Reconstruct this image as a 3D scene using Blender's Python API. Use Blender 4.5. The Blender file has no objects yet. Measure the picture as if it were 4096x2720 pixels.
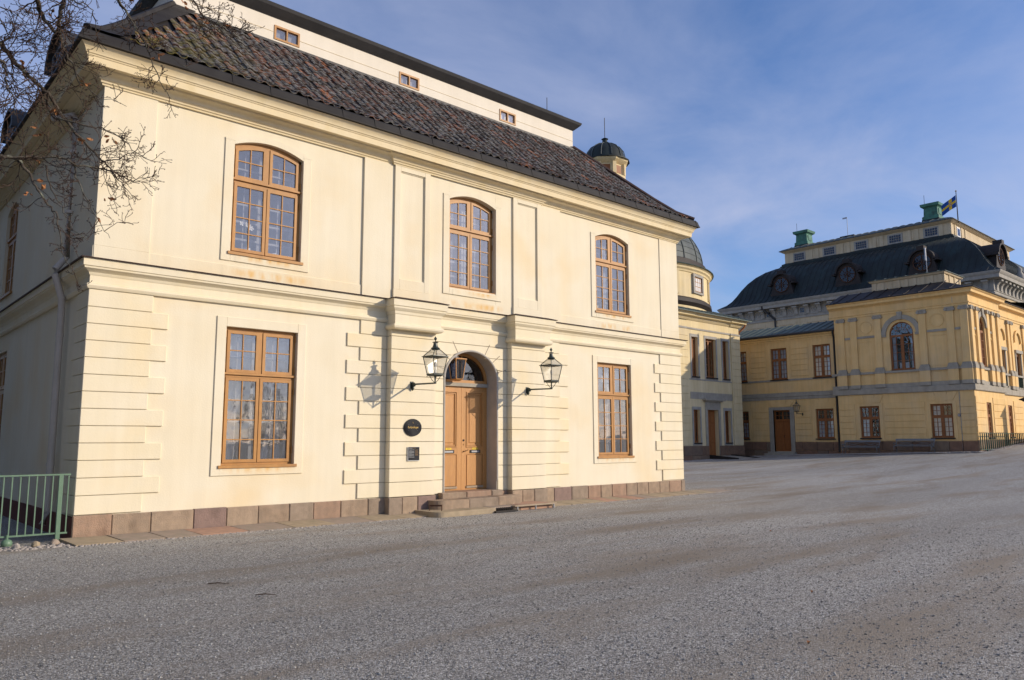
import bpy, bmesh, math, random
from mathutils import Vector, Matrix
import numpy as np
random.seed(7)
PI = math.pi
S = bpy.context.scene
COL = S.collection

# ------------------------------------------------------------------ camera, world, sun, exposure
CAM = Vector((-3.474, -14.973, 1.62))
PITCH, ROLL, YAW = math.radians(7.35), math.radians(-0.15), math.radians(42.0)
FPX = 3100.0                                   # focal length in pixels of a 4096 wide frame
fw = Vector((math.sin(YAW)*math.cos(PITCH), math.cos(YAW)*math.cos(PITCH), math.sin(PITCH)))
rt0 = Vector((math.cos(YAW), -math.sin(YAW), 0)); up0 = rt0.cross(fw)
rt = math.cos(ROLL)*rt0 + math.sin(ROLL)*up0; up = -math.sin(ROLL)*rt0 + math.cos(ROLL)*up0
cam = bpy.data.cameras.new('camera'); camo = bpy.data.objects.new('camera', cam); COL.objects.link(camo)
cam.sensor_width = 36; cam.lens = FPX/4096*36; cam.clip_end = 3000; cam.clip_start = .05
camo.matrix_world = Matrix(((rt.x, up.x, -fw.x, CAM.x), (rt.y, up.y, -fw.y, CAM.y), (rt.z, up.z, -fw.z, CAM.z), (0, 0, 0, 1)))
S.camera = camo

SUN_TO = Vector((0.603, -0.720, 0.343)).normalized()      # towards the sun
SUN_EL = math.asin(SUN_TO.z); SUN_AZ = math.atan2(SUN_TO.x, SUN_TO.y)
W = bpy.data.worlds.new('World'); S.world = W; W.use_nodes = True
nt = W.node_tree; nt.nodes.clear()
def wn(t, **k):
    n = nt.nodes.new(t)
    for a, b in k.items(): setattr(n, a, b)
    return n
out = wn('ShaderNodeOutputWorld'); bg = wn('ShaderNodeBackground'); sky = wn('ShaderNodeTexSky')
sky.sky_type = 'NISHITA'; sky.sun_disc = False; sky.sun_elevation = SUN_EL; sky.sun_rotation = SUN_AZ
sky.air_density = 1.0; sky.dust_density = 0.55; sky.ozone_density = 6.0
bg.inputs['Strength'].default_value = 0.138
# thin cirrus: noise on the sky plane (direction divided by its height)
tc = wn('ShaderNodeTexCoord'); sep = wn('ShaderNodeSeparateXYZ'); nt.links.new(tc.outputs['Generated'], sep.inputs[0])
addz = wn('ShaderNodeMath', operation='MAXIMUM'); nt.links.new(sep.outputs['Z'], addz.inputs[0]); addz.inputs[1].default_value = 0.0
addz2 = wn('ShaderNodeMath', operation='ADD'); nt.links.new(addz.outputs[0], addz2.inputs[0]); addz2.inputs[1].default_value = 0.12
dx = wn('ShaderNodeMath', operation='DIVIDE'); nt.links.new(sep.outputs['X'], dx.inputs[0]); nt.links.new(addz2.outputs[0], dx.inputs[1])
dy = wn('ShaderNodeMath', operation='DIVIDE'); nt.links.new(sep.outputs['Y'], dy.inputs[0]); nt.links.new(addz2.outputs[0], dy.inputs[1])
comb = wn('ShaderNodeCombineXYZ'); nt.links.new(dx.outputs[0], comb.inputs[0]); nt.links.new(dy.outputs[0], comb.inputs[1])
mp = wn('ShaderNodeMapping'); nt.links.new(comb.outputs[0], mp.inputs[0]); mp.inputs['Rotation'].default_value = (0, 0, math.radians(-20)); mp.inputs['Scale'].default_value = (0.85, 1.1, 1)
n1 = wn('ShaderNodeTexNoise'); nt.links.new(mp.outputs[0], n1.inputs['Vector']); n1.inputs['Scale'].default_value = 1.7; n1.inputs['Detail'].default_value = 10; n1.inputs['Roughness'].default_value = .58; n1.inputs['Distortion'].default_value = .35
n2 = wn('ShaderNodeTexNoise'); nt.links.new(comb.outputs[0], n2.inputs['Vector']); n2.inputs['Scale'].default_value = .55; n2.inputs['Detail'].default_value = 4
mul = wn('ShaderNodeMath', operation='MULTIPLY'); nt.links.new(n1.outputs[0], mul.inputs[0]); nt.links.new(n2.outputs[0], mul.inputs[1])
cr = wn('ShaderNodeMapRange'); nt.links.new(mul.outputs[0], cr.inputs['Value'])
cr.inputs['From Min'].default_value = .14; cr.inputs['From Max'].default_value = .44; cr.inputs['To Min'].default_value = 0.0; cr.inputs['To Max'].default_value = .75
mx = wn('ShaderNodeMix', data_type='RGBA'); nt.links.new(cr.outputs[0], mx.inputs[0])
tn = wn('ShaderNodeMix', data_type='RGBA', blend_type='MULTIPLY'); tn.inputs[0].default_value = 1; nt.links.new(sky.outputs[0], tn.inputs[6]); tn.inputs[7].default_value = (1.10, .985, 1.03, 1); nt.links.new(tn.outputs[2], mx.inputs[6]); mx.inputs[7].default_value = (3.3, 3.55, 4.7, 1)
nt.links.new(mx.outputs[2], bg.inputs['Color']); nt.links.new(bg.outputs[0], out.inputs['Surface'])

sl = bpy.data.lights.new('sun', 'SUN'); slo = bpy.data.objects.new('sun', sl); COL.objects.link(slo)
sl.energy = 3.15; sl.angle = math.radians(.53); sl.color = (1.0, .87, .685)
slo.rotation_euler = (-SUN_TO).to_track_quat('-Z', 'Y').to_euler(); slo.location = (30, -40, 30)
S.view_settings.view_transform = 'Standard'; S.view_settings.look = 'None'; S.view_settings.exposure = 0.26; S.view_settings.gamma = 1.0
S.view_settings.use_curve_mapping = False
S.render.engine = 'CYCLES'
S.cycles.max_bounces = 4; S.cycles.diffuse_bounces = 2; S.cycles.glossy_bounces = 2; S.cycles.transmission_bounces = 2; S.cycles.transparent_max_bounces = 8
S.cycles.caustics_reflective = False; S.cycles.caustics_refractive = False

# ------------------------------------------------------------------ materials
MATS = {}
def mat(name, c1, c2=None, scale=4.0, detail=6, rough=.85, metal=0.0, bump=0.0, bscale=60.0, c3=None, s3=.6, lo3=.55, hi3=.75, spec=.3, stretch=None, tint=None, lo=.35, hi=.65, bdist=.01):
    m = bpy.data.materials.new(name); m.use_nodes = True; t = m.node_tree; N = t.nodes; L = t.links
    b = N['Principled BSDF']; b.inputs['Roughness'].default_value = rough; b.inputs['Metallic'].default_value = metal
    b.inputs['Specular IOR Level'].default_value = spec
    if c2 is None: c2 = tuple(v*.86 for v in c1)
    geo = N.new('ShaderNodeNewGeometry'); vec = geo.outputs['Position']
    if stretch:
        mpn = N.new('ShaderNodeMapping'); mpn.inputs['Scale'].default_value = stretch; L.new(vec, mpn.inputs[0]); vec = mpn.outputs[0]
    no = N.new('ShaderNodeTexNoise'); no.inputs['Scale'].default_value = scale; no.inputs['Detail'].default_value = min(detail, 5); L.new(vec, no.inputs['Vector'])
    mr = N.new('ShaderNodeMapRange'); mr.inputs['From Min'].default_value = lo; mr.inputs['From Max'].default_value = hi; L.new(no.outputs[0], mr.inputs['Value'])
    mix = N.new('ShaderNodeMix'); mix.data_type = 'RGBA'; L.new(mr.outputs[0], mix.inputs[0]); mix.inputs[6].default_value = (*c1, 1); mix.inputs[7].default_value = (*c2, 1)
    col = mix.outputs[2]
    if c3:
        n3 = N.new('ShaderNodeTexNoise'); n3.inputs['Scale'].default_value = s3; n3.inputs['Detail'].default_value = 5; L.new(vec, n3.inputs['Vector'])
        r3 = N.new('ShaderNodeMapRange'); r3.inputs['From Min'].default_value = lo3; r3.inputs['From Max'].default_value = hi3; L.new(n3.outputs[0], r3.inputs['Value'])
        m3 = N.new('ShaderNodeMix'); m3.data_type = 'RGBA'; L.new(r3.outputs[0], m3.inputs[0]); L.new(col, m3.inputs[6]); m3.inputs[7].default_value = (*c3, 1); col = m3.outputs[2]
    if tint:
        at = N.new('ShaderNodeAttribute'); at.attribute_name = tint
        m4 = N.new('ShaderNodeMix'); m4.data_type = 'RGBA'; m4.blend_type = 'MULTIPLY'; m4.inputs[0].default_value = 1; L.new(col, m4.inputs[6]); L.new(at.outputs['Color'], m4.inputs[7]); col = m4.outputs[2]
    L.new(col, b.inputs['Base Color'])
    if bump:
        nb = N.new('ShaderNodeTexNoise'); nb.inputs['Scale'].default_value = bscale; nb.inputs['Detail'].default_value = 3; L.new(geo.outputs['Position'], nb.inputs['Vector'])
        bp = N.new('ShaderNodeBump'); bp.inputs['Strength'].default_value = bump; bp.inputs['Distance'].default_value = bdist; L.new(nb.outputs[0], bp.inputs['Height']); L.new(bp.outputs[0], b.inputs['Normal'])
    MATS[name] = m; return m

mat('plaster', (.81, .71, .515), (.835, .75, .57), scale=.9, detail=7, rough=.9, bump=.18, bscale=35, c3=(.815, .665, .43), s3=.55, lo3=.52, hi3=.74, bdist=.012)
mat('plaster_block', (.82, .715, .50), (.835, .74, .55), scale=1.1, detail=7, rough=.9, bump=.18, bscale=35, c3=(.84, .69, .43), s3=.7, lo3=.52, hi3=.72, bdist=.012)
mat('plaster_stain', (.81, .71, .515), (.835, .75, .57), scale=.9, detail=7, rough=.9, bump=.18, bscale=35, bdist=.012, c3=(.815, .665, .43), s3=.55, lo3=.52, hi3=.74)
def stainmix():
    m = MATS['plaster_stain']; t = m.node_tree; N = t.nodes; L = t.links; b = N['Principled BSDF']; src = b.inputs['Base Color'].links[0].from_socket
    at = N.new('ShaderNodeAttribute'); at.attribute_name = 'tint'; geo = [n for n in N if n.type == 'NEW_GEOMETRY'][0]
    mp_ = N.new('ShaderNodeMapping'); mp_.inputs['Scale'].default_value = (5, 5, 1.6); L.new(geo.outputs['Position'], mp_.inputs[0])
    no = N.new('ShaderNodeTexNoise'); no.inputs['Scale'].default_value = 1.3; no.inputs['Detail'].default_value = 7; L.new(mp_.outputs[0], no.inputs['Vector'])
    r = N.new('ShaderNodeMapRange'); r.inputs['From Min'].default_value = .40; r.inputs['From Max'].default_value = .66; L.new(no.outputs[0], r.inputs['Value'])
    mu = N.new('ShaderNodeMath'); mu.operation = 'MULTIPLY'; L.new(at.outputs['Fac'], mu.inputs[0]); L.new(r.outputs[0], mu.inputs[1])
    mx = N.new('ShaderNodeMix'); mx.data_type = 'RGBA'; L.new(mu.outputs[0], mx.inputs[0]); L.new(src, mx.inputs[6]); mx.inputs[7].default_value = (.78, .50, .20, 1); L.new(mx.outputs[2], b.inputs['Base Color'])
stainmix()
mat('plaster_cornice', (.78, .63, .38), (.81, .69, .47), scale=1.2, detail=6, rough=.85, bump=.15, bscale=30, c3=(.72, .55, .26), s3=1.2, lo3=.56, hi3=.76)
mat('plaster_pale', (.82, .745, .62), (.79, .71, .58), scale=1.0, detail=5, rough=.85, bump=.1, bscale=25)
mat('plaster_grey', (.42, .39, .35), (.50, .46, .40), scale=3, rough=.9, bump=.25, bscale=40)
mat('ochre', (.86, .585, .265), (.81, .535, .225), scale=1.3, detail=6, rough=.9, bump=.2, bscale=18, c3=(.70, .51, .28), s3=.4, lo3=.5, hi3=.75)
mat('ochre_annex', (.78, .64, .385), (.74, .59, .33), scale=1.1, detail=6, rough=.9, bump=.2, bscale=18, c3=(.70, .58, .38), s3=.4)
mat('pale_ochre', (.66, .535, .36), (.60, .475, .30), scale=1.2, rough=.9, bump=.15, bscale=15)
mat('grey_stone', (.345, .31, .25), (.41, .37, .30), scale=3.0, rough=.85, bump=.2, bscale=20)
mat('light_stone', (.42, .39, .34), (.35, .325, .285), scale=2.0, rough=.85, bump=.2, bscale=12)
for i, (a, b2) in enumerate([((.40, .29, .20), (.32, .24, .17)), ((.41, .27, .185), (.34, .235, .165)), ((.35, .27, .20), (.29, .225, .165)), ((.29, .20, .165), (.25, .175, .145)), ((.44, .325, .225), (.36, .27, .19))]):
    mat(f'sandstone{i}', a, b2, scale=9, detail=8, rough=.92, bump=.6, bscale=55, bdist=.02, c3=tuple(v*.72 for v in a), s3=3.5, lo3=.55, hi3=.72)
for i, (a, b2) in enumerate([((.22, .135, .085), (.17, .105, .07)), ((.26, .15, .095), (.20, .115, .075)), ((.18, .125, .09), (.22, .15, .10)), ((.27, .19, .125), (.20, .14, .095))]):
    mat(f'darkstone{i}', a, b2, scale=3, detail=8, rough=.92, bump=.5, bscale=14, bdist=.03)
mat('flag0', (.42, .33, .22), (.34, .27, .18), scale=6, detail=8, rough=.92, bump=.5, bscale=40, c3=(.28, .25, .16), s3=2.5)
mat('flag1', (.46, .28, .19), (.38, .24, .17), scale=6, detail=8, rough=.92, bump=.5, bscale=40)
mat('flag2', (.36, .28, .22), (.30, .25, .19), scale=6, detail=8, rough=.92, bump=.5, bscale=40)
mat('red_plinth', (.16, .045, .030), (.13, .04, .028), scale=5, rough=.85, bump=.2)
mat('wood_paint', (.50, .245, .068), (.45, .215, .060), scale=7, detail=7, rough=.5, bump=.12, bscale=50, c3=(.42, .21, .08), s3=3, lo3=.58, hi3=.75, spec=.4)
mat('wood_door', (.56, .275, .085), (.50, .24, .075), scale=6, detail=8, rough=.48, bump=.2, bscale=60, c3=(.42, .21, .09), s3=4, lo3=.6, hi3=.8, stretch=(6, 6, .8), spec=.4)
mat('wood_dark', (.34, .125, .035), (.27, .095, .028), scale=5, rough=.55, stretch=(5, 5, .8), bump=.15)
mat('window_brown', (.30, .115, .036), (.24, .09, .03), scale=6, rough=.55)
mat('inner_frame', (.27, .27, .28), (.23, .23, .24), scale=4, rough=.6)
mat('black_metal', (.030, .029, .030), (.042, .040, .040), scale=2.5, rough=.55, metal=0.0, spec=.45, bump=.08, bscale=6)
mat('slate_metal', (.024, .021, .020), (.034, .031, .029), scale=3, rough=.62, spec=.2, bump=.1, bscale=5)
mat('brown_metal', (.055, .032, .026), (.075, .045, .036), scale=4, rough=.6)
mat('dark_copper', (.016, .020, .020), (.022, .032, .031), scale=1.1, detail=8, rough=.6, spec=.3, bump=.12, bscale=4, c3=(.030, .055, .055), s3=.7, lo3=.55, hi3=.8, stretch=(1, 1, .5))
mat('brown_copper', (.026, .019, .017), (.036, .027, .024), scale=2, rough=.65)
mat('grey_copper', (.105, .122, .118), (.08, .092, .09), scale=1.2, detail=8, rough=.6, c3=(.06, .068, .068), s3=.9, lo3=.55, hi3=.8, bump=.1, bscale=5)
mat('green_copper', (.105, .135, .118), (.075, .10, .09), scale=1.5, detail=8, rough=.6, c3=(.07, .10, .09), s3=1.0, lo3=.55, hi3=.78)
mat('verdigris', (.085, .235, .165), (.06, .15, .115), scale=2.2, detail=8, rough=.65, c3=(.04, .06, .05), s3=1.3, lo3=.56, hi3=.8)
mat('lantern_iron', (.022, .034, .029), (.030, .045, .038), scale=10, rough=.45, spec=.5)
mat('iron', (.02, .018, .017), (.035, .028, .024), scale=12, rough=.6)
mat('rust', (.10, .045, .025), (.06, .03, .02), scale=12, rough=.8)
mat('fence_green', (.145, .235, .15), (.12, .20, .13), scale=8, rough=.45, spec=.5)
mat('fence_dark', (.030, .075, .048), (.022, .055, .036), scale=8, rough=.5)
mat('sign_black', (.012, .012, .015), (.018, .018, .022), scale=5, rough=.5, spec=.2)
mat('gold', (.62, .42, .14), (.50, .33, .10), scale=30, rough=.4, metal=.3)
mat('white_paint', (.80, .79, .76), (.74, .73, .70), scale=5, rough=.6)
mat('print_white', (.30, .30, .30), (.26, .26, .26), scale=30, rough=.6)
mat('print_brown', (.20, .12, .06), (.16, .10, .05), scale=30, rough=.6)
mat('yellow_label', (.85, .60, .05), (.80, .55, .05), scale=20, rough=.4)
mat('brass', (.25, .14, .06), (.18, .10, .05), scale=20, rough=.35, metal=.7)
mat('room_wall', (.80, .79, .78), (.74, .73, .72), scale=1, rough=.9)
mat('room_dark', (.10, .10, .105), (.08, .08, .085), scale=1, rough=.9)
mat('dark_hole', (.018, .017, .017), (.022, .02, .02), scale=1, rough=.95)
mat('pipe_grey', (.60, .52, .44), (.54, .47, .39), scale=3, rough=.55)
mat('bark', (.060, .048, .037), (.095, .082, .066), scale=16, detail=8, rough=.95, bump=.8, bscale=45, bdist=.02, c3=(.17, .18, .14), s3=9, lo3=.56, hi3=.7)
mat('twig', (.075, .045, .030), (.055, .035, .026), scale=18, rough=.9)
mat('dead_leaf', (.36, .16, .06), (.25, .10, .04), scale=14, rough=.8)
mat('bench_grey', (.22, .225, .225), (.18, .185, .185), scale=8, rough=.7)
mat('cobble', (.30, .27, .24), (.42, .37, .33), scale=11, rough=.85, bump=.3, bscale=50)
mat('board_wood', (.42, .33, .23), (.34, .26, .18), scale=5, rough=.85, stretch=(.8, 6, 6), bump=.3, bscale=50)
mat('mat_brush', (.018, .014, .012), (.03, .022, .018), scale=30, rough=.95)
mat('flag_blue', (.015, .085, .34), (.012, .07, .30), scale=3, rough=.8)
mat('flag_yellow', (.85, .56, .03), (.80, .50, .03), scale=3, rough=.8)
mat('flag_crest', (.50, .20, .08), (.66, .46, .30), scale=9, rough=.8)
mat('kiosk_yellow', (.68, .36, .07), (.60, .31, .06), scale=3, rough=.7)
mat('red_pot', (.35, .09, .05), rough=.7)
mat('pale_pot', (.62, .55, .30), rough=.5)
mat('zinc', (.33, .33, .34), (.28, .28, .29), scale=3, rough=.4, metal=.6)

def glassmat(name, refl=.10, tint=(1, 1, 1), dirt=.0, rough=.02, dirtcol=(.55, .56, .58), trans=False):
    m = bpy.data.materials.new(name); m.use_nodes = True; t = m.node_tree; N = t.nodes; L = t.links; N.clear()
    o = N.new('ShaderNodeOutputMaterial'); tr = N.new('ShaderNodeBsdfTransparent'); tr.inputs[0].default_value = (*tint, 1)
    gl = N.new('ShaderNodeBsdfGlossy'); gl.inputs['Roughness'].default_value = rough; gl.inputs[0].default_value = (.95, .97, 1, 1)
    geo = N.new('ShaderNodeNewGeometry'); wv = N.new('ShaderNodeTexNoise'); wv.inputs['Scale'].default_value = 2.2; L.new(geo.outputs['Position'], wv.inputs['Vector'])
    bp = N.new('ShaderNodeBump'); bp.inputs['Strength'].default_value = .12; bp.inputs['Distance'].default_value = .06; L.new(wv.outputs[0], bp.inputs['Height']); L.new(bp.outputs[0], gl.inputs['Normal'])
    lw = N.new('ShaderNodeLayerWeight'); lw.inputs[0].default_value = .5
    pw = N.new('ShaderNodeMath'); pw.operation = 'POWER'; L.new(lw.outputs['Facing'], pw.inputs[0]); pw.inputs[1].default_value = 5
    ad = N.new('ShaderNodeMath'); ad.operation = 'MULTIPLY_ADD'; ad.use_clamp = True; L.new(pw.outputs[0], ad.inputs[0]); ad.inputs[1].default_value = .9; ad.inputs[2].default_value = refl+.05
    mixn = N.new('ShaderNodeMixShader'); L.new(ad.outputs[0], mixn.inputs[0]); L.new(tr.outputs[0], mixn.inputs[1]); L.new(gl.outputs[0], mixn.inputs[2])
    last = mixn.outputs[0]
    if dirt:
        df = N.new('ShaderNodeBsdfTranslucent' if trans else 'ShaderNodeBsdfDiffuse'); df.inputs[0].default_value = (*dirtcol, 1)
        m2 = N.new('ShaderNodeMixShader'); m2.inputs[0].default_value = dirt; L.new(last, m2.inputs[1]); L.new(df.outputs[0], m2.inputs[2]); last = m2.outputs[0]
    L.new(last, o.inputs[0]); MATS[name] = m; return m
glassmat('glass', .13, dirt=.12)
glassmat('glass_far', .06, tint=(.85, .88, .92))
glassmat('glass_dark', .05, tint=(.4, .42, .46))
glassmat('glass_frost', -.02, dirt=.33, rough=.2, dirtcol=(.74, .73, .68), trans=True)
glassmat('glass_blue', -.01, tint=(.35, .42, .6))
def cloth(name, c):
    m = bpy.data.materials.new(name); m.use_nodes = True; t = m.node_tree; N = t.nodes; L = t.links; N.clear()
    o = N.new('ShaderNodeOutputMaterial'); d = N.new('ShaderNodeBsdfDiffuse'); d.inputs[0].default_value = (*c, 1)
    tl = N.new('ShaderNodeBsdfTranslucent'); tl.inputs[0].default_value = (*c, 1); mm = N.new('ShaderNodeMixShader'); mm.inputs[0].default_value = .18
    wv = N.new('ShaderNodeTexNoise'); wv.inputs['Scale'].default_value = 300; bp = N.new('ShaderNodeBump'); bp.inputs['Strength'].default_value = .1; L.new(wv.outputs[0], bp.inputs['Height']); L.new(bp.outputs[0], d.inputs['Normal'])
    L.new(d.outputs[0], mm.inputs[1]); L.new(tl.outputs[0], mm.inputs[2]); L.new(mm.outputs[0], o.inputs[0]); MATS[name] = m
cloth('curtain', (.86, .86, .86)); cloth('curtain_cream', (.62, .56, .44))

# gravel
def streaks(name, amt=.09):
    m = MATS[name]; t = m.node_tree; N = t.nodes; L = t.links; b = N['Principled BSDF']; src = b.inputs['Base Color'].links[0].from_socket
    geo = [n for n in N if n.type == 'NEW_GEOMETRY'][0]
    mp_ = N.new('ShaderNodeMapping'); mp_.inputs['Scale'].default_value = (3.2, 3.2, .22); L.new(geo.outputs['Position'], mp_.inputs[0])
    no = N.new('ShaderNodeTexNoise'); no.inputs['Scale'].default_value = 1.6; no.inputs['Detail'].default_value = 5; no.inputs['Roughness'].default_value = .62; L.new(mp_.outputs[0], no.inputs['Vector'])
    r = N.new('ShaderNodeMapRange'); r.inputs['From Min'].default_value = .3; r.inputs['From Max'].default_value = .7; r.inputs['To Min'].default_value = 1-amt; r.inputs['To Max'].default_value = 1+amt*.35; L.new(no.outputs[0], r.inputs['Value'])
    mu = r
    mm = N.new('ShaderNodeMix'); mm.data_type = 'RGBA'; mm.blend_type = 'MULTIPLY'; mm.inputs[0].default_value = 1; L.new(src, mm.inputs[6]); L.new(mu.outputs[0], mm.inputs[7]); L.new(mm.outputs[2], b.inputs['Base Color'])
for nm in ('plaster', 'plaster_block', 'plaster_stain', 'plaster_cornice', 'plaster_pale'): streaks(nm, .045)
for nm in ('ochre', 'ochre_annex', 'pale_ochre', 'grey_stone', 'light_stone'): streaks(nm, .12)
for nm in ('sandstone0', 'sandstone1', 'sandstone2', 'sandstone4', 'wood_paint', 'wood_door'): streaks(nm, .16)
def gravelmat():
    m = bpy.data.materials.new('gravel'); m.use_nodes = True; t = m.node_tree; N = t.nodes; L = t.links
    b = N['Principled BSDF']; b.inputs['Roughness'].default_value = .95; b.inputs['Specular IOR Level'].default_value = .2
    geo = N.new('ShaderNodeNewGeometry'); P = geo.outputs['Position']
    vo = N.new('ShaderNodeTexVoronoi'); vo.inputs['Scale'].default_value = 84; L.new(P, vo.inputs['Vector'])
    vo2 = N.new('ShaderNodeTexVoronoi'); vo2.inputs['Scale'].default_value = 120; L.new(P, vo2.inputs['Vector'])
    sepc = N.new('ShaderNodeSeparateColor'); L.new(vo.outputs['Color'], sepc.inputs[0])
    rp = N.new('ShaderNodeValToRGB'); e = rp.color_ramp.elements
    e[0].position = 0; e[0].color = (.115, .111, .102, 1); e[1].position = 1; e[1].color = (.80, .78, .73, 1)
    for p, c in ((.25, (.228, .214, .190)), (.55, (.372, .350, .314)), (.85, (.50, .475, .432))):
        q = rp.color_ramp.elements.new(p); q.color = (*c, 1)
    L.new(sepc.outputs[0], rp.inputs[0])
    # dirt: brown packed sand in long patches and wheel tracks
    mp1 = N.new('ShaderNodeMapping'); mp1.inputs['Rotation'].default_value = (0, 0, math.radians(-12)); mp1.inputs['Scale'].default_value = (.16, .8, 1); L.new(P, mp1.inputs[0])
    nd = N.new('ShaderNodeTexNoise'); nd.inputs['Scale'].default_value = .9; nd.inputs['Detail'].default_value = 6; nd.inputs['Roughness'].default_value = .62; L.new(mp1.outputs[0], nd.inputs['Vector'])
    rd = N.new('ShaderNodeMapRange'); rd.inputs['From Min'].default_value = .49; rd.inputs['From Max'].default_value = .66; rd.inputs['To Max'].default_value = .85; L.new(nd.outputs[0], rd.inputs['Value'])
    mixd = N.new('ShaderNodeMix'); mixd.data_type = 'RGBA'; L.new(rd.outputs[0], mixd.inputs[0]); L.new(rp.outputs[0], mixd.inputs[6]); mixd.inputs[7].default_value = (.30, .25, .19, 1)
    # wheel tracks: pairs of smoother brown bands that wander along the court
    mp2 = N.new('ShaderNodeMapping'); mp2.inputs['Rotation'].default_value = (0, 0, math.radians(-11)); L.new(P, mp2.inputs[0])
    nw = N.new('ShaderNodeTexNoise'); nw.inputs['Scale'].default_value = .12; nw.inputs['Detail'].default_value = 3; L.new(mp2.outputs[0], nw.inputs['Vector'])
    sy = N.new('ShaderNodeSeparateXYZ'); L.new(mp2.outputs[0], sy.inputs[0])
    ay = N.new('ShaderNodeMath'); ay.operation = 'MULTIPLY_ADD'; L.new(nw.outputs[0], ay.inputs[0]); ay.inputs[1].default_value = 5.0; L.new(sy.outputs['Y'], ay.inputs[2])
    sn = N.new('ShaderNodeMath'); sn.operation = 'SINE'; f2 = N.new('ShaderNodeMath'); f2.operation = 'MULTIPLY'; L.new(ay.outputs[0], f2.inputs[0]); f2.inputs[1].default_value = 2.6; L.new(f2.outputs[0], sn.inputs[0])
    rt2 = N.new('ShaderNodeMapRange'); rt2.inputs['From Min'].default_value = .55; rt2.inputs['From Max'].default_value = 1.0; rt2.inputs['To Max'].default_value = .55; L.new(sn.outputs[0], rt2.inputs['Value'])
    mt2 = N.new('ShaderNodeMath'); mt2.operation = 'MULTIPLY'; L.new(rt2.outputs[0], mt2.inputs[0])
    rn2 = N.new('ShaderNodeMapRange'); rn2.inputs['From Min'].default_value = .40; rn2.inputs['From Max'].default_value = .60; L.new(nd.outputs[0], rn2.inputs['Value']); L.new(rn2.outputs[0], mt2.inputs[1])
    mixt = N.new('ShaderNodeMix'); mixt.data_type = 'RGBA'; L.new(mt2.outputs[0], mixt.inputs[0]); L.new(mixd.outputs[2], mixt.inputs[6]); mixt.inputs[7].default_value = (.27, .225, .175, 1)
    mixd = mixt
    nl = N.new('ShaderNodeTexNoise'); nl.inputs['Scale'].default_value = .35; nl.inputs['Detail'].default_value = 6; L.new(mp1.outputs[0], nl.inputs['Vector'])
    rl = N.new('ShaderNodeMapRange'); rl.inputs['From Min'].default_value = .3; rl.inputs['From Max'].default_value = .7; rl.inputs['To Min'].default_value = .82; rl.inputs['To Max'].default_value = 1.14; L.new(nl.outputs[0], rl.inputs['Value'])
    mm = N.new('ShaderNodeMix'); mm.data_type = 'RGBA'; mm.blend_type = 'MULTIPLY'; mm.inputs[0].default_value = 1; L.new(mixd.outputs[2], mm.inputs[6]); L.new(rl.outputs[0], mm.inputs[7])
    L.new(mm.outputs[2], b.inputs['Base Color'])
    inv = N.new('ShaderNodeMath'); inv.operation = 'SUBTRACT'; inv.inputs[0].default_value = 1; L.new(vo.outputs['Distance'], inv.inputs[1])
    inv2 = N.new('ShaderNodeMath'); inv2.operation = 'MULTIPLY_ADD'; L.new(vo2.outputs['Distance'], inv2.inputs[0]); inv2.inputs[1].default_value = -.5; L.new(inv.outputs[0], inv2.inputs[2])
    bp = N.new('ShaderNodeBump'); bp.inputs['Strength'].default_value = .75; bp.inputs['Distance'].default_value = .012; L.new(inv2.outputs[0], bp.inputs['Height'])
    nb = N.new('ShaderNodeTexNoise'); nb.inputs['Scale'].default_value = 3; nb.inputs['Detail'].default_value = 4; L.new(P, nb.inputs['Vector'])
    bp2 = N.new('ShaderNodeBump'); bp2.inputs['Strength'].default_value = .35; bp2.inputs['Distance'].default_value = .05; L.new(nb.outputs[0], bp2.inputs['Height']); L.new(bp.outputs[0], bp2.inputs['Normal'])
    L.new(bp2.outputs[0], b.inputs['Normal']); MATS['gravel'] = m
gravelmat()
mat('pebble', (1, 1, 1), (.8, .78, .76), scale=30, rough=.92, tint='tint')
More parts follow.
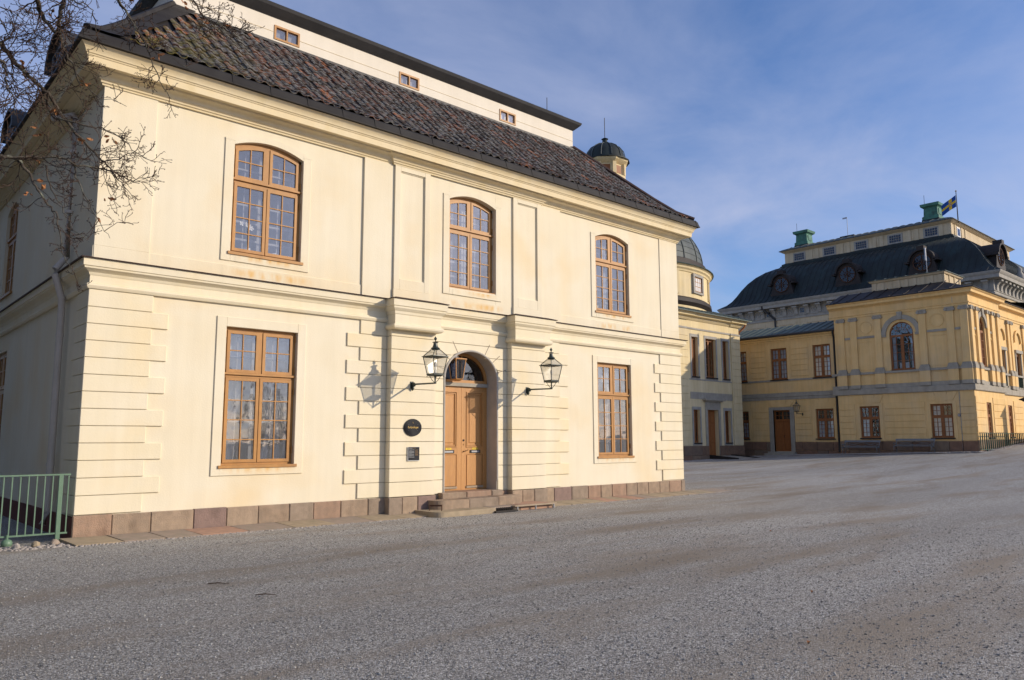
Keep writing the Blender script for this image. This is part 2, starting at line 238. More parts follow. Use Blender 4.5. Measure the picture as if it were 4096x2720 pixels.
def tilemat():
    m = mat('tile', (1, 1, 1), (.78, .76, .74), scale=14, detail=6, rough=.88, tint='tint', bump=.3, bscale=50)
    t = m.node_tree; N = t.nodes; L = t.links; b = N['Principled BSDF']
    src = b.inputs['Base Color'].links[0].from_socket; geo = [n for n in N if n.type == 'NEW_GEOMETRY'][0]
    no = N.new('ShaderNodeTexNoise'); no.inputs['Scale'].default_value = 11; no.inputs['Detail'].default_value = 9; no.inputs['Roughness'].default_value = .7; L.new(geo.outputs['Position'], no.inputs['Vector'])
    r = N.new('ShaderNodeMapRange'); r.inputs['From Min'].default_value = .46; r.inputs['From Max'].default_value = .56; r.inputs['To Max'].default_value = .9; L.new(no.outputs[0], r.inputs['Value'])
    mx = N.new('ShaderNodeMix'); mx.data_type = 'RGBA'; L.new(r.outputs[0], mx.inputs[0]); L.new(src, mx.inputs[6]); mx.inputs[7].default_value = (.21, .205, .19, 1)
    n5 = N.new('ShaderNodeTexNoise'); n5.inputs['Scale'].default_value = 3.2; n5.inputs['Detail'].default_value = 9; L.new(geo.outputs['Position'], n5.inputs['Vector'])
    r5 = N.new('ShaderNodeMapRange'); r5.inputs['From Min'].default_value = .5; r5.inputs['From Max'].default_value = .66; r5.inputs['To Max'].default_value = .75; L.new(n5.outputs[0], r5.inputs['Value'])
    m5 = N.new('ShaderNodeMix'); m5.data_type = 'RGBA'; L.new(r5.outputs[0], m5.inputs[0]); L.new(mx.outputs[2], m5.inputs[6]); m5.inputs[7].default_value = (.045, .035, .028, 1)
    # moss near the left hip
    sp = N.new('ShaderNodeSeparateXYZ'); L.new(geo.outputs['Position'], sp.inputs[0])
    rx = N.new('ShaderNodeMapRange'); rx.inputs['From Min'].default_value = 3.6; rx.inputs['From Max'].default_value = .8; rx.inputs['To Min'].default_value = 0; rx.inputs['To Max'].default_value = .9; L.new(sp.outputs['X'], rx.inputs['Value'])
    n6 = N.new('ShaderNodeTexNoise'); n6.inputs['Scale'].default_value = 5; n6.inputs['Detail'].default_value = 7; L.new(geo.outputs['Position'], n6.inputs['Vector'])
    r6 = N.new('ShaderNodeMapRange'); r6.inputs['From Min'].default_value = .45; r6.inputs['From Max'].default_value = .56; L.new(n6.outputs[0], r6.inputs['Value'])
    mu = N.new('ShaderNodeMath'); mu.operation = 'MULTIPLY'; L.new(rx.outputs[0], mu.inputs[0]); L.new(r6.outputs[0], mu.inputs[1])
    m6 = N.new('ShaderNodeMix'); m6.data_type = 'RGBA'; L.new(mu.outputs[0], m6.inputs[0]); L.new(m5.outputs[2], m6.inputs[6]); m6.inputs[7].default_value = (.125, .105, .020, 1)
    L.new(m6.outputs[2], b.inputs['Base Color'])
tilemat()
M = MATS

# ------------------------------------------------------------------ helpers
ORG = {}
def tag(o, label=None, cat=None, group=None, kind=None):
    if label: o['label'] = label
    if cat: o['category'] = cat
    if group: o['group'] = group
    if kind: o['kind'] = kind
    return o
def empty(name, loc, label, cat, group=None, rz=0):
    o = bpy.data.objects.new(name, None); COL.objects.link(o); o.location = loc; o.rotation_euler = (0, 0, rz); o.empty_display_size = .2
    ORG[o.name] = Vector(loc); tag(o, label, cat, group); return o
class MB:
    """collects geometry, builds one mesh object"""
    def __init__(s): s.v = []; s.f = []; s.m = []; s.c = []; s.smooth = False
    def poly(s, pts, mi=0):
        n = len(s.v); s.v += [tuple(p) for p in pts]; s.f.append(tuple(range(n, n+len(pts)))); s.m.append(mi)
    def box(s, x0, x1, y0, y1, z0, z1): s.fbox(lambda u, d, z: (u, d, z), x0, x1, y0, y1, z0, z1)
    def fbox(s, f, u0, u1, d0, d1, z0, z1, ch=0.0):
        n = len(s.v)
        if ch <= 0:
            s.v += [f(u, d, z) for d in (d0, d1) for z in (z0, z1) for u in (u0, u1)]
            for q in ((0, 1, 3, 2), (4, 6, 7, 5), (0, 2, 6, 4), (1, 5, 7, 3), (0, 4, 5, 1), (2, 3, 7, 6)): s.f.append(tuple(n+i for i in q)); s.m.append(0)
        else:
            dc = d0+ch
            s.v += [f(u, d0, z) for z in (z0+ch, z1-ch) for u in (u0+ch, u1-ch)] + [f(u, dc, z) for z in (z0, z1) for u in (u0, u1)] + [f(u, d1, z) for z in (z0, z1) for u in (u0, u1)]
            for q in ((0, 1, 3, 2), (0, 4, 5, 1), (1, 5, 7, 3), (3, 7, 6, 2), (2, 6, 4, 0), (4, 8, 9, 5), (5, 9, 11, 7), (7, 11, 10, 6), (6, 10, 8, 4), (8, 10, 11, 9)): s.f.append(tuple(n+i for i in q)); s.m.append(0)
        return s
    def fprism(s, f, pts, d0, d1):
        """polygon (u,z) extruded from depth d0 to d1"""
        n = len(pts); a = len(s.v)
        s.v += [f(u, d0, z) for u, z in pts] + [f(u, d1, z) for u, z in pts]
        s.f.append(tuple(range(a, a+n))); s.f.append(tuple(range(a+2*n-1, a+n-1, -1))); s.m += [0, 0]
        for i in range(n): j = (i+1) % n; s.f.append((a+i, a+n+i, a+n+j, a+j)); s.m.append(0)
        return s
    def tube(s, pts, r, sides=6, cap=True):
        pts = [Vector(p) for p in pts]; n = len(pts)
        if not hasattr(r, '__len__'): r = [r]*n
        a = len(s.v); ref = Vector((0, 0, 1))
        for i, p in enumerate(pts):
            t = (pts[min(i+1, n-1)]-pts[max(i-1, 0)])
            t = t.normalized() if t.length > 1e-9 else Vector((0, 0, 1))
            x = t.cross(ref)
            if x.length < .05: x = t.cross(Vector((1, 0, 0)))
            x.normalize(); y = t.cross(x)
            for k in range(sides):
                an = 2*PI*k/sides; s.v.append(tuple(p+x*(math.cos(an)*r[i])+y*(math.sin(an)*r[i])))
        for i in range(n-1):
            for k in range(sides):
                k2 = (k+1) % sides; s.f.append((a+i*sides+k, a+i*sides+k2, a+(i+1)*sides+k2, a+(i+1)*sides+k)); s.m.append(0)
        if cap:
            s.f.append(tuple(a+k for k in range(sides-1, -1, -1))); s.f.append(tuple(a+(n-1)*sides+k for k in range(sides))); s.m += [0, 0]
        return s
    def lathe(s, c, prof, sides=12, a0=0, a1=2*PI, sq=False, rot=0):
        """prof: (radius,z) list; sq -> square plan"""
        a = len(s.v); full = abs(a1-a0-2*PI) < 1e-6; k = 4 if sq else sides; nn = k if full else k+1
        for r, z in prof:
            for i in range(nn):
                an = (PI/4 if sq else 0)+rot+a0+(a1-a0)*i/k; rr = r*(math.sqrt(2) if sq else 1)
                s.v.append((c[0]+rr*math.cos(an), c[1]+rr*math.sin(an), c[2]+z))
        for j in range(len(prof)-1):
            for i in range(k):
                i2 = (i+1) % nn if full else i+1
                s.f.append((a+j*nn+i, a+j*nn+i2, a+(j+1)*nn+i2, a+(j+1)*nn+i)); s.m.append(0)
        if full:
            if prof[0][0] > 1e-4: s.f.append(tuple(a+i for i in range(nn-1, -1, -1))); s.m.append(0)
            if prof[-1][0] > 1e-4: s.f.append(tuple(a+(len(prof)-1)*nn+i for i in range(nn))); s.m.append(0)
        return s
    def sweep(s, path, prof, closed=False, capends=True):
        """path: plan points, outward = right of travel; prof: (out,z)"""
        n = len(path); P = [Vector((p[0], p[1])) for p in path]; a = len(s.v); k = len(prof)
        def nrm(i, j): d = (P[j]-P[i]).normalized(); return Vector((d.y, -d.x))
        for i in range(n):
            if closed or 0 < i < n-1:
                n1 = nrm((i-1) % n, i); n2 = nrm(i, (i+1) % n); b = n1+n2; m = b/(1+n1.dot(n2)) if 1+n1.dot(n2) > .05 else n1
            else: m = nrm(0, 1) if i == 0 else nrm(n-2, n-1)
            for o, z in prof: s.v.append((P[i].x+m.x*o, P[i].y+m.y*o, z))
        for i in range(n if closed else n-1):
            j = (i+1) % n
            for q in range(k-1): s.f.append((a+i*k+q, a+j*k+q, a+j*k+q+1, a+i*k+q+1)); s.m.append(0)
        if not closed and capends and k > 2:
            s.f.append(tuple(a+q for q in range(k))); s.f.append(tuple(a+(n-1)*k+q for q in range(k-1, -1, -1))); s.m += [0, 0]
        return s
    def build(s, name, mats, parent=None, smooth=None, kind=None, label=None, loc=None, recalc=True, tint=None):
        og = ORG.get(parent.name, Vector((0, 0, 0))) if parent else (Vector(loc) if loc else Vector((0, 0, 0)))
        me = bpy.data.meshes.new(name)
        vv = [(x-og.x, y-og.y, z-og.z) for x, y, z in s.v]
        me.from_pydata(vv, [], s.f)
        if not isinstance(mats, (list, tuple)): mats = [mats]
        for m in mats: me.materials.append(M[m] if isinstance(m, str) else m)
        if len(mats) > 1: me.polygons.foreach_set('material_index', s.m)
        if recalc:
            bm = bmesh.new(); bm.from_mesh(me); bmesh.ops.recalc_face_normals(bm, faces=bm.faces); bm.to_mesh(me); bm.free()
        if smooth:
            me.polygons.foreach_set('use_smooth', [True]*len(me.polygons))
            try: me.set_sharp_from_angle(angle=math.radians(smooth if smooth > 1 else 40))
            except Exception: pass
        if tint is not None:
            ca = me.color_attributes.new('tint', 'FLOAT_COLOR', 'POINT')
            ca.data.foreach_set('color', np.asarray(tint, dtype=np.float32).ravel())
        me.update()
        o = bpy.data.objects.new(name, me); COL.objects.link(o)
        if parent: o.parent = parent; ORG[o.name] = og
        else: o.location = og; ORG[o.name] = og
        if kind: o['kind'] = kind
        if label: o['label'] = label
        return o
def copy_tree(o, parent=None):
    c = o.copy(); COL.objects.link(c); c.parent = parent; ORG[c.name] = ORG.get(o.name, Vector((0, 0, 0)))
    for ch in list(o.children): copy_tree(ch, c)
    return c
def FR(axis, const, sgn=1):
    """facade frame: f(u,d,z); d positive goes into the building"""
    if axis == 'Y': return lambda u, d, z: (u, const+sgn*d, z)
    return lambda u, d, z: (const+sgn*d, u, z)
def archz(u, uc, hw, spring, rise, kind='seg'):
    t = max(-1, min(1, (u-uc)/hw))
    return spring+rise*(math.sqrt(max(0, 1-t*t)) if kind == 'ell' else (1-t*t))
def wall_holes(mb, f, u0, u1, z0, z1, holes, depth=.35, d0=0.0, rev=True):
    """holes: (ua,ub,za,zb,rise,kind); rise>0 = arch whose top is zb"""
    us = sorted({u0, u1, *[h[0] for h in holes], *[h[1] for h in holes]}); zs = sorted({z0, z1, *[h[2] for h in holes], *[h[3] for h in holes]})
    for i in range(len(us)-1):
        for j in range(len(zs)-1):
            cu, cz = (us[i]+us[i+1])/2, (zs[j]+zs[j+1])/2
            if any(h[0] < cu < h[1] and h[2] < cz < h[3] for h in holes): continue
            mb.poly([f(us[i], d0, zs[j]), f(us[i+1], d0, zs[j]), f(us[i+1], d0, zs[j+1]), f(us[i], d0, zs[j+1])])
    for h in holes:
        a, b, za, zb, rise, kind = h; uc = (a+b)/2; hw = (b-a)/2; sp = zb-rise; de = d0+depth
        mb.poly([f(a, d0, za), f(a, de, za), f(a, de, sp), f(a, d0, sp)]); mb.poly([f(b, d0, za), f(b, d0, sp), f(b, de, sp), f(b, de, za)])
        mb.poly([f(a, d0, za), f(b, d0, za), f(b, de, za), f(a, de, za)])
        if rise <= 0: mb.poly([f(a, d0, zb), f(a, de, zb), f(b, de, zb), f(b, d0, zb)])
        else:
            n = 14
            for i in range(n):
                if kind == 'ell': ua, ub = uc-hw*math.cos(PI*i/n), uc-hw*math.cos(PI*(i+1)/n)
                else: ua, ub = a+(b-a)*i/n, a+(b-a)*(i+1)/n
                zA, zB = archz(ua, uc, hw, sp, rise, kind), archz(ub, uc, hw, sp, rise, kind)
                mb.poly([f(ua, d0, zA), f(ub, d0, zB), f(ub, d0, zb+1e-4), f(ua, d0, zb+1e-4)])
                mb.poly([f(ua, d0, zA), f(ua, de, zA), f(ub, de, zB), f(ub, d0, zB)])
    return mb
def arch_band(mb, f, a, b, sp, rise, kind, t, d0, d1, n=14, legs=None, key=None):
    """ring of thickness t outside an arch (negative t: inside)"""
    uc = (a+b)/2; hw = (b-a)/2
    pin = []; pout = []
    for i in range(n+1):
        u = uc-hw*math.cos(PI*i/n) if kind == 'ell' else a+(b-a)*i/n
        z = archz(u, uc, hw, sp, rise, kind); pin.append((u, z))
        if kind == 'ell':
            an = PI*i/n; pout.append((uc-(hw+t)*math.cos(an), sp+(rise+t)*math.sin(an)))
        else:
            pout.append((uc-(hw+t)+(2*hw+2*t)*i/n, archz(uc-(hw+t)+(2*hw+2*t)*i/n, uc, hw+t, sp-0*t, rise, kind)+t*1.0 if t > 0 else archz(uc-(hw+t)+(2*hw+2*t)*i/n, uc, hw+t, sp, rise, kind)+t))
    for i in range(n):
        mb.fprism(f, [pin[i], pin[i+1], pout[i+1], pout[i]], d0, d1)
    return mb
def gz(x, y):
    t = min(1.9, max(0, (x-11)/39)**2.4); yy = max(-6, min(22, y))
    return -.06+t*(.56+(13-yy)*(.028 if yy < 13 else .045))

# ------------------------------------------------------------------ ground
def build_ground():
    mb = MB(); xs = [-400, -120, -40]+[-20+2.5*i for i in range(41)]+[100, 150, 400]; ys = [-400, -120, -40, -24, -18, -14, -10, -6, -3, -1, 0, 2, 4, 6, 8, 10, 12, 14, 16, 18, 22, 30, 60, 150, 400]
    n = len(ys)
    for x in xs:
        for y in ys: mb.v.append((x, y, gz(x, y)))
    for i in range(len(xs)-1):
        for j in range(n-1): mb.f.append((i*n+j, (i+1)*n+j, (i+1)*n+j+1, i*n+j+1)); mb.m.append(0)
    o = mb.build('gravel_court', 'gravel', smooth=60); tag(o, kind='structure')
build_ground()
def pebbles():
    rng = np.random.default_rng(3)
    base = np.array([(1, 0, 0), (-1, 0, 0), (0, 1, 0), (0, -1, 0), (0, 0, .8), (0, 0, -.6)], float)
    fc = np.array([(0, 2, 4), (2, 1, 4), (1, 3, 4), (3, 0, 4), (2, 0, 5), (1, 2, 5), (3, 1, 5), (0, 3, 5)])
    V = []; F = []; T = []; n = 0
    N = 34000
    d = 3.5+14*rng.random(N)**1.7; an = YAW+np.radians(-36+72*rng.random(N))
    x = CAM.x+np.sin(an)*d; y = CAM.y+np.cos(an)*d
    ok = (y < -1.0); x = x[ok]; y = y[ok]; d = d[ok]; N = len(x)
    r = (.0045+.0075*rng.random(N)**2)*(1+d*.03)
    rot = rng.random(N)*2*PI; sx = .7+.7*rng.random(N); sz = .5+.5*rng.random(N)
    P = base[None]*np.stack([r*sx, r, r*sz], 1)[:, None]
    c, s_ = np.cos(rot)[:, None], np.sin(rot)[:, None]
    Q = np.stack([P[..., 0]*c-P[..., 1]*s_, P[..., 0]*s_+P[..., 1]*c, P[..., 2]], -1)
    gzv = np.array([gz(a, b) for a, b in zip(x, y)])
    Q += np.stack([x, y, gzv+r*.25], -1)[:, None]
    g = .15+.27*rng.random(N); warm = rng.random(N)
    g = g*1.1; col = np.stack([g*(1+.06*warm), g*(1+.01*warm), g*(.98-.10*warm), np.ones(N)], -1)
    lt = rng.random(N) > .99; col[lt, :3] *= 1.5
    faces = (fc[None]+(np.arange(N)*6)[:, None, None]).reshape(-1, 3)
    me = bpy.data.meshes.new('gravel_stones'); me.from_pydata(Q.reshape(-1, 3).tolist(), [], faces.tolist()); me.materials.append(M['pebble'])
    ca = me.color_attributes.new('tint', 'FLOAT_COLOR', 'POINT'); ca.data.foreach_set('color', np.repeat(col, 6, 0).astype(np.float32).ravel())
    o = bpy.data.objects.new('gravel_stones', me); COL.objects.link(o); tag(o, 'loose grey gravel stones strewn over the court', 'gravel', kind='stuff')
pebbles()

# ------------------------------------------------------------------ the cream pavilion (nearest building)
BW, BD = 17.3, 17.0
XC = 8.63
main = empty('pavilion_building', (0, 0, 0), 'cream plastered two storey pavilion with tiled roof and arched doorway, nearest building', 'building')
Ff = FR('Y', 0.0); Fl = FR('X', 0.0); Fr_ = FR('X', BW, -1)
ZB0, ZB1, ZC0 = 4.29, 4.83, 8.05
WX = (3.2, XC, 14.06)
WHW = .755
def cols_quads(mb, f, ua, ub, zlo, zhi, d):
    """flat pane polygon with sampled top; zlo,zhi functions of u"""
    n = 4; bot = []; top = []
    for i in range(n+1):
        u = ua+(ub-ua)*i/n; bot.append(f(u, d, zlo(u))); top.append(f(u, d, zhi(u)))
    mb.poly(bot+top[::-1])
def strip_box(mb, f, ua, ub, zlo, zhi, d0, d1, n=5):
    """box whose lower and upper edges are functions of u"""
    pts = [(ua+(ub-ua)*i/n, zlo(ua+(ub-ua)*i/n)) for i in range(n+1)]+[(ua+(ub-ua)*i/n, zhi(ua+(ub-ua)*i/n)) for i in range(n, -1, -1)]
    mb.fprism(f, pts, d0, d1)
def window_full(f, parent, uc, hw, z0, ztop, rise, ztr, d=.085, inner=True, m='wood_paint', hinge=True):
    """casement window: outer frame, four sashes with glazing bars, single panes, hinges, sill; arch when rise>0"""
    sp = ztop-rise; A = lambda u: archz(u, uc, hw, sp, rise) if rise > 0 else ztop
    fr = MB(); t = .055
    fr.fbox(f, uc-hw, uc-hw+t, d, d+.09, z0, sp); fr.fbox(f, uc+hw-t, uc+hw, d, d+.09, z0, sp)
    if rise > 0: strip_box(fr, f, uc-hw, uc+hw, lambda u: A(u)-t-.02, A, d, d+.09, 14)
    else: fr.fbox(f, uc-hw+t, uc+hw-t, d, d+.09, ztop-t, ztop)
    fr.fbox(f, uc-hw+t, uc+hw-t, d, d+.09, z0, z0+t); fr.fbox(f, uc-hw+t, uc+hw-t, d-.012, d+.088, ztr-.045, ztr+.035)
    fr.fbox(f, uc-.035, uc+.035, d-.006, d+.085, ztr+.035, ztop-t-.001)
    w = fr.build('window', m, parent)
    s = MB(); s.fbox(f, uc-hw-.01, uc+hw+.01, d-.055, d+.02, ztr+.005, ztr+.045); s.build('transom_drip', m, w)
    s = MB(); s.fprism(lambda u, dd, z: f(u, dd, z), [(uc-hw-.055, z0-.045), (uc+hw+.055, z0-.045), (uc+hw+.055, z0+.012), (uc-hw-.055, z0+.012)], -.055, d+.02); s.build('sill', m, w)
    for sx in (-1, 1):
        for part in (0, 1):
            ua, ub = (uc-hw+t+.006, uc-.008) if sx < 0 else (uc+.008, uc+hw-t-.006)
            if part == 0: za, zb = z0+t+.004, (lambda u: ztr-.048)
            else: za, zb = ztr+.05, (lambda u: (A(u)-t-.025) if rise > 0 else ztop-t-.006)
            if part == 1: ua, ub = (ua, uc-.04) if sx < 0 else (uc+.04, ub)
            sb = MB(); st = .062; dd0, dd1 = d-.022, d+.03
            sb.fprism(f, [(ua, za), (ua+st, za), (ua+st, zb(ua+st)), (ua, zb(ua))], dd0, dd1); sb.fprism(f, [(ub-st, za), (ub, za), (ub, zb(ub)), (ub-st, zb(ub-st))], dd0, dd1)
            sb.fbox(f, ua+st, ub-st, dd0+.001, dd1, za, za+st); strip_box(sb, f, ua+st, ub-st, lambda u: zb(u)-st, zb, dd0+.001, dd1)
            rows = 4 if part == 0 else 2; ga, gb = ua+st, ub-st; g0 = za+st; g1 = min(zb(ga), zb(gb))-st if part == 0 or rise <= 0 else max(zb(ga), zb(gb))-st
            bar = .020; um = (ga+gb)/2
            sb.fprism(f, [(um-bar/2, g0), (um+bar/2, g0), (um+bar/2, zb(um)-st), (um-bar/2, zb(um)-st)], dd0+.008, dd1-.004)
            zl = [g0+(g1-g0)*i/rows for i in range(1, rows)]
            if part == 1: zl = [g0+(z0*0+(zb(uc+sx*hw*.5)-st-g0))*.53]
            for z in zl: sb.fbox(f, ga, gb, dd0+.010, dd1-.006, z-bar/2, z+bar/2)
            sb.build('sash', m, w)
            lim = [g0]+zl+[None]
            for r in range(len(lim)-1):
                for cc in (0, 1):
                    pa, pb = (ga, um-bar/2) if cc == 0 else (um+bar/2, gb)
                    p = MB(); lo = lim[r]+(bar/2 if r else 0); hi = lim[r+1]
                    j = random.uniform(-.002, .002)
                    cols_quads(p, f, pa, pb, lambda u: lo, (lambda u: hi-bar/2) if hi else (lambda u: zb(u)-st), d+.006+j)
                    p.build('pane', 'glass', w, recalc=False)
    if hinge:
        for sx in (-1, 1):
            for z in (z0+.30, ztr-.28, ztr+.16, sp-.14):
                h = MB(); u = uc+sx*(hw-.022); h.tube([f(u, d-.035, z-.07), f(u, d-.035, z+.07)], .014, 6); h.build('hinge', m, w)
    if inner:
        ib = MB(); e = d+.24; t2 = .06
        for ua, ub in ((uc-hw+.02, uc-.012), (uc+.012, uc+hw-.02)):
            zt = (lambda u: A(u)-.09) if rise > 0 else (lambda u: ztop-.09)
            ib.fprism(f, [(ua, z0), (ua+t2, z0), (ua+t2, zt(ua+t2)), (ua, zt(ua))], e, e+.035); ib.fprism(f, [(ub-t2, z0), (ub, z0), (ub, zt(ub)), (ub-t2, zt(ub-t2))], e, e+.035)
            n = 6
            for i in range(n+1):
                z = z0+(zt((ua+ub)/2)-z0-.05)*i/n; ib.fbox(f, ua+t2, ub-t2, e+.002, e+.03, z-.012, z+.03+(.03 if i in (0, 4, n) else 0))
            um = (ua+ub)/2; ib.fbox(f, um-.011, um+.011, e+.004, e+.028, z0, zt(um)-.01)
        ib.build('inner_sash', 'inner_frame', w)
    return w

def build_main():
    P = main
    holes = []
    LZ0, LZ1, LTR = 1.135, 3.855, 2.91
    UZ0, UZT, URI, UTR = 5.35, 7.76, .17, 6.87
    lower = [(WX[0]-WHW, WX[0]+WHW, LZ0, LZ1, 0, 's'), (WX[2]-WHW, WX[2]+WHW, LZ0, LZ1, 0, 's')]
    upper = [(x-WHW, x+WHW, UZ0, UZT, URI, 's') for x in WX]
    DA, DB, DZ0, DZT, DRI = 7.78, 9.46, .26, 3.82, .70
    door = [(DA, DB, DZ0, DZT, DRI, 'ell')]
    mb = MB(); wall_holes(mb, Ff, 0, BW, -.3, 8.5, lower+upper+door, depth=.36)
    mb.build('front_wall', 'plaster', P, recalc=False)
    # side and rear walls
    mb = MB(); sw = [(7.62, 9.13, LZ0, LZ1, 0, 's'), (7.62, 9.13, UZ0, UZT, URI, 's')]
    wall_holes(mb, Fl, 0, BD, -.3, 8.5, sw, depth=.36); mb.build('side_wall', 'plaster', P, recalc=False)
    mb = MB(); wall_holes(mb, Fr_, 0, BD, -.3, 8.5, [], depth=.3); mb.poly([(0, BD, -.3), (BW, BD, -.3), (BW, BD, 8.5), (0, BD, 8.5)]); mb.build('side_wall', 'plaster', P, recalc=False)
    # rooms behind the windows
    mb = MB()
    for z0, z1 in ((.3, 4.35), (4.75, 8.1)):
        y0, y1, x0, x1 = .37, 4.5, .4, BW-.4
        mb.poly([(x0, y1, z0), (x1, y1, z0), (x1, y1, z1), (x0, y1, z1)]); mb.poly([(x0, y0, z0), (x1, y0, z0), (x1, y1, z0), (x0, y1, z0)]); mb.poly([(x0, y0, z1), (x1, y0, z1), (x1, y1, z1), (x0, y1, z1)])
        for x in (x0, 5.8, 11.6, x1): mb.poly([(x, y0, z0), (x, y1, z0), (x, y1, z1), (x, y0, z1)])
    mb.build('room_lining', 'room_wall', P, recalc=False)
    mb = MB(); mb.box(.37, 4.0, 6.6, 6.65, .3, 8.1); mb.box(.37, 4.0, 10.0, 10.05, .3, 8.1); mb.box(3.95, 4.0, 6.65, 10.0, .3, 8.1); mb.build('room_lining', 'room_dark', P)
    def stain(a, b, z0, z1, d, top=False):
        q = MB(); nu, nz = 16, 6; tt = []
        for j in range(nz+1):
            for i in range(nu+1):
                q.v.append((a+(b-a)*i/nu, d, z0+(z1-z0)*j/nz)); e = min(i, nu-i)/4; v = (j/nz*1.3 if top else min(j, nz-j)/2.2)
                f_ = max(0, min(1, e))*max(0, min(1, v)); tt.append((f_, f_, f_, 1))
        for j in range(nz):
            for i in range(nu): k = j*(nu+1)+i; q.f.append((k, k+1, k+nu+2, k+nu+1)); q.m.append(0)
        q.build('rust_stain', 'plaster_stain', P, recalc=False, tint=tt)
    # ---- plaster window surrounds
    for x in (WX[0], WX[2]):
        s = MB(); o = .19; d0 = -.026
        a, b = x-WHW, x+WHW
        s.fbox(Ff, a-o, a, d0, .0, LZ0-.185, LZ1+.19, .006); s.fbox(Ff, b, b+o, d0, .0, LZ0-.185, LZ1+.19, .006)
        s.fbox(Ff, a, b, d0+.0015, .0, LZ1, LZ1+.1885, .006); s.fbox(Ff, a, b, d0+.0015, .0, LZ0-.1835, LZ0-.012, .006)
        s.build('window_surround', 'plaster', P)
        stain(a-.02, b+.08, LZ0-.18, LZ0-.047, -.0285, top=True)
    for i, x in enumerate(WX):
        s = MB(); o = .19; d0 = -.026-(.05 if i == 1 else 0); a, b = x-WHW, x+WHW; sp = UZT-URI
        s.fbox(Ff, a-o, a, d0, .0, UZ0-.18, sp+.07, .006); s.fbox(Ff, b, b+o, d0, .0, UZ0-.18, sp+.07, .006)
        s.fbox(Ff, a, b, d0+.0015, .0, UZ0-.1785, UZ0-.012, .006)
        strip_box(s, Ff, a, b, lambda u: archz(u, x, WHW, sp, URI), lambda u: archz(u, x, WHW+o, sp+.10, URI+.03), d0+.0015, .0, 14)
        strip_box(s, Ff, a-o, a, lambda u: sp+.07, lambda u: archz(u, x, WHW+o, sp+.10, URI+.03), d0, .0, 3); strip_box(s, Ff, b, b+o, lambda u: sp+.07, lambda u: archz(u, x, WHW+o, sp+.10, URI+.03), d0, .0, 3)
        s.build('window_surround', 'plaster', P)
    # ---- windows
    for x in (WX[0], WX[2]): window_full(Ff, P, x, WHW, LZ0, LZ1, 0, LTR)
    for x in WX: window_full(Ff, P, x, WHW, UZ0, UZT, URI, UTR)
    window_full(Fl, P, 8.375, WHW, LZ0, LZ1, 0, LTR, hinge=False); window_full(Fl, P, 8.375, WHW, UZ0, UZT, URI, UTR, hinge=False)
    # ---- curtains in the lower windows
    def curtain(ua, ub, z0, z1, gather, d, mt='curtain'):
        c = MB(); nu, nz = 26, 14; k = len(c.v)
        for j in range(nz+1):
            t = j/nz; z = z0+(z1-z0)*t; sh = gather*math.exp(-((t-.28)/.3)**2)
            for i in range(nu+1):
                q = i/nu; u = (ua+(ub-ua)*q) if gather == 0 else ua+(ub-ua)*q*(1-sh)
                c.v.append((u, d+.045*math.sin(q*34+2*math.sin(t*3))*(.6+.4*q)+.02*math.sin(q*9+t*4), z))
        for j in range(nz):
            for i in range(nu): a = k+j*(nu+1)+i; c.f.append((a, a+1, a+nu+2, a+nu+1)); c.m.append(0)
        o = c.build('curtain', mt, P, smooth=60, recalc=False); return o
    for x in (WX[0], WX[2]):
        curtain(x-.72, x-.08, 1.15, 3.75, .35, .55); curtain(x+.72, x+.1, 1.15, 3.75, .45, .56)
        curtain(x-.74, x+.74, 3.05, 3.80, 0, .47)
    # ---- base strip and lesenes of the upper storey
    s = MB(); s.sweep([(0, BD), (0, 0), (BW, 0), (BW, BD)], [(0, 4.84), (.016, 4.84), (.016, 5.075), (.0, 5.085)]); s.build('base_strip', 'plaster', P)
    for k, x in enumerate(WX):
        stain(x-.65, x+.8, UZ0-.175, UZ0-.047, (-.0285 if k != 1 else -.0785), top=True); stain(x-.9, x+1.15, 4.845, 5.07, (-.0185 if k != 1 else -.0525))
    for a, b in ((.0, .935), (BW-.92, BW)):
        s = MB(); s.fbox(Ff, a-.0 if a == 0 else a, b, -.024, 0, 5.085, 8.06, .004); s.build('corner_lesene', 'plaster', P)
        s = MB(); s.fbox(Ff, a, b, -.030, 0, 4.84, 5.083, .004); s.build('corner_lesene', 'plaster', P)
    s = MB(); s.fbox(Ff, 5.45, 11.81, -.05, 0, 4.84, 8.06, .004)
    # central risalit must leave the middle window open: four boxes
    s = MB(); s.fbox(Ff, 5.45, XC-WHW-.005, -.05, 0, 4.84, 8.06, .004); s.fbox(Ff, XC+WHW+.005, 11.81, -.05, 0, 4.84, 8.06, .004)
    s.fbox(Ff, XC-WHW-.005, XC+WHW+.005, -.0485, 0, 4.84, UZ0-.02); s.fbox(Ff, XC-WHW-.005, XC+WHW+.005, -.0485, 0, UZT+.01, 8.06)
    s.build('central_risalit', 'plaster', P)
    for a, b in ((6.25, 7.27), (9.98, 11.02)):
        s = MB(); d0 = -.10; pa, pb, za, zb = a+.16, b-.16, 5.34, 7.94
        s.fbox(Ff, a, pa, d0, -.05, 5.085, 8.06, .004); s.fbox(Ff, pb, b, d0, -.05, 5.085, 8.06, .004); s.fbox(Ff, pa, pb, d0+.0015, -.05, 5.085, za, .004); s.fbox(Ff, pa, pb, d0+.0015, -.05, zb, 8.06, .004)
        s.fbox(Ff, a-.01, b+.01, d0-.008, -.05, 4.84, 5.083, .004)
        # fine raised bead round the sunk panel
        for q in ((pa, pa+.02, za, zb), (pb-.02, pb, za, zb), (pa+.02, pb-.02, zb-.02, zb), (pa+.02, pb-.02, za, za+.02)): s.fbox(Ff, q[0], q[1], -.07, -.05, q[2], q[3])
        s.build('upper_pilaster', 'plaster', P)
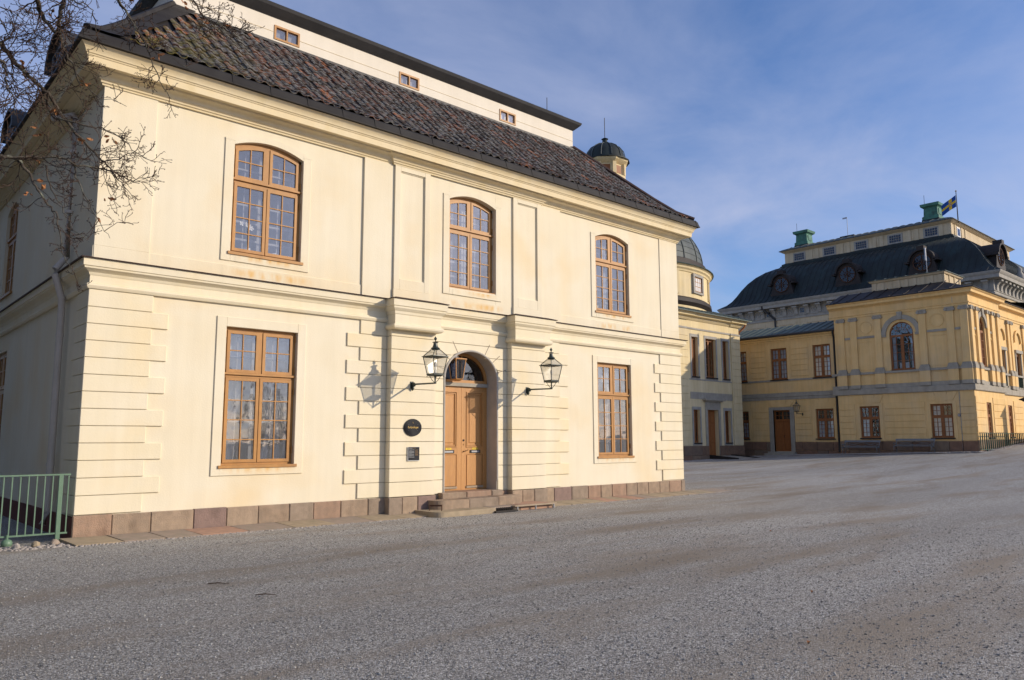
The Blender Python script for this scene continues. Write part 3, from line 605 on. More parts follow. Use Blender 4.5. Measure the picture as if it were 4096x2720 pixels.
    # ---- belt course with breaks over the door pilasters
    prof = [(0, ZB0), (.055, ZB0), (.075, ZB0+.03), (.085, ZB0+.055), (.075, ZB0+.085), (.03, ZB0+.105), (.03, ZB0+.235), (.045, ZB0+.25), (.06, ZB0+.29), (.11, ZB0+.325), (.15, ZB0+.345), (.155, ZB0+.375), (.175, ZB0+.385), (.18, ZB0+.515), (0, ZB0+.53)]
    path = [(0, BD), (0, 0), (BW, 0), (BW, BD)]
    s = MB(); s.sweep(path, prof); s.build('belt_course', 'plaster_block', P, smooth=30)
    s = MB(); s.sweep(path, [(0, ZB0+.528), (.22, ZB0+.515), (.225, ZB0+.53), (0, ZB0+.553)]); s.build('belt_flashing', 'brown_metal', P)
    # entablature blocks breaking forward over the door pilasters
    bp_ = [(0, 4.12), (.02, 4.12), (.05, 4.15), (.058, 4.185), (.045, 4.225), (.004, 4.245), (.004, 4.45), (.02, 4.465), (.03, 4.52), (.07, 4.56), (.09, 4.585), (.092, 4.625), (.115, 4.635), (.12, 4.79), (-.05, 4.80)]
    for a, b in ((6.125, 7.40), (9.785, 11.03)):
        s = MB(); s.box(a, b, -.385, -.02, 4.12, 4.80); s.sweep([(a, -.02), (a, -.385), (b, -.385), (b, -.02)], bp_); s.build('entablature_block', 'plaster_block', P, smooth=30)
        s = MB(); s.sweep([(a, -.02), (a, -.385), (b, -.385), (b, -.02)], [(-.02, 4.83), (.15, 4.79), (.155, 4.80), (-.02, 4.855)]); s.box(a, b, -.385, -.0, 4.80, 4.845); s.build('block_flashing', 'brown_metal', P)
    # ---- main cornice
    cp = [(0, ZC0), (.045, ZC0), (.05, ZC0+.03), (.075, ZC0+.04), (.085, ZC0+.075), (.11, ZC0+.085), (.125, ZC0+.12), (.17, ZC0+.165), (.235, ZC0+.19), (.25, ZC0+.215), (.355, ZC0+.225), (.365, ZC0+.21), (.38, ZC0+.21), (.385, ZC0+.335), (.40, ZC0+.345), (.405, ZC0+.365), (.425, ZC0+.375), (.43, ZC0+.40), (.455, ZC0+.45), (.50, ZC0+.50), (.52, ZC0+.52), (0, ZC0+.53)]
    path = [(0, BD), (0, 0), (6.25, 0), (6.25, -.06), (11.02, -.06), (11.02, 0), (BW, 0), (BW, BD)]
    s = MB(); s.sweep(path, cp[:10]+[(0, ZC0+.216)]); s.build('bed_moulding', 'plaster_cornice', P, smooth=30)
    s = MB(); s.sweep([(0, BD), (0, 0), (BW, 0), (BW, BD)], [(0, ZC0+.219), (.25, ZC0+.219)]+cp[10:]); s.build('cornice', 'plaster_cornice', P, smooth=30)
    # black metal eaves boards, in lengths
    ez = ZC0+.515
    ring = [(0, BD), (0, 0), (BW, 0), (BW, BD)]
    s = MB(); s.sweep(ring, [(.2, ez+.012), (.585, ez+.010), (.585, ez+.035), (.57, ez+.05), (.53, ez+.19), (.50, ez+.23), (.40, ez+.25), (.2, ez+.23)]); s.build('eaves_flashing', 'slate_metal', P)
    n = 22
    for i in range(n+1):
        x = -.5+(BW+1.0)*i/n+random.uniform(-.15, .15)
        x = max(-.5, min(BW+.5, x)); q = MB(); q.fprism(lambda u, d, z: (d, u, z), [(-.592, ez+.035), (-.585, ez+.008), (-.56, ez+.05), (-.53, ez+.2), (-.495, ez+.238), (-.505, ez+.245), (-.54, ez+.205), (-.577, ez+.052)], x-.012, x+.012); q.build('flashing_seam', 'slate_metal', P)
    # ---- roof
    RP = [(-.45, ez+.24), (-.02, 9.05), (.5, 9.52), (1.05, 10.06), (2.45, 11.44)]
    rs = MB(); AX0, AX1, AY = 1.86, 15.02, 2.45
    hipx = lambda y: (y+.45)/(2.45+.45)
    def hl(y): return -.45+(AX0+.45)*hipx(y)
    def hr(y): return BW+.45+(AX1-BW-.45)*hipx(y)
    for i in range(len(RP)-1):
        (y0, z0), (y1, z1) = RP[i], RP[i+1]
        rs.poly([(hl(y0), y0, z0), (hr(y0), y0, z0), (hr(y1), y1, z1), (hl(y1), y1, z1)])
        rs.poly([(hl(y0), y0, z0), (hl(y1), y1, z1), (hl(y1), BD-y1, z1), (hl(y0), BD-y0, z0)])
        rs.poly([(hr(y0), y0, z0), (hr(y0), BD-y0, z0), (hr(y1), BD-y1, z1), (hr(y1), y1, z1)])
        rs.poly([(hl(y0), BD-y0, z0), (hl(y1), BD-y1, z1), (hr(y1), BD-y1, z1), (hr(y0), BD-y0, z0)])
    roof = rs.build('roof', 'slate_metal', P, recalc=False)
    # hip flashings
    for side in (0, 1):
        h = MB(); hx = hl if side == 0 else hr; sg = 1 if side == 0 else -1
        wd = .52 if side == 0 else .12
        pts = [(hx(y), y, z) for y, z in RP]
        for i in range(len(pts)-1):
            a, b = pts[i], pts[i+1]
            h.poly([(a[0], a[1], a[2]+.07), (b[0], b[1], b[2]+.07), (b[0]+sg*wd, b[1], b[2]+.07), (a[0]+sg*wd*.7, a[1], a[2]+.07)])
        h.build('hip_flashing', 'slate_metal' if side == 0 else 'brown_metal', P, recalc=False)
        h = MB(); h.tube([(p[0], p[1], p[2]+.05) for p in pts], .07, 6); h.build('hip_roll', 'slate_metal' if side == 0 else 'brown_metal', P)
    # pantiles: S-profile pieces laid in courses
    def zr(y):
        for i in range(len(RP)-1):
            if y <= RP[i+1][0] or i == len(RP)-2: (a, za), (b, zb) = RP[i], RP[i+1]; return za+(zb-za)*(y-a)/(b-a)
    L = [0]; 
    ss = [0.0]
    for i in range(len(RP)-1): ss.append(ss[-1]+math.hypot(RP[i+1][0]-RP[i][0], RP[i+1][1]-RP[i][1]))
    def at(s_):
        s_ = max(0, s_)
        for i in range(len(RP)-1):
            if s_ <= ss[i+1] or i == len(RP)-2:
                t = (s_-ss[i])/(ss[i+1]-ss[i]); return RP[i][0]+(RP[i+1][0]-RP[i][0])*t, RP[i][1]+(RP[i+1][1]-RP[i][1])*t
    TW, TG, TL = .252, .335, .42
    PROF = [(0, .026), (.041, .046), (.096, .043), (.142, .010), (.196, -.005), (.247, .010), (.276, .032)]
    def tile_geo(dv, dzv):
        """unit tile, origin at its lower left corner, running up by (dy,dz)"""
        V = []; Fc = []
        for (t, lift) in ((0, .032), (1, .0)):
            for u, h in PROF: V.append((u, dv[0]*t-dzv[0]*(h+lift), dv[1]*t+dzv[1]*(h+lift)))
        k = len(PROF)
        for i in range(k-1): Fc.append((i, i+1, k+i+1, k+i))
        for u, h in PROF: V.append((u, -dzv[0]*(h+.034-.022), dzv[1]*(h+.034-.022)))
        for i in range(k-1): Fc.append((i, 2*k+i, 2*k+i+1, i+1))
        return V, Fc
    PAL = [(.24, .085, .04), (.17, .065, .036), (.125, .055, .034), (.085, .045, .032), (.06, .038, .03), (.045, .035, .03), (.095, .072, .058), (.34, .115, .04), (.14, .058, .034), (.07, .055, .047)]
    PROB = [.06, .07, .10, .15, .20, .18, .11, .035, .045, .05]
    rng = random.Random(5)
    rows = int((ss[-1]-.05)/TG)
    spots = []
    for r in range(rows):
        y, z = at(r*TG+.02)
        y2, z2 = at(r*TG+.02+TL)
        xa, xb = hl(y)+.50, hr(y)-.16
        c0 = int(math.ceil((xa+.5)/TW)); c1 = int((xb+.5-.05)/TW)
        for c in range(c0, c1):
            x = -.5+c*TW
            spots.append((x, r, y, z, y2-y, z2-z))
    spots.sort(key=lambda q: q[0]+.35*q[2])
    cache = {}; rest_v = []; rest_f = []; rest_c = []
    for k, (x, r, y, z, dyy, dzz) in enumerate(spots):
        ln = math.hypot(dyy, dzz); n_ = (dzz/ln, dyy/ln)
        orange = rng.random() < (.75 if x < hl(y)+.78 else 0)
        ci = rng.choices(range(10), PROB)[0]
        if orange: ci = 7 if rng.random() < .7 else 0
        key = (r, ci)
        if key not in cache: cache[key] = tile_geo((dyy, dzz), n_)
        V, Fc = cache[key]
        jz = rng.uniform(-.006, .012)+(.02 if rng.random() < .03 else 0); jx = rng.uniform(-.012, .012)
        if k < 300:
            if (key, 'm') not in cache:
                me = bpy.data.meshes.new('roof_tile'); me.from_pydata(V, [], Fc); me.materials.append(M['tile'])
                ca = me.color_attributes.new('tint', 'FLOAT_COLOR', 'POINT'); ca.data.foreach_set('color', list((*PAL[ci], 1))*len(V)); cache[(key, 'm')] = me
            o = bpy.data.objects.new('roof_tile', cache[(key, 'm')]); COL.objects.link(o); o.parent = roof; o.location = (x+jx, y, z+jz)
        else:
            b0 = len(rest_v); rest_v += [(a+x+jx, b+y, c+z+jz) for a, b, c in V]; rest_f += [tuple(q+b0 for q in fc_) for fc_ in Fc]; rest_c += [(*PAL[ci], 1)]*len(V)
    mb = MB(); mb.v = rest_v; mb.f = rest_f; mb.m = [0]*len(rest_f)
    mb.build('roof_tiles', 'tile', roof, recalc=False, kind='stuff', tint=rest_c)
    # ---- attic storey on the roof
    AZ0, AZ1 = 11.42, 12.08
    awin = (4.62, 8.32, 12.05)
    mb = MB(); wall_holes(mb, FR('Y', AY), AX0, AX1, AZ0-.1, AZ1+.05, [(x-.30, x+.30, 11.56, 11.85, 0, 's') for x in awin], depth=.12)
    mb.poly([(AX0, AY, AZ0-.1), (AX0, AY, AZ1+.05), (AX0, BD-AY, AZ1+.05), (AX0, BD-AY, AZ0-.1)]); mb.poly([(AX1, AY, AZ0-.1), (AX1, BD-AY, AZ0-.1), (AX1, BD-AY, AZ1+.05), (AX1, AY, AZ1+.05)]); mb.poly([(AX0, BD-AY, AZ0-.1), (AX0, BD-AY, AZ1+.05), (AX1, BD-AY, AZ1+.05), (AX1, BD-AY, AZ0-.1)])
    mb.build('attic_wall', 'plaster_pale', P, recalc=False)
    fa = FR('Y', AY)
    for a_, b_ in ((AX0, 4.27), (4.97, 7.97), (8.67, 11.70), (12.40, AX1)): s = MB(); s.fbox(fa, a_, b_, -.010, 0, 11.70, 11.706); s.build('attic_joint', 'plaster_cornice', P)
    s = MB(); s.fbox(fa, AX0-.05, AX1+.05, -.07, 0, AZ0-.12, AZ0+.015); s.fprism(fa, [(AX0-.05, AZ0-.12), (AX1+.05, AZ0-.12), (AX1+.05, AZ0-.10), (AX0-.05, AZ0-.10)], -.2, -.07); s.build('attic_flashing', 'black_metal', P)
    for x in awin:
        s = MB(); a, b, z0, z1 = x-.34, x+.34, 11.52, 11.89; d0 = -.02
        s.fbox(fa, a, a+.05, d0, .08, z0, z1); s.fbox(fa, b-.05, b, d0, .08, z0, z1); s.fbox(fa, a+.05, b-.05, d0+.001, .08, z0, z0+.05); s.fbox(fa, a+.05, b-.05, d0+.001, .08, z1-.05, z1); s.fbox(fa, x-.018, x+.018, d0+.002, .07, z0+.05, z1-.05)
        w = s.build('attic_window', 'wood_paint', P)
        for q in ((a+.05, x-.018), (x+.018, b-.05)):
            p = MB(); p.poly([fa(q[0], .03, z0+.05), fa(q[1], .03, z0+.05), fa(q[1], .03, z1-.05), fa(q[0], .03, z1-.05)]); p.build('pane', 'glass', w, recalc=False)
        p = MB(); p.fbox(fa, a+.05, b-.05, .118, .125, z0+.03, z1-.03); p.build('blind', 'white_paint' if x > 11 else 'inner_frame', w)
    s = MB(); rng_ = [(AX0, BD-AY), (AX0, AY), (AX1, AY), (AX1, BD-AY)]
    s.sweep(rng_+[], [(-.2, AZ1-.005), (.02, AZ1-.003), (.09, AZ1+.06), (.20, AZ1+.17), (.235, AZ1+.24), (.22, AZ1+.26), (-.2, AZ1+.33)], closed=True)
    top = s
    top.poly([(AX0-.2, AY-.2, AZ1+.26), (AX1+.2, AY-.2, AZ1+.26), (AX1-3.5, BD/2, AZ1+1.3), (AX0+3.5, BD/2, AZ1+1.3)])
    top.poly([(AX0-.2, BD-AY+.2, AZ1+.26), (AX0+3.5, BD/2, AZ1+1.3), (AX1-3.5, BD/2, AZ1+1.3), (AX1+.2, BD-AY+.2, AZ1+.26)])
    top.poly([(AX0-.2, AY-.2, AZ1+.26), (AX0+3.5, BD/2, AZ1+1.3), (AX0-.2, BD-AY+.2, AZ1+.26)]); top.poly([(AX1+.2, AY-.2, AZ1+.26), (AX1+.2, BD-AY+.2, AZ1+.26), (AX1-3.5, BD/2, AZ1+1.3)])
    tr = top.build('attic_roof', 'black_metal', P, recalc=False)
    s = MB(); s.tube([(14.0, AY+.2, AZ1+.3), (14.0, AY+.2, AZ1+.95)], .012, 5); s.build('lightning_rod', 'iron', tr)
    s = MB(); s.tube([(9.5, AY+.05, AZ1+.42), (14.6, AY+.05, AZ1+.42)], .012, 5)
    for i in range(14): s.tube([(9.5+i*.39, AY+.05, AZ1+.28), (9.5+i*.39, AY+.05, AZ1+.42)], .01, 4)
    s.build('snow_rail', 'iron', tr)
    # ---- roof dormers on the left slope
    for yc in (3.75, 9.2):
        s = MB(); hw = .72; zb, zs, rs_ = 9.05, 9.95, .55; fx = FR('X', -.10)
        pts = [(yc-hw, zb), (yc+hw, zb), (yc+hw, zs)]+[(yc+hw*math.cos(PI*i/12), zs+rs_*math.sin(PI*i/12)) for i in range(1, 12)]+[(yc-hw, zs)]
        s.fprism(fx, pts, 0.02, 1.9); dm = s.build('dormer', 'black_metal', P, smooth=30)
        s = MB(); arch_band(s, fx, yc-hw, yc+hw, zs, rs_, 'ell', .09, -.10, 1.9, 12); s.fbox(fx, yc-hw-.09, yc-hw, -.1, .3, zs-.06, zs); s.fbox(fx, yc+hw, yc+hw+.09, -.1, .3, zs-.06, zs); s.build('dormer_roof', 'black_metal', dm)
        s = MB(); 
        for u in (yc-.5, yc, yc+.46): s.fbox(fx, u, u+.04, -.01, .03, zb+.15, zs+.25)
        for z in (zb+.15, zb+.5, zb+.85, zs+.22): s.fbox(fx, yc-.5, yc+.5, -.008, .028, z, z+.035)
        s.build('dormer_window', 'inner_frame', dm)
        s = MB(); s.poly([fx(yc-.5, .012, zb+.15), fx(yc+.5, .012, zb+.15), fx(yc+.5, .012, zs+.25), fx(yc-.5, .012, zs+.25)]); s.build('dormer_pane', 'glass_blue', dm, recalc=False)
    # ---- quoins, portal blocks, pilasters
    cz = [.365, .69]+[.69+.2985*i for i in range(1, 12)]+[ZB0]
    def block(name, f, a, b, d0, z0, z1, mt='plaster_block'):
        q = MB(); g = .0045; q.fbox(f, a, b, d0, 0.0, z0+g, z1-g, .008); q.build(name, mt, P)
    for k in range(13):
        z0, z1 = cz[k], cz[k+1]; long = k % 2 == 1; w_ = 1.335 if long else 1.05; sd = .95 if long else .75
        def corner(x0, sg):
            q = MB(); g = .0045
            q.fbox(Ff, x0-.035 if sg > 0 else x0-w_, x0+w_ if sg > 0 else x0+.035, -.035, .0, z0+g, z1-g, .008)
            q.build('quoin', 'plaster_block', P)
            fs = Fl if sg > 0 else Fr_
            q = MB(); q.fbox(fs, .001, sd, -.0345, 0, z0+g, z1-g, .008); q.build('quoin', 'plaster_block', P)
        corner(0, 1); corner(BW, -1)
        tl = 5.12 if long else 5.45
        block('portal_block', Ff, tl, 6.14, -.035, z0, z1); block('portal_block', Ff, 11.02, 12.08 if long else 11.74, -.035, z0, z1)
        # pilaster courses (proud) and strips beside the door
        for a, b in ((6.14, 7.385), (9.80, 11.02)):
            q = MB(); g = .0045; q.fbox(Ff, a, b, -.215, -.0, z0+g, z1-g, .008); q.build('pilaster_block', 'plaster_block', P)
        if z1 <= 3.4:
            block('portal_block', Ff, 7.385, DA, -.035, z0, z1); block('portal_block', Ff, DB+.03, 9.80, -.035, z0, z1)
        else:
            n = 6
            for sg, a, b in ((-1, 7.385, XC), (1, XC, 9.80)):
                # voussoir courses follow the arch
                uc = (DA+DB)/2; hw = (DB-DA)/2; sp = DZT-DRI
                uu = [a+(b-a)*i/n for i in range(n+1)]; pts_lo = []; 
                for u in uu:
                    za = archz(u, uc, hw+.02, sp, DRI+.02, 'ell') if abs(u-uc) < hw+.02 else 0
                    pts_lo.append((u, max(z0+.0075, za)))
                if max(p[1] for p in pts_lo) < z1-.02 or min(p[1] for p in pts_lo) < z1-.02:
                    pl = [(u, min(z, z1-.0075)) for u, z in pts_lo]
                    q = MB()
                    for i in range(n):
                        if pl[i][1] < z1-.01 or pl[i+1][1] < z1-.01: q.fprism(Ff, [pl[i], pl[i+1], (uu[i+1], z1-.0075), (uu[i], z1-.0075)], -.035, 0)
                    q.build('portal_block', 'plaster_block', P)
    # fan joints (grooved voussoir lines) over the door, as thin ridges
    for ang in (38, 60, 142, 120, 16, 164):
        uc = (DA+DB)/2; hw = (DB-DA)/2; sp = DZT-DRI; an = math.radians(ang); u0, z0 = uc+hw*math.cos(an), sp+DRI*math.sin(an); ln = .34
        u1, z1 = u0+ln*math.cos(an), z0+ln*math.sin(an); px, pz = -math.sin(an)*.008, math.cos(an)*.008
        q = MB(); q.fprism(Ff, [(u0+px, z0+pz), (u1+px, z1+pz), (u1-px, z1-pz), (u0-px, z0-pz)], -.0385, -.03); q.build('voussoir_joint', 'sandstone2', P)
    # archivolt moulding round the doorway and cable run on its right
    q = MB(); uc = (DA+DB)/2; hw = (DB-DA)/2; sp = DZT-DRI
    pth = [(uc-hw*1.0*math.cos(PI*i/24), -.04, sp+DRI*math.sin(PI*i/24)) for i in range(25)]+[(DB, -.04, sp-i*.25) for i in range(1, 11)]
    q.tube(pth, .028, 7); q.tube([(DA, -.04, sp), (DA, -.04, .36)], .022, 7); q.build('door_moulding', 'plaster_grey', P, smooth=50)
    # lining of the door reveal
    q = MB(); q.box(DB-.012, DB+.001, -.03, .36, .38, sp)
    for i in range(16):
        a0, a1 = PI*i/16, PI*(i+1)/16; R = lambda a, e: (uc-(hw-e)*math.cos(a), sp+(DRI-e)*math.sin(a))
        p0, p1 = R(a0, .012), R(a1, .012); q.poly([(p0[0], -.03, p0[1]), (p1[0], -.03, p1[1]), (p1[0], .36, p1[1]), (p0[0], .36, p0[1])])
    q.build('door_reveal', 'plaster_grey', P, recalc=False)
    # ---- door: transom bar, fanlight, two leaves
    DD = .36
    q = MB(); q.box(DA-.05, DB+.0, DD-.07, DD+.12, 2.955, 3.045); q.build('transom_bar', 'grey_stone', P)
    q = MB(); fD = Ff
    arch_band(q, fD, DA, DB, sp+.0, DRI, 'ell', -.09, DD-.01, DD+.08, 18); q.box(DA, DB, DD-.01, DD+.08, 3.046, 3.12); q.box(uc-.02, uc+.02, DD, DD+.06, 3.12, 3.75)
    fan = q.build('fanlight', 'wood_door', P)
    for sg in (-1, 1):
        q = MB(); pts = [(uc+sg*.02, DD+.03, 3.12)]+[(uc+sg*(.02+(hw-.1)*math.sin(PI/2*i/10)), DD+.03, max(3.12, sp+(DRI-.09)*math.cos(PI/2*i/10))) for i in range(11)]+[(uc+sg*(hw-.09), DD+.03, 3.12)]
        q.poly(pts); q.build('pane', 'glass_dark', fan, recalc=False)
    q = MB(); q.box(DA-.1, DB+.1, DD+.5, DD+.52, .3, 3.9); q.build('hall_back', 'room_dark', P)
    for sg in (-1, 1):
        a, b = (DA, uc-.004) if sg < 0 else (uc+.004, DB)
        z0, z1 = .395, 2.953
        q = MB(); q.box(a, b, DD+.02, DD+.07, z0, z1)
        ia, ib = a+.15, b-.15
        if sg < 0: ib = b-.14
        # stiles and rails stand proud of the panels
        q.box(a, ia, DD, DD+.02, z0, z1); q.box(ib, b, DD, DD+.02, z0, z1); q.box(ia, ib, DD+.0015, DD+.02, 2.83, z1); q.box(ia, ib, DD+.0015, DD+.02, 1.27, 1.44); q.box(ia, ib, DD+.0015, DD+.02, z0, z0+.08)
        leaf = q.build('door_leaf', 'wood_door', P)
        q = MB()
        for e, dd in ((0, -.018), (.04, -.004)):
            A_, B_, Z0_, Z1_ = ia+e, ib-e, 1.44+e, 2.83-e; t_ = .024
            q.box(A_, A_+t_, DD+dd, DD+.02, Z0_, Z1_); q.box(B_-t_, B_, DD+dd, DD+.02, Z0_, Z1_); q.box(A_+t_, B_-t_, DD+dd+.001, DD+.02, Z0_, Z0_+t_); q.box(A_+t_, B_-t_, DD+dd+.001, DD+.02, Z1_-t_, Z1_)
        q.build('panel_moulding', 'wood_door', leaf)
        q = MB(); q.fbox(Ff, ia+.1, ib-.1, DD+.006, DD+.02, 1.55, 2.73, .012); q.build('upper_panel', 'wood_door', leaf)
        q = MB(); q.fbox(Ff, ia+.02, ib-.02, DD-.004, DD+.02, z0+.10, 1.25, .008); q.build('lower_panel', 'wood_door', leaf)
        q = MB(); q.box(ia, ib, DD-.03, DD, z0+.045, z0+.095); q.build('weather_bar', 'board_wood', leaf)
        sc = (ia+ib)/2+.02
        q = MB(); q.fbox(Ff, sc-.17, sc+.17, DD-.016, DD+.0015, 1.298, 1.375, .006); ls = q.build('letter_slot', 'iron', leaf)
        q = MB(); q.fbox(Ff, sc-.13, sc+.13, DD-.024, DD-.012, 1.312, 1.36, .004); q.build('letter_flap', 'zinc', leaf)
        q = MB(); q.box(sc-.09, sc+.085, DD-.006, DD+.0015, 1.383, 1.43); q.build('name_label', 'yellow_label', leaf)
        q = MB()
        for k in range(5): q.box(sc-.055+k*.022, sc-.04+k*.022, DD-.0075, DD-.005, 1.40, 1.413)
        q.build('label_print', 'print_brown', leaf)
        if sg > 0:
            q = MB(); q.lathe((0, 0, 0), [(.026, 0), (.026, .01), (.015, .014)], 10); q.v = [(uc+.07+x, DD-.002-z, 1.615+y) for x, y, z in q.v]; q.build('lock_rosette', 'iron', leaf)
            q = MB(); q.box(uc+.06, uc+.08, DD-.006, DD+.0015, 1.49, 1.53); q.build('key_plate', 'brass', leaf)
            q = MB(); q.tube([(uc+.075, DD, 1.345), (uc+.075, DD-.05, 1.345), (uc+.10, DD-.06, 1.35), (uc+.17, DD-.055, 1.375), (uc+.18, DD-.045, 1.385)], [.012, .011, .010, .009, .012], 6); q.build('door_handle', 'brass', leaf)
    # ---- plinth stones
    px = -.05; rng2 = random.Random(11); xs = [-.05]
    while xs[-1] < BW+.05:
        xs.append(xs[-1]+rng2.uniform(.48, .78))
    xs[-1] = BW+.05
    for i in range(len(xs)-1):
        a, b = xs[i], xs[i+1]
        if b > DA and a < DB:
            if a < DA-.1: b = DA
            elif b > DB+.15: a = DB+.06
            else: continue
        if (a < 6.12 < b) or (a < 7.40 < b) or (a < 9.79 < b) or (a < 11.03 < b): pass
        q = MB(); top = .358+rng2.uniform(-.012, .0)
        q.fbox(Ff, a+.004, b-.004, -.055-rng2.uniform(0, .008), -.0, -.25, top, .014); q.build('plinth_stone', f'sandstone{rng2.choice([0, 0, 0, 1, 1, 2, 2, 4, 4, 0, 1, 3])}', P)
    for (a, b) in ((6.12, 7.41), (9.78, 11.04)):
        e = [a, a+.36, a+.78, b]
        for i in range(3):
            q = MB(); q.fbox(Ff, e[i]+.004, e[i+1]-.004, -.245-rng2.uniform(0, .008), 0, -.25, .356, .014); q.build('plinth_stone', f'sandstone{[2, 4, 3][i] if a < 8 else [4, 0, 2][i]}', P)
    q = MB(); q.fbox(Fl, .0, BD, -.045, 0, -.3, .33); q.build('side_plinth', 'red_plinth', P); q = MB(); q.fbox(Fr_, .0, BD, -.045, 0, -.3, .35); q.build('side_plinth', 'sandstone2', P)
    # ---- downpipes
    q = MB(); q.lathe((-.30, 2.55, 8.30), [(.10, 0), (.10, .02), (.17, .28), (.19, .30)], 10); q.tube([(-.30, 2.55, 8.32), (-.30, 2.5, 8.15), (-.13, 1.62, 7.98), (-.11, 1.5, 7.85), (-.11, 1.5, 5.1), (-.28, 1.48, 4.85), (-.28, 1.48, 4.75), (-.14, 1.47, 4.3), (-.13, 1.47, 4.1), (-.13, 1.45, .35), (-.2, 1.4, .12)], .062, 10)
    for z in (7.2, 6.0, 3.6, 2.4, 1.2): q.tube([(-.11 if z > 5 else -.13, 1.5 if z > 5 else 1.46, z-.03), (-.11 if z > 5 else -.13, 1.5 if z > 5 else 1.46, z+.03)], .069, 10)
    q.build('downpipe', 'pipe_grey', P, smooth=50)
    q = MB(); q.tube([(BW+.32, .25, 8.45), (BW+.30, .25, 8.2), (BW+.14, .3, 7.9), (BW+.12, .3, 7.6), (BW+.12, .3, 5.0)], .06, 8); q.build('downpipe', 'plaster', P, smooth=50)
build_main()

# ------------------------------------------------------------------ things on and by the pavilion front
def text_mesh(body, size, shear=.0):
    c = bpy.data.curves.new('txt', 'FONT'); c.body = body; c.size = size; c.shear = shear; c.align_x = 'CENTER'; c.align_y = 'CENTER'; c.extrude = .001; c.resolution_u = 3
    o = bpy.data.objects.new('txt', c); COL.objects.link(o); bpy.context.view_layer.update()
    dg = bpy.context.evaluated_depsgraph_get(); me = bpy.data.meshes.new_from_object(o.evaluated_get(dg)); bpy.data.objects.remove(o); return me
def sign_round():
    c = (6.745, -.215, 1.907); e = empty('round_sign', (c[0], c[1], c[2]-.2), 'round black plaque with gold script lettering on the left door pilaster', 'sign')
    q = MB(); q.lathe((0, 0, 0), [(.205, 0), (.215, .004), (.215, .020), (.208, .026)], 40); q.v = [(c[0]+x*1.12, c[1]-z, c[2]+y*.92) for x, y, z in q.v]; q.build('plate', 'sign_black', e, smooth=40)
    q = MB(); q.tube([(c[0]+.236*math.cos(a), c[1]-.026, c[2]+.192*math.sin(a)) for a in [2*PI*i/40 for i in range(41)]], .004, 5, cap=False); q.build('rim', 'iron', e)
    me = text_mesh('Kyrkpaviljongen', .052, .35); me.materials.clear(); me.materials.append(M['gold'])
    o = bpy.data.objects.new('lettering', me); COL.objects.link(o); o.parent = e; o.location = (c[0]-e.location[0]+.0, -.0285, c[2]-e.location[2]+.006); o.rotation_euler = (PI/2, 0, 0); o.scale = (.86, 1.35, 1)
    q = MB(); s_ = [(math.sin(t*6.0)*.007*(1-.3*t), t) for t in [i/12 for i in range(13)]]
    q.tube([(c[0]+a, c[1]-.028, c[2]+.085+.05*t) for a, t in s_], .0028, 5); q.tube([(c[0]-.010, c[1]-.028, c[2]+.112), (c[0]+.010, c[1]-.028, c[2]+.112)], .002, 4); q.build('emblem', 'gold', e)
    q = MB()
    for x, z in ((-.12, -.07), (.12, -.07), (.12, .07), (-.12, .07)): q.lathe((c[0]+x, c[1]-.029, c[2]+z), [(.004, -.003), (.004, .003)], 6)
    q.build('screws', 'zinc', e, kind='stuff')
sign_round()
def sign_board():
    a, b, z0, z1, y = 6.612, 6.93, 1.155, 1.47, -.245
    e = empty('information_board', ((a+b)/2, y, z0), 'small rectangular black notice board with white edge below the round plaque', 'sign')
    q = MB(); q.box(a, b, y, y+.012, z0, z1); q.build('backing', 'white_paint', e)
    q = MB(); q.box(a+.010, b-.004, y-.004, y, z0+.012, z1-.004); q.build('face', 'sign_black', e)
    q = MB(); q.box(a+.05, b-.05, y+.012, -.215, z0+.05, z1-.05); q.build('bracket', 'zinc', e)
    rn = random.Random(2); w = MB(); br = MB(); yy = y-.006
    w.box(a+.025, a+.12, yy, y-.004, z1-.036, z1-.024); br.box(a+.125, a+.215, yy, y-.004, z1-.034, z1-.026)
    z = z1-.06
    for k in range(20):
        if k in (3, 11, 17): z -= .009
        w.box(a+.025, a+.025+rn.uniform(.135, .15) if k not in (2, 10, 16) else a+.1, yy, y-.004, z-.0042, z); z -= .0078
    z = z1-.06
    for k in range(17):
        if k in (4, 10): z -= .006
        br.box(a+.195, a+.195+rn.uniform(.075, .095), yy, y-.004, z-.0042, z); z -= .0075
    w.build('text_block', 'print_white', e, kind='stuff'); br.build('text_block', 'print_brown', e, kind='stuff')
sign_board()

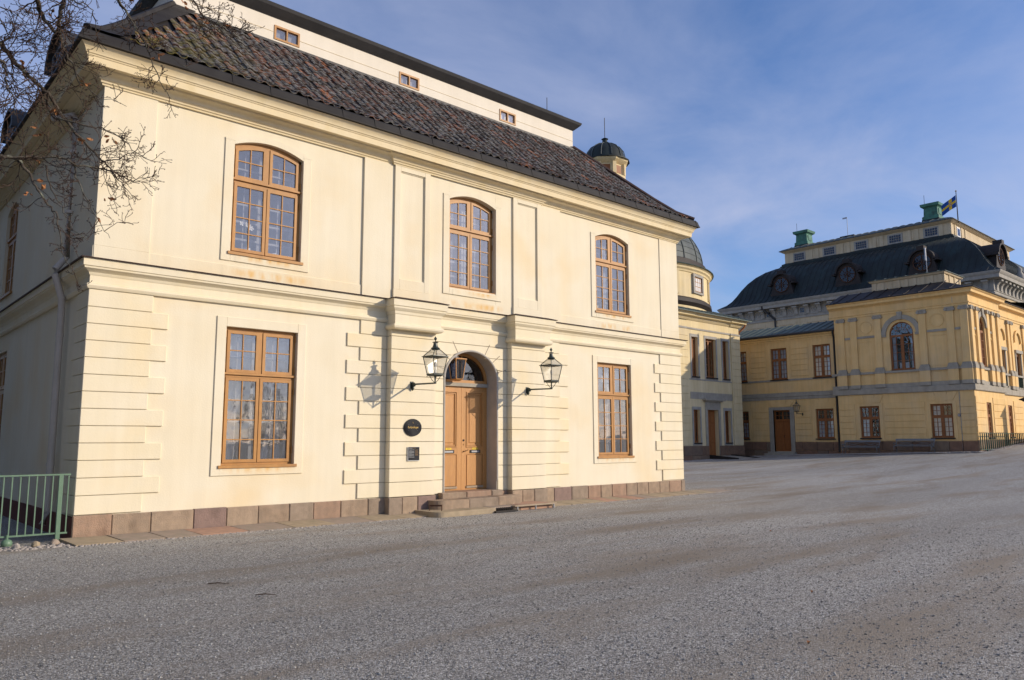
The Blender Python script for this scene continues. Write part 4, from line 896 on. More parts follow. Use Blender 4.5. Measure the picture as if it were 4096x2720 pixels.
def make_lantern(loc, label, rz=0, arm=.90):
    """iron wall lantern on a straight arm; root at loc on the wall, arm along local -Y"""
    e = empty('wall_lantern', (0, 0, 0), label, 'lantern', None)
    q = MB(); q.tube([(0, 0, .0), (0, -.06, .005), (0, -arm-.03, -.015)], [.03, .021, .017], 8); q.build('arm', 'lantern_iron', e)
    q = MB(); q.fprism(FR('X', -.012), [(0, .05), (-.10, .045), (-.16, .0), (-.12, -.05), (-.085, -.045), (-.09, -.09), (-.04, -.14), (0, -.10)], 0, .024); q.box(-.04, .04, -.018, 0, -.09, .07); q.build('wall_bracket', 'lantern_iron', e)
    y = -arm
    q = MB(); q.lathe((0, y, -.03), [(.020, 0), (.024, .02), (.016, .05), (.016, .17), (.03, .19)], 8)
    q.build('stem', 'lantern_iron', e)
    zb, zt = .185, .565; ab, atp = .128, .192
    for sx in (-1, 1):
        for sy in (-1, 1):
            q = MB(); q.tube([(sx*.012, y+sy*.012, .0), (sx*.05, y+sy*.05, .06), (sx*.085, y+sy*.085, .14), (sx*.115, y+sy*.115, .165), (sx*ab, y+sy*ab, .15)], .007, 5); q.lathe((sx*ab, y+sy*ab, .135), [(.0, -.015), (.014, 0), (.0, .015)], 6); q.build('scroll', 'lantern_iron', e)
    q = MB()
    q.lathe((0, y, 0), [(ab-.03, zb-.05), (ab+.01, zb-.02), (ab+.01, zb)], sq=True)
    for sx in (-1, 1):
        for sy in (-1, 1): q.tube([(sx*ab, y+sy*ab, zb), (sx*atp, y+sy*atp, zt)], .010, 5)
    for r, z in ((ab, zb+.004), (atp, zt)):
        q.tube([(-r, y-r, z), (r, y-r, z)], .011, 5); q.tube([(-r, y+r, z), (r, y+r, z)], .011, 5); q.tube([(-r, y-r, z), (-r, y+r, z)], .011, 5); q.tube([(r, y-r, z), (r, y+r, z)], .011, 5)
    q.lathe((0, y, 0), [(atp+.028, zt+.004), (atp+.026, zt+.018), (atp-.02, zt+.024), (atp-.02, zt+.004), (atp+.028, zt+.004)], sq=True)
    zr, ar = .735, .066
    for sx in (-1, 1):
        for sy in (-1, 1): q.tube([(sx*(atp), y+sy*atp, zt+.02), (sx*ar, y+sy*ar, zr)], .009, 5)
    q.build('frame', 'lantern_iron', e)
    for i in range(4):
        a0, a1 = PI/4+PI/2*i, PI/4+PI/2*(i+1); C = lambda r, a, z: (r*1.414*math.cos(a), y+r*1.414*math.sin(a), z)
        q = MB(); q.poly([C(ab-.003, a0, zb), C(ab-.003, a1, zb), C(atp-.003, a1, zt), C(atp-.003, a0, zt)]); q.build('pane', 'glass_frost', e, recalc=False)
        q = MB(); q.poly([C(atp-.006, a0, zt+.02), C(atp-.006, a1, zt+.02), C(ar, a1, zr), C(ar, a0, zr)]); q.build('roof_pane', 'glass_frost', e, recalc=False)
    q = MB(); q.lathe((0, y, 0), [(ar+.012, zr-.015), (ar+.04, zr+.02), (ar+.035, zr+.03), (ar, zr+.055), (.050, zr+.10), (.046, zr+.14)], 8, rot=PI/8); q.lathe((0, y, 0), [(.070, zr+.155), (.076, zr+.16), (.05, zr+.172), (.012, zr+.176)], 8, rot=PI/8)
    for i in range(8): a = 2*PI*i/8; q.tube([(.042*math.cos(a), y+.042*math.sin(a), zr+.135), (.042*math.cos(a), y+.042*math.sin(a), zr+.158)], .005, 4)
    q.build('chimney', 'lantern_iron', e, smooth=30)
    q = MB(); q.lathe((0, y, 0), [(.012, zr+.17), (.010, zr+.20), (.030, zr+.225), (.034, zr+.245), (.016, zr+.275), (.006, zr+.285), (.0, zr+.315)], 10); q.build('finial', 'lantern_iron', e, smooth=50)
    q = MB(); q.lathe((0, y, 0), [(.018, zb), (.018, zb+.16), (.030, zb+.17), (.034, zb+.22), (.02, zb+.27), (0, zb+.28)], 8); q.build('lamp', 'white_paint', e, smooth=50)
    e.location = loc; e.rotation_euler = (0, 0, rz); return e
make_lantern((6.712, -.215, 2.885), 'green black iron wall lantern left of the arched door, above the round plaque')
make_lantern((10.338, -.215, 2.915), 'green black iron wall lantern on the pilaster right of the arched door')

def fan_lantern():
    c = (8.30, .14); e = empty('fanlight_lantern', (c[0], c[1], 3.07), 'orange framed box lantern set into the fanlight over the door', 'lantern')
    zb, zt, ab, at_ = 3.11, 3.60, .10, .155
    q = MB()
    for sx in (-1, 1):
        for sy in (-1, 1): q.tube([(c[0]+sx*ab, c[1]+sy*ab, zb), (c[0]+sx*at_, c[1]+sy*at_, zt)], .013, 4)
    for r, z in ((ab, zb), (at_, zt)):
        for p, p2 in (((-r, -r), (r, -r)), ((r, -r), (r, r)), ((r, r), (-r, r)), ((-r, r), (-r, -r))): q.tube([(c[0]+p[0], c[1]+p[1], z), (c[0]+p2[0], c[1]+p2[1], z)], .013, 4)
    q.lathe((c[0], c[1], 0), [(at_+.02, zt), (at_+.02, zt+.02), (.02, zt+.05)], sq=True); q.lathe((c[0], c[1], 0), [(.05, zb-.045), (ab+.01, zb)], sq=True); q.build('frame', 'wood_door', e)
    for sx in (-.28, .30):
        q = MB(); q.box(c[0]+sx-.012, c[0]+sx+.012, .33, .36, 3.12, 3.70); q.build('side_bar', 'wood_door', e)
    for i in range(4):
        a0, a1 = PI/4+PI/2*i, PI/4+PI/2*(i+1); C = lambda r, a, z: (c[0]+r*1.414*math.cos(a), c[1]+r*1.414*math.sin(a), z)
        q = MB(); q.poly([C(ab, a0, zb), C(ab, a1, zb), C(at_, a1, zt), C(at_, a0, zt)]); q.build('pane', 'glass_dark', e, recalc=False)
    q = MB(); q.lathe((c[0], c[1], 0), [(.02, zb), (.02, zb+.15), (.028, zb+.2), (.0, zb+.28)], 8); q.build('lamp', 'zinc', e)
fan_lantern()

# ---- steps, flagstones, small things at the door
def steps():
    rn = random.Random(4)
    e = empty('door_steps', (8.6, -.5, 0), 'worn sandstone steps with rounded end before the arched door', 'steps')
    def stone(x0, x1, y0, y1, z0, z1, m, ch=.018):
        q = MB(); n = len(q.v); q.fbox(lambda u, d, z: (u, d, z), x0+.004, x1-.004, y0, y1, z0, z1, ch); q.build('step_stone', m, e)
    for a, b, m in ((7.62, 8.36, 'sandstone0'), (8.36, 9.15, 'sandstone1'), (9.15, 9.52, 'sandstone2')): stone(a, b, -.20, .40, .15, .392, m)
    def rounded(x0, x1, y0, y1, z0, z1, m):
        q = MB(); pts = [(x1, y1), (x1, y0)]+[(x0+.22-.22*math.sin(PI/2*i/6), y0+.22-.22*math.cos(PI/2*i/6)) for i in range(7)]+[(x0, y1)]
        q.fprism(lambda u, d, z: (u, z, d), pts, z1, z0); q.build('step_stone', m, e)
    rounded(7.18, 8.10, -.62, -.2, .0, .255, 'sandstone0'); stone(8.10, 9.02, -.62, -.2, 0, .262, 'sandstone2'); stone(9.02, 9.78, -.60, -.2, 0, .27, 'sandstone0')
    rounded(6.82, 7.75, -1.12, -.24, -.15, .055, 'flag0'); stone(7.75, 8.52, -1.10, -.62, -.15, .058, 'flag0'); stone(8.52, 9.4, -.95, -.60, -.15, .06, 'flag2'); stone(9.4, 10.5, -.95, -.245, -.15, .065, 'flag1')
    e2 = empty('rolled_mat', (8.85, -1.03, -.05), 'rolled dark brush mat lying against the lowest door step', 'mat')
    q = MB()
    for i in range(10): q.lathe((8.52+i*.058, -1.05, .022), [(0, -.035), (.034, -.02), (.04, 0), (.034, .02), (0, .035)], 8)
    q.build('coil', 'mat_brush', e2, smooth=50)
    q = MB(); q.box(8.45, 9.15, -1.16, -1.0, -.05, -.012); q.build('grate', 'iron', e2)
    e3 = empty('wooden_board', (9.8, -1.02, -.05), 'weathered wooden board lying along the edge of the lowest step, on small pegs', 'board')
    q = MB(); q.fbox(lambda u, d, z: (u, d, z), 9.14, 10.56, -1.06, -.955, .035, .07, .006); q.build('plank', 'board_wood', e3)
    for x in (9.2, 9.8, 10.42): q = MB(); q.box(x, x+.03, -1.075, -1.045, -.06, .045); q.build('peg', 'zinc', e3)
    e4 = empty('boot_scraper', (7.1, -.62, .05), 'small iron boot scraper at the rounded end of the steps', 'boot scraper')
    q = MB(); q.tube([(6.97, -.60, .04), (6.97, -.60, .19)], .011, 5); q.tube([(7.16, -.80, .04), (7.16, -.80, .19)], .011, 5); q.build('post', 'rust', e4)
    q = MB(); q.fprism(lambda u, d, z: (6.97+u*.19, -.60-u*.20+d, z), [(0, .15), (1, .15), (1, .185), (0, .185)], -.004, .004); q.build('blade', 'rust', e4)
steps()
def flagstones():
    rn = random.Random(9); P = empty('flagstone_strip', (8.6, -.4, 0), None, None); tag(P, kind='structure')
    x = -.25
    while x < BW+1.1:
        w = rn.uniform(.55, .95); a, b = x, x+w; x = b
        if b > 6.75 and a < 10.5: 
            if a < 6.75 and b < 7.6: pass
            else: continue
        if a > 10.4 and a < 10.6: pass
        q = MB(); g = .012; sk = rn.uniform(-.05, .05); y1 = -.075; y0 = -.76+rn.uniform(-.03, .03)
        zt = gz(a, 0)+.06
        v = [(a+g, y1), (b-g, y1), (b-g+.10, y0), (a+g+.10, y0)]
        q.fprism(lambda u, d, z: (u, z, d), v, 0, 0)
        q = MB(); n = 0; top = [(p[0], p[1], zt+(.006 if p[1] > -.2 else -.042)+rn.uniform(-.004, .004)) for p in v]; bot = [(p[0], p[1], zt-.16) for p in v]
        q.v = top+bot; q.f = [(0, 1, 2, 3), (7, 6, 5, 4)]+[(i, 4+i, 4+(i+1) % 4, (i+1) % 4) for i in range(4)]; q.m = [0]*6
        q.build('flagstone', rn.choice(['flag0', 'flag0', 'flag1', 'flag2']), P)
    # cobble edging, too small to pick apart
    q = MB(); rng = random.Random(21)
    def cob(x, y, z, r):
        rr = rng.uniform(.7, 1.2); n = len(q.v); a0 = rng.uniform(0, 3)
        for j, (rad, h) in enumerate(((.95, -.2), (.85, .25), (.45, .5))):
            for i in range(6): a = a0+PI/3*i; q.v.append((x+r*rr*rad*math.cos(a), y+r*rad*math.sin(a), z+r*h))
        for j in range(2):
            for i in range(6): q.f.append((n+j*6+i, n+j*6+(i+1) % 6, n+j*6+6+(i+1) % 6, n+j*6+6+i)); q.m.append(0)
        q.f.append(tuple(n+12+i for i in range(6))); q.m.append(0)
    x = -.3
    while x < BW+1.5:
        x += rng.uniform(.03, .06)
        if 6.7 < x < 10.6: continue
        for k in range(2): cob(x+rng.uniform(-.02, .02), -.80-.055*k+rng.uniform(-.02, .02), gz(x, 0)+.0, rng.uniform(.018, .036))
    for k in range(220): cob(-1.35+1.3*rng.random(), -.75+.5*rng.random()**1.0+.1*rng.random(), -.06, rng.uniform(.02, .05))
    for k in range(420): cob(BW+.1+2.6*rng.random()**1.3, -.55+1.1*rng.random(), gz(BW+1, 0), rng.uniform(.02, .045))
    for k in range(1500):
        y = 1.2+16*rng.random(); cob(50.0-.9*rng.random()-(.0 if y > 10.4 else .3), y, gz(50, y)+.0, rng.uniform(.04, .09))
    for k in range(800):
        xx = 38+12*rng.random(); cob(xx, 16.8-1.6*rng.random()**1.6, gz(xx, 16), rng.uniform(.04, .09))
    for k in range(700):
        xx = 51+8*rng.random(); cob(xx, 1.5-.5*rng.random(), gz(xx, 1), rng.uniform(.04, .10))
    q.build('cobble_edging', 'cobble', None, smooth=50); tag(bpy.data.objects['cobble_edging'], 'rounded grey cobblestones laid along the foot of the walls', 'cobbles', kind='stuff')
    for k in range(3):
        e = empty('loose_stone', (-.35-.28*k, -.30-.08*k, -.05), ['larger dark stone lying at the pavilion corner by the fence', 'pale flat stone lying under the green fence', 'small rounded stone under the green fence, farther from the corner'][k], 'stone')
        s = MB(); n = 0; r = (.085, .07, .055)[k]; s.lathe((-.35-.28*k, -.30-.08*k, -.05), [(r*.8, -.02), (r, .01), (r*.75, .05), (r*.3, .075)], 9); s.v = [(x+random.uniform(-.012, .012), y+random.uniform(-.012, .012), z+random.uniform(-.006, .006)) for x, y, z in s.v]; s.build('stone', ['flag2', 'flag0', 'cobble'][k], e, smooth=40)
flagstones()

# ---- green railings
def railing(name_label, pts_fn, n, h, z_fn, m, posts, rail_r=.02, bar=.018, ball=None, group=None):
    p0 = pts_fn(0); e = empty('railing', (p0[0], p0[1], z_fn(0)), name_label, 'fence', group)
    for k, z in ((0, h), (0, .12)):
        q = MB(); a, b = pts_fn(-.2), pts_fn(n+.2); q.fprism(lambda u, d, zz: (a[0]+(b[0]-a[0])*u, a[1]+(b[1]-a[1])*u+d, zz+z_fn(0)+(z_fn(n)-z_fn(0))*u), [(0, z-rail_r*.6), (1, z-rail_r*.6), (1, z+rail_r*.6), (0, z+rail_r*.6)], -rail_r, rail_r); q.build('rail', m, e)
    for i in range(n+1):
        x, y = pts_fn(i); zb = z_fn(i)
        if i in posts: q = MB(); q.box(x-.032, x+.032, y-.032, y+.032, zb-.1, zb+h-.013); q.build('post', m, e); continue
        q = MB(); q.box(x-bar/2, x+bar/2, y-bar/2, y+bar/2, zb+.132, zb+h-.013); q.build('bar', m, e)
    if ball:
        q = MB(); q.lathe((ball[0], ball[1], ball[2]), [(.03, -.05), (.075, -.02), (.085, .02), (.07, .06), (.03, .085)], 12); q.tube([(ball[0], ball[1], ball[2]+.08), (ball[0], ball[1], .12)], .02, 6); q.build('ball_foot', m, e, smooth=50)
    return e
railing('pale green iron railing at the pavilion corner, left edge', lambda i: (-.13-.117*i, .02), 28, 1.09, lambda i: -.03, 'fence_green', (1, 14, 26), rail_r=.022, ball=(-.97, -.02, -.03))

# ------------------------------------------------------------------ bare oak, branches reaching in from the left
def unproj(px, py, dist):
    d = rt*((px-2048)/FPX)+up*(-(py-1360)/FPX)+fw; return CAM+d*dist
def build_tree():
    rn = random.Random(31); K = 1000/1363
    base = Vector((-5.9, -6.6, -.06)); e = empty('oak_tree', base, 'bare oak with lichened branches and a few brown leaves, reaching in from the left', 'tree')
    q = MB(); tp = [base+Vector(p) for p in ((0, 0, -.1), (0, 0, .25), (.03, .02, 1.2), (-.03, .05, 2.6), (.04, .10, 4.2), (.1, .1, 5.6), (.05, .2, 7.4), (.2, .3, 9.2), (.1, .3, 11.5)) ]
    q.tube(tp, [.42, .31, .26, .24, .22, .20, .16, .11, .04], 12); q.build('trunk', 'bark', e, smooth=60)
    L = MB(); T = MB(); LV = MB(); buds = MB()
    def leaf(p):
        s_ = rn.uniform(.02, .04); a = Vector((rn.uniform(-1, 1), rn.uniform(-1, 1), rn.uniform(-1, .2))).normalized(); b = a.cross(Vector((rn.uniform(-1, 1), rn.uniform(-1, 1), .3))).normalized(); c = a.cross(b)*.4
        pts = [p, p+a*s_*.6+b*s_*.35+c*s_, p+a*s_*1.3+b*s_*.5, p+a*s_*2, p+a*s_*1.3-b*s_*.5, p+a*s_*.6-b*s_*.35+c*s_]
        LV.poly([pts[0], pts[1], pts[2], pts[3]]); LV.poly([pts[0], pts[3], pts[4], pts[5]])
    def twig(p, d, ln, r, lvl):
        n = 5 if lvl < 2 else 4; pts = [p]; rr = [r]; dd = d.normalized(); pos = p
        for i in range(n):
            dd = (dd+Vector((rn.gauss(0, .22), rn.gauss(0, .22), rn.gauss(.03, .22)))).normalized(); pos = pos+dd*(ln/n); pts.append(pos); rr.append(max(.0030, r*(1-.7*(i+1)/n)))
        (L if r > .011 else T).tube(pts, rr, 5 if r > .011 else 3, cap=False)
        if lvl < 3:
            k = {0: 6, 1: 4, 2: 2}[lvl]
            for j in range(k):
                t = rn.uniform(.2, 1.0); i = min(n-1, int(t*n)); a = pts[i].lerp(pts[i+1], t*n-i); d0 = (pts[i+1]-pts[i]).normalized()
                side = d0.cross(Vector((rn.uniform(-1, 1), rn.uniform(-1, 1), rn.uniform(-1, 1)))).normalized()
                twig(a, d0*rn.uniform(.5, 1.0)+side*rn.uniform(.5, 1.0)+Vector((0, 0, .12)), ln*rn.uniform(.35, .62), rr[i]*.6, lvl+1)
        if lvl >= 2:
            # terminal bud cluster
            for b_ in range(2): o = pts[-1]+Vector((rn.gauss(0, .004), rn.gauss(0, .004), rn.gauss(0, .004))); T.tube([o, o+dd*.012], [.0040, .0020], 3, cap=False)
        if rn.random() < .004: leaf(pts[-1])
    def limb(path, d0, d1, r0, r1, dens, tl, start=None, lv=1):
        P = []; n = len(path)
        if start is not None: P.append(start)
        for i, (x, y) in enumerate(path): P.append(unproj(x*K, y*K, d0+(d1-d0)*i/max(1, n-1)+rn.uniform(-.06, .06)))
        # subdivide with jitter
        Q = []
        for i in range(len(P)-1):
            m = 4
            for j in range(m):
                t = j/m; a = P[max(0, i-1)]; b = P[i]; c = P[i+1]; d = P[min(len(P)-1, i+2)]
                v = .5*((2*b)+(c-a)*t+(2*a-5*b+4*c-d)*t*t+(3*b-a-3*c+d)*t**3)
                Q.append(v+Vector((rn.gauss(0, .008), rn.gauss(0, .008), rn.gauss(0, .008))))
        Q.append(P[-1]); N = len(Q); R = [r0+(r1-r0)*(i/(N-1))**.8 for i in range(N)]
        L.tube(Q, R, 8, cap=False)
        tot = sum((Q[i+1]-Q[i]).length for i in range(N-1)); cnt = int(tot*dens)
        for k in range(cnt):
            t = (k+rn.random())/cnt; i = min(N-2, int(t*(N-1)))
            if start is not None and i < 3: continue
            d = (Q[i+1]-Q[i]).normalized(); side = d.cross(Vector((rn.uniform(-1, 1), rn.uniform(-1, 1), rn.uniform(-1, 1)))).normalized()
            twig(Q[i], d*rn.uniform(.4, 1)+side*rn.uniform(.5, 1)+Vector((0, 0, .05)), tl*rn.uniform(.5, 1.2), max(.0052, R[i]*.42), lv)
    A = base+Vector((.03, .1, 4.1)); B = base+Vector((.1, .1, 5.6)); C_ = base+Vector((.05, .2, 7.2)); D_ = base+Vector((-.02, .06, 3.0))
    limb([(-260, 60), (-90, 190), (0, 245), (60, 310), (120, 385), (200, 450), (260, 510), (330, 620), (420, 730), (500, 820), (560, 880), (620, 930), (690, 975), (760, 1000)], 8.0, 8.6, .036, .004, 6.0, .40, B)
    limb([(-300, 800), (-120, 860), (0, 852), (100, 862), (200, 862), (330, 858), (420, 900), (540, 915), (620, 940)], 7.6, 8.4, .030, .006, 6.0, .36, A)
    limb([(100, 870), (160, 960), (210, 1030), (260, 1110), (310, 1180), (325, 1280), (350, 1400), (400, 1480)], 7.7, 7.9, .016, .003, 6.5, .34)
    limb([(150, -500), (170, -240), (205, 0), (215, 60), (255, 120), (300, 165), (340, 230), (370, 320), (400, 370), (440, 480)], 7.9, 8.3, .036, .007, 5.0, .36, C_)
    limb([(330, -420), (380, -160), (350, 0), (325, 80), (320, 150), (318, 185)], 8.2, 8.0, .026, .016, 5.5, .4, C_)
    limb([(-200, 200), (-60, 280), (0, 330), (30, 390), (35, 470), (70, 530), (85, 630)], 7.6, 7.8, .022, .004, 8.0, .4, B)
    limb([(400, -400), (560, -160), (640, 0), (720, 100), (760, 180), (800, 260), (850, 380), (880, 460), (935, 540)], 8.4, 8.8, .020, .0025, 4.0, .26, C_)
    limb([(640, 0), (690, 60), (740, 150), (800, 240), (900, 290), (1040, 380)], 8.4, 8.7, .012, .002, 4.5, .24)
    limb([(600, -420), (850, -200), (1050, 0), (1100, 80), (1160, 120), (1240, 140), (1320, 155)], 8.7, 9.2, .018, .002, 6.0, .22, C_)
    limb([(380, 0), (430, 10), (500, 50), (520, 130), (545, 200)], 8.2, 8.4, .009, .002, 6.0, .26)
    limb([(260, 510), (270, 610), (360, 660), (480, 690), (560, 700), (640, 740), (700, 790), (790, 860)], 8.2, 8.5, .014, .003, 6.0, .28)
    limb([(400, 890), (420, 960), (470, 1080), (530, 1200), (600, 1300)], 8.1, 8.3, .010, .002, 6.5, .30)
    limb([(250, 900), (270, 1000), (330, 1120), (400, 1250), (490, 1320)], 7.9, 8.1, .009, .002, 6.0, .28)
    limb([(560, 880), (640, 870), (720, 830), (800, 860)], 8.5, 8.6, .008, .002, 8, .24); limb([(620, 940), (680, 1020), (740, 1100)], 8.5, 8.6, .007, .002, 9, .2)
    limb([(200, 450), (150, 480), (60, 560), (0, 600)], 8.1, 7.9, .008, .002, 7, .3); limb([(330, 300), (420, 400), (520, 520), (620, 550), (690, 580)], 8.2, 8.5, .009, .002, 5.5, .24)
    limb([(-150, 40), (0, 40), (60, 60), (130, 110), (200, 170)], 7.8, 8.0, .008, .002, 7, .3); limb([(0, 100), (40, 180), (80, 280)], 7.7, 7.9, .007, .002, 7, .3)
    # crown outside the picture
    for k in range(16):
        a = rn.uniform(PI*.45, PI*1.75); h = rn.uniform(5, 10.5); s0 = base+Vector((.1, .2, h)); d = Vector((math.cos(a), math.sin(a), rn.uniform(.15, .7))).normalized(); ln = rn.uniform(2.2, 4.0)
        pts = [s0+d*ln*i/6+Vector((rn.gauss(0, .1), rn.gauss(0, .1), rn.gauss(.0, .1)))*min(1, i) for i in range(7)]; L.tube(pts, [.07*(1-i/7.5) for i in range(7)], 6, cap=False)
        for j in range(6): i = rn.randint(2, 6); twig(pts[i], d+Vector((rn.gauss(0, .6), rn.gauss(0, .6), rn.gauss(.2, .5))), 1.1, .014, 1)
    L.build('limbs', 'bark', e, smooth=60, recalc=False, kind='stuff'); T.build('twigs', 'twig', e, recalc=False, kind='stuff'); 
    for (x, y, s_) in ((455, 455, 1), (298, 70, .6), (130, 345, 1.2), (220, 865, 1), (150, 1055, 1), (840, 300, .5), (600, 755, .6), (1010, 30, .6), (290, 590, .6), (210, 720, .6), (450, 765, .8), (590, 1075, .5), (225, 1000, .6)):
        p = unproj(x*K, y*K, 8.1)
        for j in range(4): leaf(p+Vector((rn.gauss(0, .02), rn.gauss(0, .02), rn.gauss(0, .02))))
    LV.build('withered_leaves', 'dead_leaf', e, recalc=False, kind='stuff')
build_tree()

# ------------------------------------------------------------------ fallen leaves and sticks on the gravel
def litter():
    K = [(870, 2335, .09, 'stick', 'thin brown twig lying on the gravel in front of the left window'), (1060, 2380, .08, 'stick', 'second thin twig on the gravel, nearer the camera than the other twig'),
         (3245, 2370, .045, 'leaf', 'curled pale brown leaf on the gravel, lower right'), (3595, 2290, .03, 'leaf', 'small red leaf lying on the gravel at the right'), (3230, 2575, .05, 'leaf', 'flat light leaf on the gravel near the bottom right'), (3080, 2125, .06, 'leaf', 'faint flat leaf on the gravel in mid court')]
    for px, py, s_, kind, lab in K:
        d = unproj(px, py, 1)-CAM; t = (-.05-CAM.z)/d.z; p = CAM+d*t; zg = gz(p.x, p.y); e = None
        q = MB()
        if kind == 'stick': q.tube([(p.x-s_, p.y+s_*.8, zg+.012), (p.x, p.y, zg+.022), (p.x+s_*1.2, p.y-s_*.9, zg+.012)], [.006, .007, .003], 5); o = q.build('fallen_twig', 'twig', None, loc=(p.x, p.y, zg)); tag(o, lab, 'twig', 'litter on the gravel')
        else:
            for a in range(2): q.poly([(p.x, p.y, zg+.012), (p.x+s_*.5, p.y+s_*(.4 if a else -.4), zg+.03), (p.x+s_, p.y, zg+.022), (p.x+s_*.5, p.y, zg+.006)])
            o = q.build('fallen_leaf', 'dead_leaf', None, loc=(p.x, p.y, zg), recalc=False); tag(o, lab, 'leaf', 'litter on the gravel')
litter()

# ------------------------------------------------------------------ small things on the window ledges
def ledge_things():
    def lathe_thing(name, prof, loc, m, lab, cat, sides=12):
        q = MB(); q.lathe(loc, prof, sides); o = q.build(name, m, None, loc=loc, smooth=50); tag(o, lab, cat); return o
    z = 5.36; y = .21
    lathe_thing('flower_pot', [(.06, 0), (.075, .15), (.085, .155), (.08, .17)], (2.87, y, z), 'white_paint', 'white flower pot in the left upper window, left pane', 'pot')
    lathe_thing('flower_pot', [(.06, 0), (.07, .13), (.08, .135), (.075, .15)], (3.47, y, z), 'white_paint', 'white flower pot in the left upper window, right pane', 'pot')
    e = empty('orchid', (2.87, y, z+.17), 'white orchid flowering in the left upper window', 'plant')
    q = MB(); q.tube([(2.87, y, z+.15), (2.86, y, z+.4), (2.82, y-.02, z+.62), (2.74, y-.03, z+.70)], .005, 5); q.build('stem', 'fence_green', e)
    for k in range(5):
        q = MB(); cx, cz = 2.74+.05*k, z+.70-.035*abs(k-1)
        for j in range(5): a = 2*PI*j/5+.3*k; q.poly([(cx, y-.04, cz), (cx+.045*math.cos(a-.4), y-.045, cz+.045*math.sin(a-.4)), (cx+.055*math.cos(a), y-.05, cz+.055*math.sin(a)), (cx+.045*math.cos(a+.4), y-.045, cz+.045*math.sin(a+.4))])
        q.build('flower', 'white_paint', e, recalc=False)
    lathe_thing('yellow_cup', [(.05, 0), (.06, .12), (.085, .2)], (13.55, y, z), 'pale_pot', 'pale yellow cup in the right upper window', 'cup')
    lathe_thing('candlestick', [(.05, 0), (.015, .03), (.015, .2), (.03, .22), (.012, .23), (.012, .34)], (14.25, y, z), 'white_paint', 'white candlestick in the right upper window', 'candlestick')
    z = 1.19
    for x, lab in ((2.83, 'dark female figurine in the lower left window, left casement'), (3.52, 'dark female figurine in the lower left window, right casement')):
        lathe_thing('figurine', [(.055, 0), (.05, .08), (.03, .19), (.022, .22), (.034, .27), (.03, .32), (.012, .345), (.022, .375), (.018, .405), (0, .415)], (x, .2, z), 'iron', lab, 'figurine')
ledge_things()

# ------------------------------------------------------------------ far buildings
def far_window(f, P, uc, hw, z0, z1, ztr=None, rise=0, m='window_brown', cols=2, rt_=2, rb=4, curtain=None, d=.10, glass='glass_far', sill=True, back='dark_hole'):
    q = MB(); t = .075; sp = z1-rise
    q.fbox(f, uc-hw, uc-hw+t, d, d+.08, z0, sp); q.fbox(f, uc+hw-t, uc+hw, d, d+.08, z0, sp); q.fbox(f, uc-hw+t, uc+hw-t, d+.001, d+.08, z0, z0+t)
    if rise: arch_band(q, f, uc-hw, uc+hw, sp, rise, 'ell', -t, d, d+.08, 14)
    else: q.fbox(f, uc-hw+t, uc+hw-t, d+.001, d+.08, z1-t, z1)
    zt = ztr if ztr else z1-t
    q.fbox(f, uc-.055, uc+.055, d-.004, d+.07, z0+t, z1-t if not rise else zt)
    if ztr: q.fbox(f, uc-hw+t, uc+hw-t, d-.006, d+.075, ztr-.05, ztr+.05)
    b = .028
    for sx in (-1, 1):
        a, c = (uc-hw+t, uc-.055) if sx < 0 else (uc+.055, uc+hw-t); s_ = .045
        for za, zb, rows in ((z0+t, zt-.05, rb), (zt+.05, z1-t, rt_)):
            if rows == 0 or zb-za < .15 or (rise and za > zt-.01): continue
            q.fbox(f, a, a+s_, d-.012, d+.05, za, zb); q.fbox(f, c-s_, c, d-.012, d+.05, za, zb); q.fbox(f, a+s_, c-s_, d-.011, d+.05, za, za+s_); q.fbox(f, a+s_, c-s_, d-.011, d+.05, zb-s_, zb)
            if cols > 1: q.fbox(f, (a+c)/2-b/2, (a+c)/2+b/2, d-.008, d+.045, za+s_, zb-s_)
            for r in range(1, rows): z = za+(zb-za)*r/rows; q.fbox(f, a+s_, c-s_, d-.007, d+.044, z-b/2, z+b/2)
    if rise:
        for an in (30, 60, 90, 120, 150):
            a = math.radians(an); q.tube([f(uc+.2*math.cos(a), d+.03, sp+.2*math.sin(a)), f(uc+(hw-t)*math.cos(a), d+.03, sp+(rise-t)*math.sin(a))], .018, 4)
        q.tube([f(uc+.42*math.cos(PI*i/10), d+.03, sp+.42*math.sin(PI*i/10)) for i in range(11)], .016, 4)
    w = q.build('window', m, P)
    q = MB()
    if rise: q.poly([f(uc-hw+.02, d+.03, z0), f(uc+hw-.02, d+.03, z0)]+[f(uc+(hw-.02)*math.cos(PI*i/12), d+.03, sp+(rise-.02)*math.sin(PI*i/12)) for i in range(13)])
    else: q.poly([f(uc-hw+.02, d+.03, z0), f(uc+hw-.02, d+.03, z0), f(uc+hw-.02, d+.03, z1), f(uc-hw+.02, d+.03, z1)])
    q.build('glass', glass, w, recalc=False)
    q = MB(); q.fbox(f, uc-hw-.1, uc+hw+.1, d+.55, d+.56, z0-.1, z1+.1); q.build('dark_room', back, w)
    if curtain:
        for (a, c, za, zb) in curtain:
            q = MB(); n = 18; k = 0
            for i in range(n+1):
                u = uc-hw+2*hw*(a+(c-a)*i/n); q.v += [f(u, d+.16+.035*math.sin(i*2.2), z0+(z1-z0)*za), f(u, d+.16+.035*math.sin(i*2.2), z0+(z1-z0)*zb)]
            for i in range(n): q.f.append((2*i, 2*i+2, 2*i+3, 2*i+1)); q.m.append(0)
            q.build('curtain', 'curtain', w, smooth=60, recalc=False)
    if sill: q = MB(); q.fprism(f, [(uc-hw-.06, z0-.09), (uc+hw+.06, z0-.09), (uc+hw+.06, z0-.005), (uc-hw-.06, z0-.005)], -.10, d+.02); q.build('sill', 'brown_copper', w)
    return w
